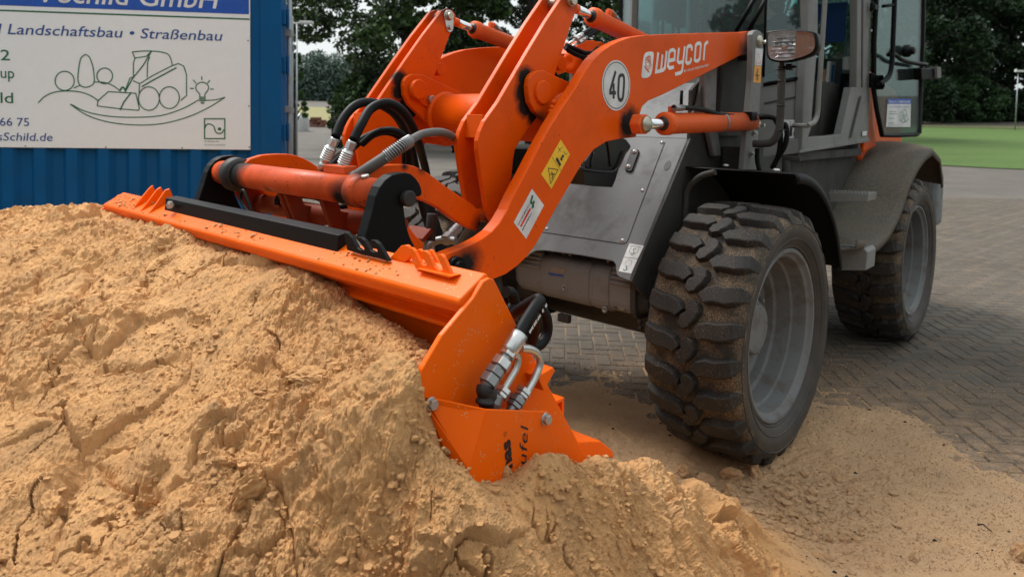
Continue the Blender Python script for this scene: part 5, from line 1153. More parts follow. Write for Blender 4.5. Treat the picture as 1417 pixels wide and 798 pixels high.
ln_(sp2([(393, 251), (372, 270), (362, 320), (359, 370), (372, 395), (400, 402), (428, 388), (434, 365), (428, 310), (412, 265), (393, 251)], 5))
ln_(sp2([(176, 474), (205, 445), (250, 425), (310, 419), (370, 424), (420, 442), (455, 466)], 5)); ln_(sp2([(340, 406), (370, 392)], 3)); ln_(sp2([(432, 378), (480, 380), (520, 395), (552, 418)], 4))
ln_([(498, 422), (450, 465), (448, 488), (560, 502), (637, 508), (641, 500), (625, 430), (498, 422)]); ln_([(605, 425), (570, 470), (553, 507)], .010)
ln_(sp2([(612, 240), (650, 236), (700, 236), (740, 240), (772, 250), (785, 270), (793, 300)], 4)); ln_([(608, 238), (620, 268), (674, 260), (697, 236)]); ln_([(622, 266), (614, 290), (614, 355)]); ln_([(697, 236), (660, 300), (608, 365), (575, 425)], .009)
ln_([(688, 262), (679, 290), (677, 358)]); ln_([(645, 385), (700, 350), (790, 304), (820, 293), (845, 305), (852, 325), (858, 345), (858, 440), (832, 463)]); ln_([(652, 400), (700, 372), (812, 312)], .010)
ln_([(610, 355), (597, 362), (575, 420)]); ln_([(612, 372), (642, 385), (640, 430)]); ln_(sp2([(550, 420), (565, 402), (580, 420)], 4), .012)
ln_(sp2([(323, 480), (400, 515), (500, 535), (620, 540), (740, 532), (840, 500), (915, 460)], 5)); ln_(sp2([(323, 480), (400, 530), (500, 562), (620, 575), (740, 570), (860, 540), (960, 495), (1036, 448)], 5)); ln_(sp2([(945, 462), (990, 460), (1036, 448)], 3)); ln_([(323, 480), (345, 490)], .010)
ln_(sp2([(918, 432), (902, 412), (905, 390), (930, 379), (955, 390), (958, 412), (944, 432), (942, 444)], 4)); ln_([(918, 432), (920, 444)])
for y in (448, 456, 464): ln_([(916, y), (946, y)], .009)
ln_([(924, 474), (940, 474)], .012)
for a, b in (((888, 368), (902, 384)), ((928, 352), (928, 370)), ((966, 370), (954, 384)), ((874, 407), (892, 408)), ((966, 410), (983, 411))): ln_([a, b])
ln_([(941, 547), (1034, 547), (1034, 638), (941, 638)], .0085, True); ln_(sp2([(943, 590), (950, 574), (966, 571), (984, 582), (990, 602), (1002, 614), (1020, 612), (1030, 596)], 4), .0085)
disc(dr, zs([(1010, 594)])[0], .0125, NS, (1, 0, 0)); dr.build('line_drawing', M['green_print'], sign)
q = MB()
for a, b in ((117, 672), (487, 677), (837, 680), (1147, 677), (1145, 488), (1141, 188)): p = zs([(a, b)])[0]; q.lathe([(0, .006), (.002, .005), (.003, 0)], p, NS, 10)
q.build('rivet', M['steel_dull'], sign)

# ================================================================== GROUND, PAVERS, LAWN
def terrain_h(r): return np.where(r < 30, 0, np.where(r < 75, (r - 30) * .030, 1.35 + (r - 75) * .042))
def polar_patch(name, a0, a1, r0, r1, na, nr, off, mat, kind='structure', edge=0.0):
    A = np.linspace(radians(a0), radians(a1), na); Rr = np.geomspace(r0, r1, nr)
    v = []
    for i, r in enumerate(Rr):
        for a in A:
            rr_ = r + (edge * sin(a * 60) * (1 if i in (0, nr - 1) else 0))
            v.append((rr_ * sin(a), rr_ * cos(a), float(terrain_h(np.array(rr_))) + off))
    f = [(i * na + k, i * na + k + 1, (i + 1) * na + k + 1, (i + 1) * na + k) for i in range(nr - 1) for k in range(na - 1)]
    q = MB(); q.add(v, f, 0, True); o = q.build(name, mat); return tag(o, kind=kind)
def ground_mat():
    m, t, b = newmat('yard_ground'); co = objco(t)
    c = mix(t, ramp(t, noise(t, .6, 6, .65, co), [(.35, 0), (.7, 1)]), (.070, .064, .056), (.13, .115, .095))
    mp = nn(t, 'ShaderNodeMapping'); mp.inputs['Rotation'].default_value = (0, 0, radians(4)); t.links.new(co, mp.inputs[0])
    br = nn(t, 'ShaderNodeTexBrick', i_Scale=5.0); br.inputs['Color1'].default_value = (.55, .55, .55, 1); br.inputs['Color2'].default_value = (1, 1, 1, 1); br.inputs['Mortar'].default_value = (1.3, 1.15, 1, 1); br.inputs['Mortar Size'].default_value = .04
    t.links.new(mp.outputs[0], br.inputs['Vector']); c = mix(t, .8, c, br.outputs['Color'], 'MULTIPLY')
    c = mix(t, ramp(t, noise(t, 60, 4, .7, co), [(.45, 0), (.6, 1)]), c, (.06, .052, .044))
    t.links.new(c, b.inputs['Base Color']); b.inputs['Roughness'].default_value = .8
    bump(t, b, noise(t, 90, 5, .7, co), .6, .004); return m
M['ground'] = ground_mat()
polar_patch('ground', -180, 180, .3, 600, 181, 40, -.014, M['ground'])
def joint_mat():
    m, t, b = newmat('joint_sand'); co = objco(t)
    c = mix(t, ramp(t, noise(t, 1.1, 6, .7, co), [(.38, 0), (.68, 1)]), (.055, .045, .035), (.22, .15, .09))
    c = mix(t, ramp(t, noise(t, 9, 4, .7, co), [(.60, 0), (.72, 1)]), c, (.045, .06, .02))
    t.links.new(c, b.inputs['Base Color']); b.inputs['Roughness'].default_value = .9; return m
polar_patch('joint_sand', -50, 50, 1.9, 15.9, 60, 20, -.0055, joint_mat())
def lawn_mat(name, c0, c1, c2):
    m, t, b = newmat(name); co = objco(t)
    mp = nn(t, 'ShaderNodeMapping'); mp.inputs['Scale'].default_value = (.25, 1.0, 1); mp.inputs['Rotation'].default_value = (0, 0, .15); t.links.new(co, mp.inputs[0])
    c = mix(t, ramp(t, noise(t, .5, 6, .7, mp.outputs[0]), [(.35, 0), (.65, 1)]), c0, c1)
    c = mix(t, ramp(t, noise(t, 9, 3, .7, co), [(.4, 0), (.7, 1)]), c, c2)
    t.links.new(c, b.inputs['Base Color']); b.inputs['Roughness'].default_value = .9; bump(t, b, noise(t, 30, 3, .7, co), .8, .05); return m
polar_patch('lawn', 20, 75, 31.5, 78, 240, 14, .03, lawn_mat('lawn_grass', (.050, .105, .010), (.085, .150, .018), (.034, .07, .008)), edge=.12)
polar_patch('verge', 20, 75, 76, 82, 60, 4, .08, lawn_mat('dry_verge', (.11, .10, .04), (.07, .085, .025), (.05, .06, .02)))
polar_patch('field', -60, 0, 62, 108, 40, 10, .03, lawn_mat('stubble_field', (.22, .19, .075), (.15, .17, .05), (.25, .20, .09)))

# sand depth field over the ground: positive = covered
SANDP = []
def sp(px, py, d, add=0): w = px_world(px, py, d); SANDP.append((w[0], w[1], w[2] + add))
for a in [(-150, 326, 2.9), (0, 303, 2.95), (80, 290, 2.95, -.01), (137, 297, 2.75, -.02), (165, 302, 2.66, -.015), (200, 306, 2.55, -.012), (260, 322, 2.35), (332, 352, 2.14, -.008), (390, 368, 1.99, -.018), (450, 398, 1.84, -.032), (518, 426, 1.69, -.038), (554, 448, 1.60, -.034), (600, 474, 1.49, -.022), (580, 503, 1.42),
          (0, 420, 2.15), (150, 420, 2.05), (300, 430, 1.9), (420, 470, 1.75), (540, 520, 1.48), (576, 530, 1.355), (588, 563, 1.335), (600, 590, 1.335), (614, 606, 1.335), (634, 628, 1.325), (652, 644, 1.320), (668, 650, 1.34), (690, 690, 1.32), (722, 678, 1.365), (756, 622, 1.455), (800, 616, 1.56), (850, 633, 1.66), (900, 657, 1.8),
          (945, 678, 1.95), (985, 694, 2.12), (1030, 718, 2.28), (1070, 745, 2.36), (1100, 798, 2.15), (1060, 798, 2.0), (1190, 798, 2.4),
          (-100, 600, 1.6), (0, 560, 1.65), (150, 560, 1.60), (300, 570, 1.52), (450, 600, 1.40), (560, 640, 1.27), (0, 798, 1.18), (150, 798, 1.15), (300, 798, 1.16), (450, 798, 1.18), (600, 760, 1.16), (690, 690, 1.29), (750, 700, 1.36), (750, 798, 1.22), (880, 720, 1.58), (880, 798, 1.45), (980, 760, 1.85), (1000, 798, 1.8), (300, 680, 1.32), (150, 680, 1.38),
          (-200, 798, 1.2), (-200, 500, 1.9)]: sp(*a)
for x, y, z in [(-2.9, 3.6, .9), (-1.9, 3.65, .95), (-1.2, 3.2, .9), (-.7, 2.75, .80), (-.35, 2.35, .75), (-.05, 2.05, .55), (.15, 1.95, .50), (-4.2, 3.2, .8), (-3.6, 4.3, .2), (-2.4, 4.4, .25), (-1.4, 4.2, .12), (-.8, 3.7, .1), (-.3, 3.2, .02),
                (.05, 2.7, .0), (.35, 2.35, .05), (.45, 2.15, .2), (.70, 2.5, .02), (.95, 2.75, .03), (1.1, 2.45, .05), (.85, 2.25, .18), (1.2, 2.2, .07), (1.1, 1.9, .20), (1.6, 2.3, .04), (1.6, 1.8, .05), (2.2, 2.0, .03), (0, .2, .2), (1, .8, .15), (1, 1.4, .3), (2, 1.2, .04), (-1, .3, .35), (-2, .6, .5), (-3, 1, .5), (-4, 2, .6), (.6, .3, .2)]: SANDP.append((x, y, z))
for px, d, z in [(628, 1.40, .89), (645, 1.43, .86), (670, 1.47, .84), (700, 1.50, .82), (740, 1.57, .79), (690, 1.62, .82), (722, 1.72, .75), (765, 1.68, .70), (655, 1.53, .92)]: SANDP.append(((px - CX) / F * d, d, z))
def g_(px, py): p = px_ground(px, py); return p[0], p[1]
SF = []   # (px, py, cover) thin spread on the ground
for px, py, v in [(1000, 655, 1), (930, 660, 1.6), (880, 620, 1.2), (850, 580, .7), (820, 540, .25), (900, 560, .25), (800, 500, -.35), (870, 480, -.6), (760, 470, -.6), (960, 520, -.3), (1060, 640, 1.6), (1120, 590, .9), (1150, 560, .55), (1230, 575, .45), (1300, 625, .3), (1340, 665, .2), (1390, 700, .25),
                  (1200, 620, .9), (1250, 680, 1.1), (1150, 700, 1.5), (1300, 740, 1.3), (1400, 780, 1.4), (1417, 735, .7), (1200, 780, 1.8), (1417, 640, -.40), (1350, 600, -.35), (1270, 560, -.35), (1180, 535, -.2), (1140, 520, -.3), (1250, 520, -.75), (1400, 560, -.8), (1300, 480, -1.2), (1417, 480, -1.4), (1417, 400, -2), (1350, 300, -2.5),
                  (1100, 480, -.8), (1000, 430, -1.2), (1200, 440, -1.3), (1500, 700, .1), (1500, 798, 1.2), (1600, 640, -.8), (700, 420, -1.0), (800, 400, -1.5)]: x, y = g_(px, py); SF.append((x, y, v))
for x, y, v in [(-3, 4.6, .6), (-1.5, 4.4, .5), (-.5, 3.8, .3), (.1, 3.2, .5), (-4, 6, -.8), (-1, 6, -1), (1, 6, -1.5), (-3, 9, -2), (2, 1.2, .8), (3, 1.6, .1), (4, 2.4, -.8), (0, 1.5, 1.5), (-2, 2, 1.5), (6, 6, -2.5), (0, 9, -2.5), (0, 14, -3), (9, 9, -3)]: SF.append((x, y, v))
def tps(P, smooth):
    P = np.array(P); n = len(P)
    d = np.linalg.norm(P[:, None, :2] - P[None, :, :2], axis=2)
    K = np.where(d > 0, d * d * np.log(d + 1e-12), 0) + smooth * np.eye(n)
    Q = np.c_[np.ones(n), P[:, :2]]; A = np.block([[K, Q], [Q.T, np.zeros((3, 3))]])
    w = np.linalg.solve(A, np.r_[P[:, 2], np.zeros(3)])
    def ev(x, y):
        out = np.zeros_like(x)
        for i in range(n):
            d2 = (x - P[i, 0]) ** 2 + (y - P[i, 1]) ** 2; out += w[i] * .5 * d2 * np.log(d2 + 1e-12)
        return out + w[n] + w[n + 1] * x + w[n + 2] * y
    return ev
sand_h = tps(SANDP, .0008); spread = tps(SF, .01)

def hsh(ix, iy, s):
    h = (ix.astype(np.int64) * 374761393 + iy.astype(np.int64) * 668265263 + s * 1442695041) & 0xffffffff
    h = ((h ^ (h >> 13)) * 1274126177) & 0xffffffff; h = (h ^ (h >> 16)) & 0xffffffff
    return h.astype(np.float64) / 4294967296.0
def vnoise(x, y, s=0):
    ix, iy = np.floor(x), np.floor(y); fx, fy = x - ix, y - iy; u, v = fx * fx * fx * (fx * (fx * 6 - 15) + 10), fy * fy * fy * (fy * (fy * 6 - 15) + 10)
    a, b, c, d = hsh(ix, iy, s), hsh(ix + 1, iy, s), hsh(ix, iy + 1, s), hsh(ix + 1, iy + 1, s)
    return (a * (1 - u) + b * u) * (1 - v) + (c * (1 - u) + d * u) * v
def fbm(x, y, o=4, s=0, g=.5):
    t = 0; amp = 1; tot = 0
    for k in range(o): t = t + amp * (vnoise(x * 2 ** k + 17.3 * k, y * 2 ** k - 9.1 * k, s + k) - .5); tot += amp; amp *= g
    return t / tot * 2
def worley(x, y, s=0, grad=None):
    ix, iy = np.floor(x), np.floor(y); f1 = np.full(x.shape, 9.); f2 = np.full(x.shape, 9.); idv = np.zeros(x.shape)
    for dx in (-1, 0, 1):
        for dy in (-1, 0, 1):
            cx, cy = ix + dx, iy + dy; px_, py_ = cx + hsh(cx, cy, s), cy + hsh(cx, cy, s + 7)
            d = np.sqrt((x - px_) ** 2 + (y - py_) ** 2); c = d < f1
            if grad is not None: gx = (hsh(cx, cy, s + 31) - .5) * 2 * (x - px_) + (hsh(cx, cy, s + 37) - .5) * 2 * (y - py_); grad[:] = np.where(c, gx, grad)
            f2 = np.where(c, f1, np.minimum(f2, d)); idv = np.where(c, hsh(cx, cy, s + 13), idv); f1 = np.where(c, d, f1)
    return f1, f2, idv
def sstep(a, b, x): t = np.clip((x - a) / (b - a), 0, 1); return t * t * (3 - 2 * t)

def sand_surface(X, Y, full=False):
    base = sand_h(X, Y); far = sstep(2.6, 3.4, Y + .9 * np.maximum(-X - .3, 0) * 0)
    sf = spread(X, Y)
    Zp = base
    wx, wy = X + .05 * fbm(X * 5, Y * 5, 3, 11), Y + .05 * fbm(X * 5, Y * 5, 3, 23)
    amp = np.clip(sstep(.02, .40, base), 0, 1)                 # roughness grows with the height of the heap
    smooth_mask = sstep(-.15, .30, fbm(X * 2.3 + 3, Y * 2.3, 3, 41))    # smooth slipped faces against crumbly ones
    # broad lumps and steps
    D = .040 * fbm(wx * 2.6, wy * 2.6, 4, 3)
    rid = 1 - np.abs(fbm(wx * 3.6 + 5, wy * 3.6, 4, 57)) * 2.2; D += .016 * np.clip(rid, -.5, 1)
    def chunk(x, y, f, sd, a_id, a_t, gap, lim=.3):
        g = np.zeros_like(x); f1, f2, idv = worley(x * f, y * f, sd, g); e = f2 - f1; on = idv > lim
        return (a_id * (idv - lim) + a_t * g * on) * sstep(0, .15, e) * on - gap * (1 - sstep(0, .08, e)) * on
    def balls(x, y, f, sd, a, lim):
        f1, f2, idv = worley(x * f, y * f, sd); k = np.clip((idv - lim) / (1 - lim), 0, 1)
        return a * (np.sqrt(np.clip(.55 - f1 * f1, 0, 1)) - .25) * (idv > lim) * (.45 + .55 * k)
    # lumps at falling sizes; the surface is crumbly except on slipped, smoother faces
    w2x, w2y = wx + .020 * fbm(X * 16, Y * 16, 3, 15), wy + .020 * fbm(X * 16, Y * 16, 3, 17)
    D += chunk(w2x, w2y, 5.2, 5, .034, .040, .008, .45)
    _sm = px_world(850, 700, 1.6); calm = np.exp(-((X - _sm[0]) ** 2 / .5 ** 2 + (Y - _sm[1]) ** 2 / .5 ** 2))
    rough = np.clip(1.25 - smooth_mask * .95, .30, 1.2) * (1 - .55 * calm)
    w3x, w3y = X + .017 * fbm(X * 48, Y * 48, 4, 19, .65), Y + .017 * fbm(X * 48, Y * 48, 4, 29, .65); w2x, w2y = w2x + .6 * (w3x - X), w2y + .6 * (w3y - Y)
    D += (chunk(w2x, w2y, 12, 77, .013, .018, .004, .4) + balls(w2x, w2y, 15, 78, .022, .35)) * rough
    D += balls(w3x, w3y, 31, 91, .0120, .2) * rough + balls(w3x, w3y, 58, 97, .0078, .15) * rough + balls(X, Y, 105, 99, .0046, .1) * rough + balls(X, Y, 190, 193, .0026, .1) * (.35 + .65 * rough)
    D += .012 * np.abs(fbm(X * 22, Y * 22, 4, 61)) * rough + .0034 * fbm(X * 120, Y * 120, 3, 63)
    # thin dark drying cracks
    cr = np.abs(fbm(wx * 5 + 2.2, wy * 3.6 + 8, 4, 71)); cm = sstep(.10, .25, fbm(X * 3.3, Y * 3.3 + 6, 2, 73)) * sstep(.0, .18, fbm(X * 11, Y * 11 + 6, 2, 79))
    D -= .045 * (1 - sstep(0, .018, cr)) * cm
    if full: D = D + rng.normal(0, .00075, D.shape)
    D = D - .020
    _bc = px_world(705, 625, 1.43); D = D * (1 - .88 * np.exp(-((X - _bc[0]) ** 2 + (Y - _bc[1]) ** 2) / .16 ** 2))
    heap = Zp + D * amp
    # the thin spread over the pavers: driven-over ridges, scattered lumps
    th = sf * .022 + .010 * fbm(X * 2.2, Y * 2.2, 4, 31) + .007 * fbm(X * 9, Y * 9, 4, 33) + .004 * fbm(X * 60, Y * 60, 3, 35)
    th = np.minimum(th, .03 + .012 * fbm(X * 6 + Y * 9, Y * 22 - X * 12, 4, 37) + .006 * fbm(X * 40, Y * 40, 3, 39))
    ridg = sstep(.0, .03, th); f1, f2, idv = worley(X * 15, Y * 15, 51); th += ridg * .014 * np.sqrt(np.clip(.25 - f1 * f1 * 1.5, 0, 1)) * (idv > .80)
    th = np.maximum(th, -.03) - .004
    kk = np.clip((heap - th + .06) / .12, 0, 1); out = th * (1 - kk) + heap * kk + .0
    out = np.where(Y > 6.0, th, out); 
    if not full: return out
    e = .02; gx = (sand_h(X + e, Y) - base) / e; gy = (sand_h(X, Y + e) - base) / e; gx = np.clip(gx, -.9, .9); gy = np.clip(gy, -.9, .9); w = kk * amp * D * .75
    jx = .010 * fbm(X * 18, Y * 18, 3, 301) * kk * amp; jy = .010 * fbm(X * 18, Y * 18, 3, 303) * kk * amp
    return out, X - gx * w + jx, Y - gy * w + jy
def sand_mat():
    m, t, b = newmat('damp_yellow_sand'); co = nn(t, 'ShaderNodeNewGeometry').outputs['Position']
    c = mix(t, ramp(t, noise(t, 1.6, 5, .6, co), [(.35, 0), (.68, 1)]), (.85, .44, .165), (.70, .33, .105))
    c = mix(t, ramp(t, noise(t, 11, 6, .7, co), [(.42, 0), (.72, 1)]), c, (.50, .25, .095))
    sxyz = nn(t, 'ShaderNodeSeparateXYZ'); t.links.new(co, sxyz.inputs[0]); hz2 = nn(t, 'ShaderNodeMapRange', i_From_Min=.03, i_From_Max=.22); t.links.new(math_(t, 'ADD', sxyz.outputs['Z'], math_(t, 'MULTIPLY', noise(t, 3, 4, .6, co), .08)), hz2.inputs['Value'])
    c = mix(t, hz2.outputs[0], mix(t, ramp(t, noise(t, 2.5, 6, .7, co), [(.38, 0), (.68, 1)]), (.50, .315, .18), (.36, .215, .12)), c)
    c = mix(t, ramp(t, noise(t, 420, 3, .8, co), [(.38, 0), (.62, 1)]), c, mix(t, .45, c, (.70, .50, .30)))
    v = nn(t, 'ShaderNodeTexVoronoi', i_Scale=75.0); t.links.new(co, v.inputs['Vector'])
    sp_ = math_(t, 'MULTIPLY', math_(t, 'LESS_THAN', v.outputs['Distance'], .10), math_(t, 'GREATER_THAN', noise(t, 6, 3, .6, co), .56))
    c = mix(t, sp_, c, (.07, .06, .05))
    t.links.new(c, b.inputs['Base Color']); b.inputs['Roughness'].default_value = .92; b.inputs['Specular IOR Level'].default_value = .25
    h = math_(t, 'ADD', math_(t, 'MULTIPLY', noise(t, 95, 6, .8, co), 1.0), math_(t, 'MULTIPLY', noise(t, 600, 3, .8, co), .35))
    bump(t, b, h, 1.0, .010); return m
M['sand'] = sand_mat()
def sand_grid(name, a0, a1, r0, r1, na, nr, cull=True):
    A = np.linspace(radians(a0), radians(a1), na); Rr = np.geomspace(r0, r1, nr)
    AA, RR = np.meshgrid(A, Rr); X = RR * np.sin(AA) ; Y = RR * np.cos(AA)
    Z, X, Y = sand_surface(X, Y, True)
    V = np.stack([X.ravel(), Y.ravel(), Z.ravel()], 1)
    idx = np.arange(na * nr).reshape(nr, na)
    Q = np.stack([idx[:-1, :-1], idx[:-1, 1:], idx[1:, 1:], idx[1:, :-1]], -1).reshape(-1, 4)
    if cull: keep = (Z.ravel()[Q] > -.012).any(1); Q = Q[keep]
    me = bpy.data.meshes.new(name); me.vertices.add(len(V)); me.vertices.foreach_set('co', V.ravel())
    me.loops.add(len(Q) * 4); me.loops.foreach_set('vertex_index', Q.ravel()); me.polygons.add(len(Q))
    me.polygons.foreach_set('loop_start', np.arange(len(Q)) * 4); me.polygons.foreach_set('loop_total', np.full(len(Q), 4))
    me.update(calc_edges=True); me.polygons.foreach_set('use_smooth', np.zeros(len(Q), bool)); me.materials.append(M['sand'])
    bb = bmesh.new(); bb.from_mesh(me); bmesh.ops.delete(bb, geom=[v for v in bb.verts if not v.link_faces], context='VERTS'); bb.to_mesh(me); bb.free()
    o = bpy.data.objects.new(name, me); COL.objects.link(o); return o
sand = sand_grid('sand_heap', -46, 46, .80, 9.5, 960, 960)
tag(sand, 'heap of damp yellow sand spilling out over the paved yard', 'sand', kind='stuff')

# loose clods of sand
def clod_mesh(seed, sub=2):
    b = bmesh.new(); bmesh.ops.create_icosphere(b, subdivisions=sub, radius=1); r = random.Random(seed); off = Vector((r.uniform(0, 50), r.uniform(0, 50), r.uniform(0, 50)))
    from mathutils import noise as mn
    for v in b.verts:
        p = v.co.copy(); k = 1 + .50 * mn.noise(p * 1.1 + off) + .34 * abs(mn.noise(p * 2.4 + off)) + .22 * mn.noise(p * 5 + off) + .14 * mn.noise(p * 11 + off)
        v.co = Vector((p.x * k * 1.15, p.y * k * .95, p.z * k * .75))
    me = bpy.data.meshes.new('sand_clod'); b.to_mesh(me); b.free(); me.materials.append(M['sand']); return me
cl = [clod_mesh(k, 4) for k in range(5)]; cs_ = [clod_mesh(k + 20, 1) for k in range(6)]
for me in cs_:
    r_c = random.Random(int(me.vertices[3].co.x * 1e5))
    for v in me.vertices: v.co *= r_c.uniform(.62, 1.30)
big = [(430, 545, .034, 1.56), (398, 552, .022, 1.6), (212, 650, .030, 1.4), (345, 700, .034, 1.30), (70, 690, .030, 1.35), (225, 372, .035, 2.2), (500, 590, .02, 1.45), (700, 665, .014, 1.44), (205, 700, .022, 1.33), (310, 655, .022, 1.38)]
BIGL = ['large pale sand clod on the slope left of the bucket corner', 'smaller sand clod just left of the large pale clod near the bucket', 'rounded sand clod in the lower left middle of the heap', 'big rounded sand clod near the bottom edge of the heap',
        'rough sand clod near the lower left corner', 'angular sand clod high on the heap below the far end of the bucket', 'small sand clod right of the large pale clod', 'little sand clod at the foot of the bucket lettering', 'sand clod resting below the rounded clod in the lower left', 'sand clod directly above the big one near the bottom edge']
for k, (px, py, r_, d) in enumerate(big):
    w = px_world(px, py, d); z = float(sand_surface(np.array([[w[0]]]), np.array([[w[1]]]))[0, 0])
    o = bpy.data.objects.new('sand_clod', cl[k % 5]); COL.objects.link(o); r_ *= .85; o.location = (w[0], w[1], z + r_ * .05); o.scale = (r_ * 1.25, r_, r_ * .8); o.rotation_euler = (k * 1.3, k * .7, k * 2.1)
    tag(o, BIGL[k], 'sand clod', 'clods of sand on the heap')
near = [(975, 672, .03), (1010, 668, .035), (1045, 664, .028), (945, 664, .03), (1010, 690, .024), (1165, 752, .018), (1110, 733, .020), (1130, 747, .02), (1148, 755, .014), (1262, 782, .014), (1413, 780, .035), (1060, 610, .022), (1085, 598, .02), (1040, 735, .02), (1075, 728, .016)]
for k, (px, py, r_) in enumerate(near):
    w = px_ground(px, py); z = float(sand_surface(np.array([[w[0]]]), np.array([[w[1]]]))[0, 0])
    o = bpy.data.objects.new('sand_clod', cl[k % 5]); COL.objects.link(o); o.location = (w[0], w[1], z + r_ * .2); o.scale = (r_ * 1.2, r_, r_); o.rotation_euler = (k * 1.1, k * .5, k * 2.4)
    tag(o, ['sandy clod pressed against the front tyre, leftmost of the row', 'sandy largest clod right under the front tyre tread', 'sandy clod at the right end of the row under the tyre', 'sandy clod farthest left of the front tyre, toward the bucket', 'sandy clod just in front of the row under the tyre', 'sandy lone small clod on the trampled sand, right of the middle', 'sandy clod right of the heap foot, left of a pair of small ones', 'sandy small clod second in the row at the foot of the heap', 'sandy tiny clod at the right end of the row at the heap foot', 'sandy small clod near the bottom edge right of the heap', 'sandy dark clod cut by the right edge at the bottom', 'sandy clod against the rear side of the front tyre foot', 'sandy smaller clod beside the tyre foot, farther right', 'sandy clod at the heap foot below the front tyre', 'sandy small clod right beside the clod at the heap foot'][k], 'sand clod', 'clods of sand round the front wheel')
# crumbs
V, Q = [], []; nb_ = 0
cv_ = [(np.array([v.co[:] for v in me.vertices]), np.array([p.vertices[:] for p in me.polygons])) for me in cs_]
N = 21000; R_ = np.exp(rng.uniform(np.log(.95), np.log(3.4), N)); A_ = rng.uniform(radians(-40), radians(42), N)
cx_, cy_ = R_ * np.sin(A_), R_ * np.cos(A_); cz_ = sand_surface(cx_[None], cy_[None])[0]; cl_n = fbm(cx_ * 4, cy_ * 4, 3, 201)
for i in range(N):
    if cz_[i] < -.003 or cl_n[i] < rng.uniform(-.35, .25): continue
    s_ = min(.009, .0016 + rng.exponential(.0018)) * (1 if cz_[i] > .1 else .7); vv, ff = cv_[i % 6]; a = rng.uniform(0, 6.28); c_, n_ = cos(a), sin(a)
    W = vv * s_; W = np.c_[W[:, 0] * c_ - W[:, 1] * n_, W[:, 0] * n_ + W[:, 1] * c_, W[:, 2]] + [cx_[i], cy_[i], cz_[i] + s_ * .25]
    V.append(W); Q.append(ff + nb_); nb_ += len(W)
for i in range(900):
    px, py = rng.normal(1070, 75), rng.normal(705, 38)
    if py < 650 or px < 930: continue
    w = px_ground(px, py, .03); z = float(sand_surface(np.array([[w[0]]]), np.array([[w[1]]]))[0, 0]); s_ = min(.020, .003 + rng.exponential(.0038)); vv, ff = cv_[i % 6]; W = vv * s_ + [w[0], w[1], z + s_ * .3]
    V.append(W); Q.append(ff + nb_); nb_ += len(W)
me = bpy.data.meshes.new('sand_crumbs'); me.from_pydata(np.concatenate(V).tolist(), [], np.concatenate(Q).tolist()); me.materials.append(M['sand'])
o = bpy.data.objects.new('sand_crumbs', me); COL.objects.link(o); tag(o, 'loose crumbs of sand strewn over the heap and the yard', 'sand crumbs', kind='stuff')

V, Q = [], []; nb_ = 0
for i in range(420):
    u = rng.uniform(0, 1) ** 1.0; y = -BW + .03 + (2 * BW - .06) * u; t_ = rng.uniform(0, 1); vv, ff = cv_[i % 6]; s_ = .0016 + rng.exponential(.0016); s_ = min(s_, .009)
    if fbm(np.array([y * 3.]), np.array([t_]), 3, 401)[0] < -.05: continue
    W = vv * s_ + np.array(to_world((2.068 + .066 * t_, y, 1.2375 - .040 * t_ + s_ * .35))); V.append(W); Q.append(ff + nb_); nb_ += len(W)
me = bpy.data.meshes.new('beam_crumbs'); me.from_pydata(np.concatenate(V).tolist(), [], np.concatenate(Q).tolist()); me.materials.append(M['sand'])
o = bpy.data.objects.new('beam_crumbs', me); COL.objects.link(o); tag(o, 'crumbs of sand caught on the top edge of the orange bucket', 'sand crumbs', kind='stuff')

N = 26000; px_r = rng.uniform(760, 1440, N); py_r = 480 + 320 * rng.uniform(0, 1, N) ** 1.3; V = []; Q = []; nb_ = 0
_d = CR[None] * ((px_r - CX) / F)[:, None] - CU[None] * ((py_r - CY) / F)[:, None] + CF[None]; _p = _d * (-CAM_H / _d[:, 2])[:, None]; sf_ = spread(_p[:, 0], _p[:, 1]); sz_ = sand_surface(_p[:, 0][None], _p[:, 1][None])[0]
oc_v = np.array([(1, 0, 0), (-1, 0, 0), (0, 1, 0), (0, -1, 0), (0, 0, 1), (0, 0, -1.)]); oc_f = np.array([(0, 2, 4), (2, 1, 4), (1, 3, 4), (3, 0, 4), (2, 0, 5), (1, 2, 5), (3, 1, 5), (0, 3, 5)])
for i in range(N):
    if sf_[i] < -.75 + rng.uniform(-.4, .5) * 1.0 or sz_[i] > .05: continue
    s_ = .0012 + min(.005, rng.exponential(.0010)); V.append(oc_v * s_ * rng.uniform(.7, 1.3, (1, 3)) + [_p[i, 0], _p[i, 1], max(sz_[i], 0) + s_ * .5]); Q.append(oc_f + nb_); nb_ += 6
me = bpy.data.meshes.new('sand_grains'); me.from_pydata(np.concatenate(V).tolist(), [], np.concatenate(Q).tolist()); me.materials.append(M['sand'])
o = bpy.data.objects.new('sand_grains', me); COL.objects.link(o); tag(o, 'scattered grains where the sand thins out over the pavers', 'sand grains', kind='stuff')

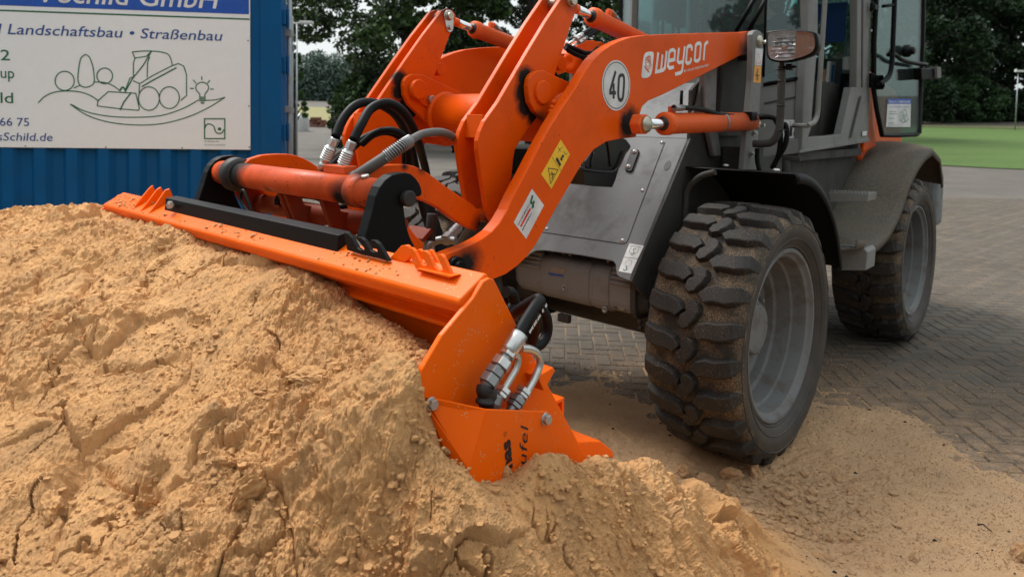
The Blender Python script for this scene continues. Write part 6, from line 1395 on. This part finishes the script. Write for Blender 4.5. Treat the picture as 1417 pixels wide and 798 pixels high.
# pavers, herringbone bond
def paver_mat():
    m, t, b = newmat('concrete_paver'); co = nn(t, 'ShaderNodeNewGeometry').outputs['Position']
    c = mix(t, ramp(t, noise(t, .8, 5, .65, co), [(.35, 0), (.7, 1)]), (.046, .040, .033), (.080, .068, .054))
    ri = nn(t, 'ShaderNodeNewGeometry').outputs['Random Per Island']
    c = mix(t, math_(t, 'MULTIPLY', ri, .55), c, (.045, .040, .035))
    c = mix(t, ramp(t, noise(t, 220, 3, .8, co), [(.4, 0), (.62, 1)]), c, mix(t, .55, c, (.17, .14, .11)))
    dust = math_(t, 'MULTIPLY', ramp(t, noise(t, 5, 6, .7, co), [(.46, 0), (.66, 1)]), ramp(t, noise(t, 160, 4, .8, co), [(.42, 0), (.56, 1)]))
    c = mix(t, math_(t, 'MULTIPLY', dust, .42), c, (.27, .175, .10))
    vm = nn(t, 'ShaderNodeVectorMath', operation='DISTANCE'); t.links.new(co, vm.inputs[0]); vm.inputs[1].default_value = tuple(px_ground(1190, 690)); mr = nn(t, 'ShaderNodeMapRange', i_From_Min=2.1, i_From_Max=.9); t.links.new(vm.outputs['Value'], mr.inputs['Value'])
    c = mix(t, math_(t, 'MULTIPLY', mr.outputs[0], ramp(t, math_(t, 'ADD', math_(t, 'MULTIPLY', noise(t, 260, 4, .85, co), .6), math_(t, 'MULTIPLY', noise(t, 7, 5, .7, co), .4)), [(.44, 0), (.56, .9)])), c, (.36, .23, .135))
    t.links.new(c, b.inputs['Base Color']); t.links.new(ramp(t, noise(t, 1.2, 4, .6, co), [(.35, .6), (.65, .9)]), b.inputs['Roughness']); b.inputs['Specular IOR Level'].default_value = .25
    bump(t, b, noise(t, 260, 4, .75, co), .7, .002); return m
M['paver'] = paver_mat()
PW = .10; ph = radians(-4); e1_, e2_ = np.array([cos(ph), sin(ph)]), np.array([-sin(ph), cos(ph)])
def paver_verts(lx, ly):
    g = .0045; c = .006; hx, hy = lx / 2 - g, ly / 2 - g
    return [(-hx, -hy, -.05), (hx, -hy, -.05), (hx, hy, -.05), (-hx, hy, -.05), (-hx, -hy, -c), (hx, -hy, -c), (hx, hy, -c), (-hx, hy, -c), (-hx + c, -hy + c, 0), (hx - c, -hy + c, 0), (hx - c, hy - c, 0), (-hx + c, hy - c, 0)]
PF = [(8, 9, 10, 11), (4, 5, 9, 8), (5, 6, 10, 9), (6, 7, 11, 10), (7, 4, 8, 11), (0, 1, 5, 4), (1, 2, 6, 5), (2, 3, 7, 6), (3, 0, 4, 7)]
pav = []
for i in range(-90, 210):
    for j in range(-10, 230):
        k = (i - j) % 4
        if k == 0: c = (i + 1, j + .5); o_ = 0
        elif k == 3: c = (i + .5, j + 1); o_ = 1
        else: continue
        p = (e1_ * c[0] + e2_ * c[1]) * PW + np.array([0, 2.0]) 
        if p[1] < 2.2: continue
        a = p[0] / p[1]
        if a < -.80 or a > .82: continue
        if p[1] > 15.5: continue
        if a < -.05 and p[1] < 3.2: continue
        pav.append((p[0], p[1], o_))
P_ = np.array([(x, y) for x, y, o_ in pav]); cover = sand_surface(P_[:, 0][None], P_[:, 1][None])[0]
vis = [k for k in range(len(pav)) if cover[k] < .002 and pav[k][0] / pav[k][1] > .05 and pav[k][0] / pav[k][1] < .735 and not (-.7 < to_loader((pav[k][0], pav[k][1], 0))[1] < 1.2 and to_loader((pav[k][0], pav[k][1], 0))[0] < -.1)]
vis.sort(key=lambda k: pav[k][1]); single = set(vis[:296])
yard = empty('paved_yard'); yard.location = (0, 0, 0)
yv, yf = [], []; pm = []
for o_ in (0, 1):
    me = bpy.data.meshes.new('paver'); me.from_pydata(paver_verts(2 * PW, PW) if o_ == 0 else paver_verts(PW, 2 * PW), [], PF[:5] + PF[5:]); me.materials.append(M['paver']); pm.append(me)
for k, (x, y, o_) in enumerate(pav):
    if cover[k] > .03: continue
    dz = random.uniform(-.0025, .001); tl = random.uniform(-.004, .004)
    if k in single:
        o = bpy.data.objects.new('paver', pm[o_]); COL.objects.link(o); o.parent = yard; o.location = (x, y, dz); o.rotation_euler = (tl, random.uniform(-.004, .004), ph)
    else:
        b0 = len(yv); vs = paver_verts(2 * PW, PW) if o_ == 0 else paver_verts(PW, 2 * PW)
        yv += [(x + e1_[0] * a + e2_[0] * b, y + e1_[1] * a + e2_[1] * b, c + dz + tl * b * 2) for a, b, c in vs]; yf += [tuple(b0 + i for i in f) for f in PF[:5]]
me = bpy.data.meshes.new('paver_field'); me.from_pydata(yv, [], yf); me.materials.append(M['paver']); o = bpy.data.objects.new('paver_field', me); COL.objects.link(o); o.parent = yard; o['kind'] = 'stuff'
yard['kind'] = 'structure'
# far part of the yard, too far off to tell the pavers apart
M['yard_far'] = M['ground'].copy(); 
# small dark chips and a twig on the sand
q = MB()
for k in range(120):
    a, r_ = random.uniform(radians(8), radians(37)), random.uniform(2.3, 4.5); x, y = r_ * sin(a), r_ * cos(a); z = float(sand_surface(np.array([[x]]), np.array([[y]]))[0, 0]); s_ = random.choice((.002, .002, .003, .003, .004, .008))
    q.tube([(x - s_, y, z + .002), (x, y + s_ * .3, z + .004), (x + s_, y - s_ * .2, z + .002)], [s_ * .3, s_ * .7, s_ * .2], 5)
o = q.build('grit', plain('dark_grit', (.015, .014, .012), .8)); tag(o, 'dark bits of bark and grit scattered on the trampled sand', 'grit', kind='stuff')
q = MB(); p = px_ground(1352, 741); p1 = px_ground(1372, 750); z0 = .045; q.tube([p + [0, 0, z0], lerp(p, p1, .5) + [0, .01, z0 + .008], p1 + [0, 0, z0 - .005]], [.004, .003, .001], 6)
o = q.build('twig', plain('dark_twig', (.02, .016, .012), .8)); tag(o, 'thin dark twig lying on the trampled sand at the right', 'twig')

# ================================================================== TREES AND BACKGROUND
def leaf_mat(name, c0, c1, c2):
    m, t, b = newmat(name); ri = nn(t, 'ShaderNodeNewGeometry').outputs['Random Per Island']; co = objco(t)
    c = mix(t, ramp(t, noise(t, .35, 3, .6, co), [(.42, 0), (.62, 1)]), c0, c1)
    c = mix(t, ramp(t, ri, [(.55, 0), (1, 1)]), c, c2)
    t.links.new(c, b.inputs['Base Color']); b.inputs['Roughness'].default_value = .55; b.inputs['Specular IOR Level'].default_value = .3
    return m
M['leaf_dark'] = leaf_mat('dark_leaves', (.010, .022, .009), (.036, .072, .014), (.055, .105, .018))
M['leaf_hedge'] = leaf_mat('deep_green_leaves', (.009, .023, .010), (.016, .040, .013), (.030, .060, .018))
M['leaf_far'] = leaf_mat('hazed_leaves', (.065, .105, .085), (.085, .130, .10), (.10, .15, .115))  # distance haze is put into this leaf colour; no mist is built
M['bark'] = plain('bark', (.035, .028, .022), .9, 0, .8, 20)
def leaves_mesh(name, pts, size, mat, parent):
    n = len(pts); a = rng.normal(size=(n, 3)); a /= np.linalg.norm(a, axis=1)[:, None]; b = rng.normal(size=(n, 3)); b -= a * (a * b).sum(1)[:, None]; b /= np.linalg.norm(b, axis=1)[:, None]
    s = size * rng.uniform(.6, 1.4, n)[:, None]; P = np.asarray(pts)
    V = np.stack([P - a * s, P + b * s * .55, P + a * s, P - b * s * .55], 1).reshape(-1, 3); Q = np.arange(4 * n).reshape(-1, 4)
    me = bpy.data.meshes.new(name); me.vertices.add(len(V)); me.vertices.foreach_set('co', V.ravel()); me.loops.add(4 * n); me.loops.foreach_set('vertex_index', Q.ravel())
    me.polygons.add(n); me.polygons.foreach_set('loop_start', np.arange(n) * 4); me.polygons.foreach_set('loop_total', np.full(n, 4)); me.update(calc_edges=True); me.materials.append(mat)
    o = bpy.data.objects.new(name, me); COL.objects.link(o); o.parent = parent; return o
def tree(name, label, px, dist, h, rad, nleaf, size, mat, low=.12, nbl=60, group=None, cat='tree', seed=1):
    X = (px - CX) / F * dist; g = float(terrain_h(np.array(max(dist, 0) * 1.0))); root = empty(name, label, cat, loc=(X, dist, g), group=group)
    r = np.random.default_rng(seed); q = MB(); tr = max(.12, h * .02)
    q.tube([(0, 0, -.3), (tr * .2, 0, h * .2), (-tr * .2, .1, h * .5), (0, 0, h * .85)], [tr * 1.3, tr, tr * .7, tr * .2], 10)
    blobs = []
    for k in range(nbl):
        t = r.uniform(low, 1.0); prof = sin(pi * min(1, (t * .82 + .16))) ** .6 * rad; a = r.uniform(0, 2 * pi); rr_ = prof * sqrt(r.uniform(.12, 1)) * .92
        c = np.array([rr_ * cos(a), rr_ * sin(a), t * h]); blobs.append((c, r.uniform(.10, .22) * rad))
        if k < 14: q.tube([(0, 0, c[2] * .62), c * [.5, .5, .85], c], [tr * .4, tr * .22, tr * .06], 6)
    q.build('trunk', M['bark'], root)
    per = int(nleaf * 1.7) // nbl; pts = []; size = size * .74
    for c, rb in blobs:
        d = r.normal(size=(per, 3)); d /= np.linalg.norm(d, axis=1)[:, None]; d *= (rb * r.uniform(.35, 1.15, per) ** .6)[:, None]; d[:, 2] *= .7; d[:, 2] -= .12 * np.hypot(d[:, 0], d[:, 1]); pts.append(c + d)
    leaves_mesh('crown', np.concatenate(pts), size, mat, root); return root
tree('broadleaf_tree', 'tall dark broadleaf tree right of the blue container, loose twigs against the sky', 560, 34, 15, 5.6, 30000, .17, M['leaf_dark'], low=.10, nbl=110, seed=4)
tree('broadleaf_tree', 'dark leafy tree showing between the orange tilt levers', 735, 38, 15, 6.0, 26000, .18, M['leaf_dark'], low=.08, nbl=90, seed=8)
tree('broadleaf_tree', 'dark leafy tree behind the left edge of the cab windscreen', 905, 41, 15, 6.0, 24000, .20, M['leaf_dark'], low=.06, nbl=90, seed=12)
tree('broadleaf_tree', 'dark leafy tree seen through the windows of the cab', 1075, 48, 16, 7.5, 24000, .23, M['leaf_dark'], low=.04, nbl=90, seed=15)
tree('broadleaf_tree', 'deep green tree directly behind the open cab door', 1225, 78, 22, 9.5, 26000, .33, M['leaf_hedge'], low=.02, nbl=110, seed=19)
tree('broadleaf_tree', 'tall deep green tree right of the cab, above the round bush', 1338, 84, 25, 9.0, 30000, .33, M['leaf_hedge'], low=.02, nbl=120, seed=23)
tree('broadleaf_tree', 'deep green tree at the right edge behind the lawn', 1440, 82, 24, 9.0, 26000, .33, M['leaf_hedge'], low=.02, nbl=110, seed=27)
tree('broadleaf_tree', 'deep green tree beyond the right edge of the lawn', 1560, 80, 22, 9.5, 16000, .36, M['leaf_hedge'], low=.02, nbl=80, seed=29)
tree('broadleaf_tree', 'deep green tree in the second row, seen between the cab door and the tall tree', 1288, 97, 25, 9.5, 20000, .36, M['leaf_hedge'], low=.0, nbl=110, seed=41)
tree('broadleaf_tree', 'deep green tree in the second row, behind the street lamp', 1392, 99, 26, 9.5, 20000, .36, M['leaf_hedge'], low=.0, nbl=110, seed=43)
tree('round_bush', 'mid green round bush at the edge of the lawn', 1330, 78, 5.6, 4.6, 12000, .22, leaf_mat('bush_leaves', (.018, .045, .014), (.03, .07, .02), (.04, .085, .025)), low=.0, nbl=60, cat='bush', seed=31)
tree('round_bush', 'dark low bush against the trees at the right edge', 1420, 79, 4.0, 4.5, 9000, .22, M['leaf_hedge'], low=.0, nbl=50, cat='bush', seed=33)
tree('round_bush', 'dark bush at the foot of the tall tree beside the yard', 500, 31, 3.4, 1.5, 9000, .10, M['leaf_dark'], low=.02, nbl=60, cat='bush', seed=35)
tree('small_tree', 'small green tree peeping out beside the container doors', 405, 26, 4.2, .55, 3000, .09, leaf_mat('fresh_leaves', (.03, .07, .015), (.05, .10, .02), (.06, .12, .03)), low=.3, nbl=30, seed=37)
# trees added out of view: dark reflections for cab windows, less sky light
for k, (x, y, h_, r_) in enumerate([(-24, -9, 13, 5.5), (-17, -17, 14, 6), (-3, -22, 13, 6), (11, -19, 13, 6), (-30, 4, 12, 5)]):
    tree('broadleaf_tree', ['added unseen dark tree left of and behind the camera', 'added unseen dark tree farther behind the camera on the left', 'added unseen dark tree straight behind the camera', 'added unseen dark tree behind the camera on the right', 'added unseen dark tree far to the left of the container'][k], CX + x / y * F, y, h_, r_, 9000, .30, M['leaf_dark'], low=.05, nbl=60, seed=60 + k)
# far wood beyond the field: nobody could count it
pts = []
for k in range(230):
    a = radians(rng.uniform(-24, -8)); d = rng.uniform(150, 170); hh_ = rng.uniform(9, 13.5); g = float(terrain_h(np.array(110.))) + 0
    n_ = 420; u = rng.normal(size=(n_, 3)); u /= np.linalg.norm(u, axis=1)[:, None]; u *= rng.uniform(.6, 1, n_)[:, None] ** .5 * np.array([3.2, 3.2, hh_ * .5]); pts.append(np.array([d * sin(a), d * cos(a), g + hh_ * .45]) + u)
o = leaves_mesh('far_wood', np.concatenate(pts), .33, M['leaf_far'], None); tag(o, 'wood on the horizon beyond the field, haze tinted into its pale leaves', 'wood', kind='stuff')

# brick stack, posts, lamps
ps = empty('brick_stack', 'low stack of reddish bricks and rubble at the end of the yard', 'brick stack', loc=tuple(px_world(440, 163, 52) * [1, 1, 0] + [0, 0, float(terrain_h(np.array(52.)))]))
bm_ = plain('old_brick', (.20, .085, .055), .9)
bmesh_proto = MB().box((0, 0, 0), (.40, .25, .18)).build('brick', bm_, ps, bevel=.01); bmesh_proto.location = (0, 0, .1)
rb = random.Random(5)
for lv in range(4):
    for k in range(9 - lv * 2):
        if lv == 0 and k == 0: continue
        c = bmesh_proto.copy(); COL.objects.link(c); c.parent = ps; c.location = ((k - (9 - lv * 2) / 2) * .30 + rb.uniform(-.1, .1), rb.uniform(-.2, .2), .10 + lv * .19); c.rotation_euler = (rb.uniform(-.1, .1), rb.uniform(-.1, .1), rb.uniform(-.6, .6))
w = px_world(416, 153, 46); w[2] = float(terrain_h(np.array(46.)))
q = MB(); q.lathe([(0, .55), (.9, .55), (1.0, .5), (1.15, .25), (1.2, 0)], (0, 0, 0), (0, 0, 1), 24); o = q.build('water_tank', plain('white_tank', (.6, .6, .58), .5)); o.location = w; tag(o, 'round white tank half hidden behind the container doors', 'tank')
def post(px, py0, py1, d, r_, name, label, cat, mat):
    a, b = px_world(px, py1, d), px_world(px, py0, d); q = MB(); q.box((0, 0, (b[2] - 0) / 2), (r_, r_, b[2])); o = q.build(name, mat, bevel=.01); o.location = (a[0], a[1], 0); return tag(o, label, cat)
pc = px_world(468, 165, 44); q = MB(); q.box((0, 0, .9), (.75, .5, 2.0)); q.box((0, 0, 1.93), (.85, .6, .08)); o = q.build('gate_pier', plain('dark_timber', (.03, .028, .022), .9), bevel=.02); o.location = (pc[0], pc[1], float(terrain_h(np.array(44.))) - .1); tag(o, 'dark square pier standing beside the field', 'pier')
def lamp(px_head, py_head, d, name, label, hw, polex):
    hd_ = px_world(px_head, py_head, d); pb = px_world(polex, py_head, d); r0 = empty(name, label, 'lamp', loc=(pb[0], pb[1], float(terrain_h(np.array(d * 1.)))))
    z = hd_[2] - r0.location[2]; q = MB(); q.tube([(0, 0, 0), (0, 0, z)], [hw * .07, hw * .05], 12); q.tube([(0, 0, z), (hd_[0] - pb[0], 0, z + .01)], hw * .07, 8); q.build('pole', M['galv'], r0)
    q = MB(); q.box((hd_[0] - pb[0], 0, z + .02), (hw, hw * .4, hw * .22)); q.build('lamp_head', plain('white_lamp_head', (.62, .62, .6), .4), r0, bevel=.01)
lamp(424, 33, 14, 'yard_lamp', 'white lamp head on a pole just right of the container', .27, 411)
lamp(1411, 99, 60, 'street_lamp', 'small white street lamp before the trees at the right edge', .75, 1409)

# ================================================================== DRIVER AND THINGS IN THE CAB
def to_w(p): return Vector(to_world(np.array(p, float)))
person = empty('person', 'driver in dark work clothes gripping the steering wheel behind the windscreen', 'person', loc=tuple(LO), rz=atan2(-LU[1], -LU[0]))
def skin_obj(name, verts, edges, radii, mat, par, root=0, sub=2):
    me = bpy.data.meshes.new(name); me.from_pydata(verts, edges, []); o = bpy.data.objects.new(name, me); COL.objects.link(o); o.parent = par
    md = o.modifiers.new('skin', 'SKIN'); md.use_smooth_shade = True
    for i, r_ in enumerate(radii): me.skin_vertices[0].data[i].radius = (r_, r_) if not hasattr(r_, '__len__') else r_
    me.skin_vertices[0].data[root].use_root = True; s_ = o.modifiers.new('sub', 'SUBSURF'); s_.levels = sub; s_.render_levels = sub; me.materials.append(mat); return o
hx, hz_ = -1.95, 1.86
hL, hR = SWC + .2 * (cos(.35) * s1 + sin(.35) * s2), SWC + .2 * (cos(2.8) * s1 + sin(2.8) * s2)
V = [(hx, 0, hz_), (hx - .03, 0, hz_ + .20), (hx - .01, 0, hz_ + .42), (hx + .02, 0, hz_ + .53), (hx + .04, 0, hz_ + .60), (hx + .05, 0, hz_ + .68), (hx + .06, 0, hz_ + .78),
     (hx, .17, hz_ + .43), (hx + .10, .25, hz_ + .20), tuple(hL - sa * 0 + np.array([-.10, .03, -.02])), tuple(hL + np.array([-.03, .0, .0])),
     (hx, -.17, hz_ + .43), (hx + .10, -.25, hz_ + .20), tuple(hR + np.array([-.10, -.03, -.02])), tuple(hR + np.array([-.03, .0, .0])),
     (hx + .05, .11, hz_ - .02), (hx + .48, .13, hz_ + .0), (hx + .60, .12, hz_ - .40), (hx + .72, .12, hz_ - .42), (hx + .05, -.11, hz_ - .02), (hx + .48, -.13, hz_ + .0), (hx + .60, -.12, hz_ - .40), (hx + .72, -.12, hz_ - .42)]
Eg = [(0, 1), (1, 2), (2, 3), (3, 4), (4, 5), (5, 6), (2, 7), (7, 8), (8, 9), (9, 10), (2, 11), (11, 12), (12, 13), (13, 14), (0, 15), (15, 16), (16, 17), (17, 18), (0, 19), (19, 20), (20, 21), (21, 22)]
RD = [(.16, .12), (.15, .11), (.16, .11), .06, .055, (.085, .095), (.07, .08), .07, .05, .033, .035, .07, .05, .033, .035, .09, .07, .055, .045, .09, .07, .055, .045]
skin_obj('body', V, Eg, RD, M['skin'], person)
Vs = V[:4] + V[7:9] + V[11:13] + [tuple(lerp(V[8], V[9], .25)), tuple(lerp(V[12], V[13], .25))]
skin_obj('shirt', Vs, [(0, 1), (1, 2), (2, 3), (2, 4), (4, 5), (5, 8), (2, 6), (6, 7), (7, 9)], [(.175, .135), (.165, .125), (.175, .125), .075, .082, .062, .082, .062, .055, .055], M['cloth'], person)
Vt = [V[0], V[15], V[16], V[17], V[19], V[20], V[21]]; skin_obj('trousers', Vt, [(0, 1), (1, 2), (2, 3), (0, 4), (4, 5), (5, 6)], [(.172, .135), .10, .082, .066, .10, .082, .066], M['cloth'], person)
for hc_, sgn in ((hL, 1), (hR, -1)):
    for f_ in range(4):
        t0 = hc_ + s1 * (f_ - 1.5) * .0 + s2 * 0; side_ = np.cross(sa, (hc_ - SWC) / np.linalg.norm(hc_ - SWC)); o_ = side_ * (f_ - 1.5) * .021; rad_ = (hc_ - SWC) / np.linalg.norm(hc_ - SWC)
        L_ = [1.0, 1.08, 1.0, .85][f_]
        q = MB(); q.tube(spline([hc_ + o_ + np.array([-.035, 0, .0]), hc_ + o_ + sa * .026 * L_, hc_ + o_ + rad_ * .026 * L_ + sa * .012, hc_ + o_ + rad_ * .020 - sa * .018]), .0095, 8); q.build('finger', M['skin'], person)
    q = MB(); q.tube(spline([hc_ + np.array([-.03, 0, 0]), hc_ - rad_ * .025 + sa * .018, hc_ - rad_ * .024 - sa * .012]), .0105, 8); q.build('thumb', M['skin'], person)
q = MB(); hc_ = np.array([hx + .06, 0, hz_ + .74])
q.lathe([(-.02, .098), (.02, .103), (.06, .095), (.09, .07), (.105, .03), (.108, 0)], hc_ + [-.01, 0, 0], (-.1, 0, 1), 20); q.build('hair', plain('brown_hair', (.05, .03, .02), .8, 0, .6, 90), person)
q = MB(); q.tube([hc_ + [.085, 0, -.0], hc_ + [.108, 0, -.035], hc_ + [.085, 0, -.045]], [.008, .014, .008], 8)
for s_ in (1, -1): q.tube([hc_ + [.0, s_ * .088, .01], hc_ + [-.01, s_ * .098, -.02], hc_ + [0, s_ * .09, -.045]], [.010, .016, .010], 8)
q.build('nose_and_ears', M['skin'], person)
q = MB()
for s_ in (1, -1): q.tube([hc_ + [.078, s_ * .032, -.002], hc_ + [.088, s_ * .032, -.002]], .010, 8)
q.tube([hc_ + [.086, -.025, -.078], hc_ + [.09, 0, -.080], hc_ + [.086, .025, -.078]], .004, 6); q.build('eyes_and_mouth', M['ink'], person)
def cabthing(name, label, cat): return empty(name, label, cat, loc=tuple(LO), rz=atan2(-LU[1], -LU[0]))
bt = cabthing('bottle', 'greenish plastic water bottle standing behind the cab door opening', 'bottle'); p = L(1175, 103, NY, .57)
q = MB(); q.lathe([(0, 0), (0, .042), (.02, .046), (.15, .046), (.19, .040), (.25, .020), (.28, .014), (.28, 0)], p, (0, 0, 1), 20); q.build('bottle_body', M['bottle'], bt)
q = MB(); q.lathe([(.27, 0), (.27, .017), (.30, .017), (.30, 0)], p, (0, 0, 1), 14); q.build('cap', M['green_print'], bt)
q = MB(); q.lathe([(.03, .0465), (.12, .0465)], p, (0, 0, 1), 20); q.build('bottle_label', M['label_white'], bt)
q = MB(); q.cyl(p - [0, 0, .20], p + [0, 0, .0], .055, 16); q.build('cup_holder', M['black_plastic'], cab)
rl = cabthing('folding_rule', 'pale wooden rule with a blue stripe leaning behind the seat', 'rule')
q = MB(); q.prism([L(a, b, NY, .44) for a, b in ((1149, 85), (1157, 86), (1152, 130), (1145, 130))], (0, -.02, 0)); q.build('rule', M['label_white'], rl); q = MB(); q.prism([L(a, b, NY, .443) for a, b in ((1151.5, 90), (1155, 90), (1151, 128), (1148, 128))], (0, .001, 0)); q.build('stripe', M['bluestripe'], rl)
sk_ = cabthing('wooden_stick', 'brown wooden stick beside the rule in the cab', 'stick'); q = MB(); q.prism([L(a, b, NY, .42) for a, b in ((1143, 96), (1148, 97), (1141, 133), (1136, 132))], (0, -.02, 0)); q.build('stick', M['wood'], sk_)
gv = cabthing('work_gloves', 'yellow-green work gloves lying on the cab floor by the door', 'gloves')
q = MB()
for k in range(14):
    p = L(1139 + (k % 5) * 5.5, 130 + (k * 37 % 13), NY, .45 - .01 * k); q.lathe([(-.03, 0), (-.02, .022), (0, .030), (.02, .02), (.03, 0)], p, (random.uniform(-1, 1), random.uniform(-1, 1), .4), 8)
q.build('glove', M['hivis'], gv)
bgx = cabthing('tool_bag', 'dark bag on the cab floor behind the door opening', 'bag'); q = MB(); q.prism([L(a, b, NY, .42) for a, b in ((1124, 148), (1132, 140), (1150, 138), (1164, 143), (1168, 152), (1168, 163), (1124, 165))], (0, -.2, 0)); q.build('bag', M['seat'], bgx, bevel=.03, seg=3)

# ------------------------------------------------------------------ keep the tree at thing > part > sub-part
def depth_of(o):
    d = 0
    while o.parent is not None: o = o.parent; d += 1
    return d
for o in [o for o in COL.objects if depth_of(o) == 3]:
    o.parent = o.parent.parent
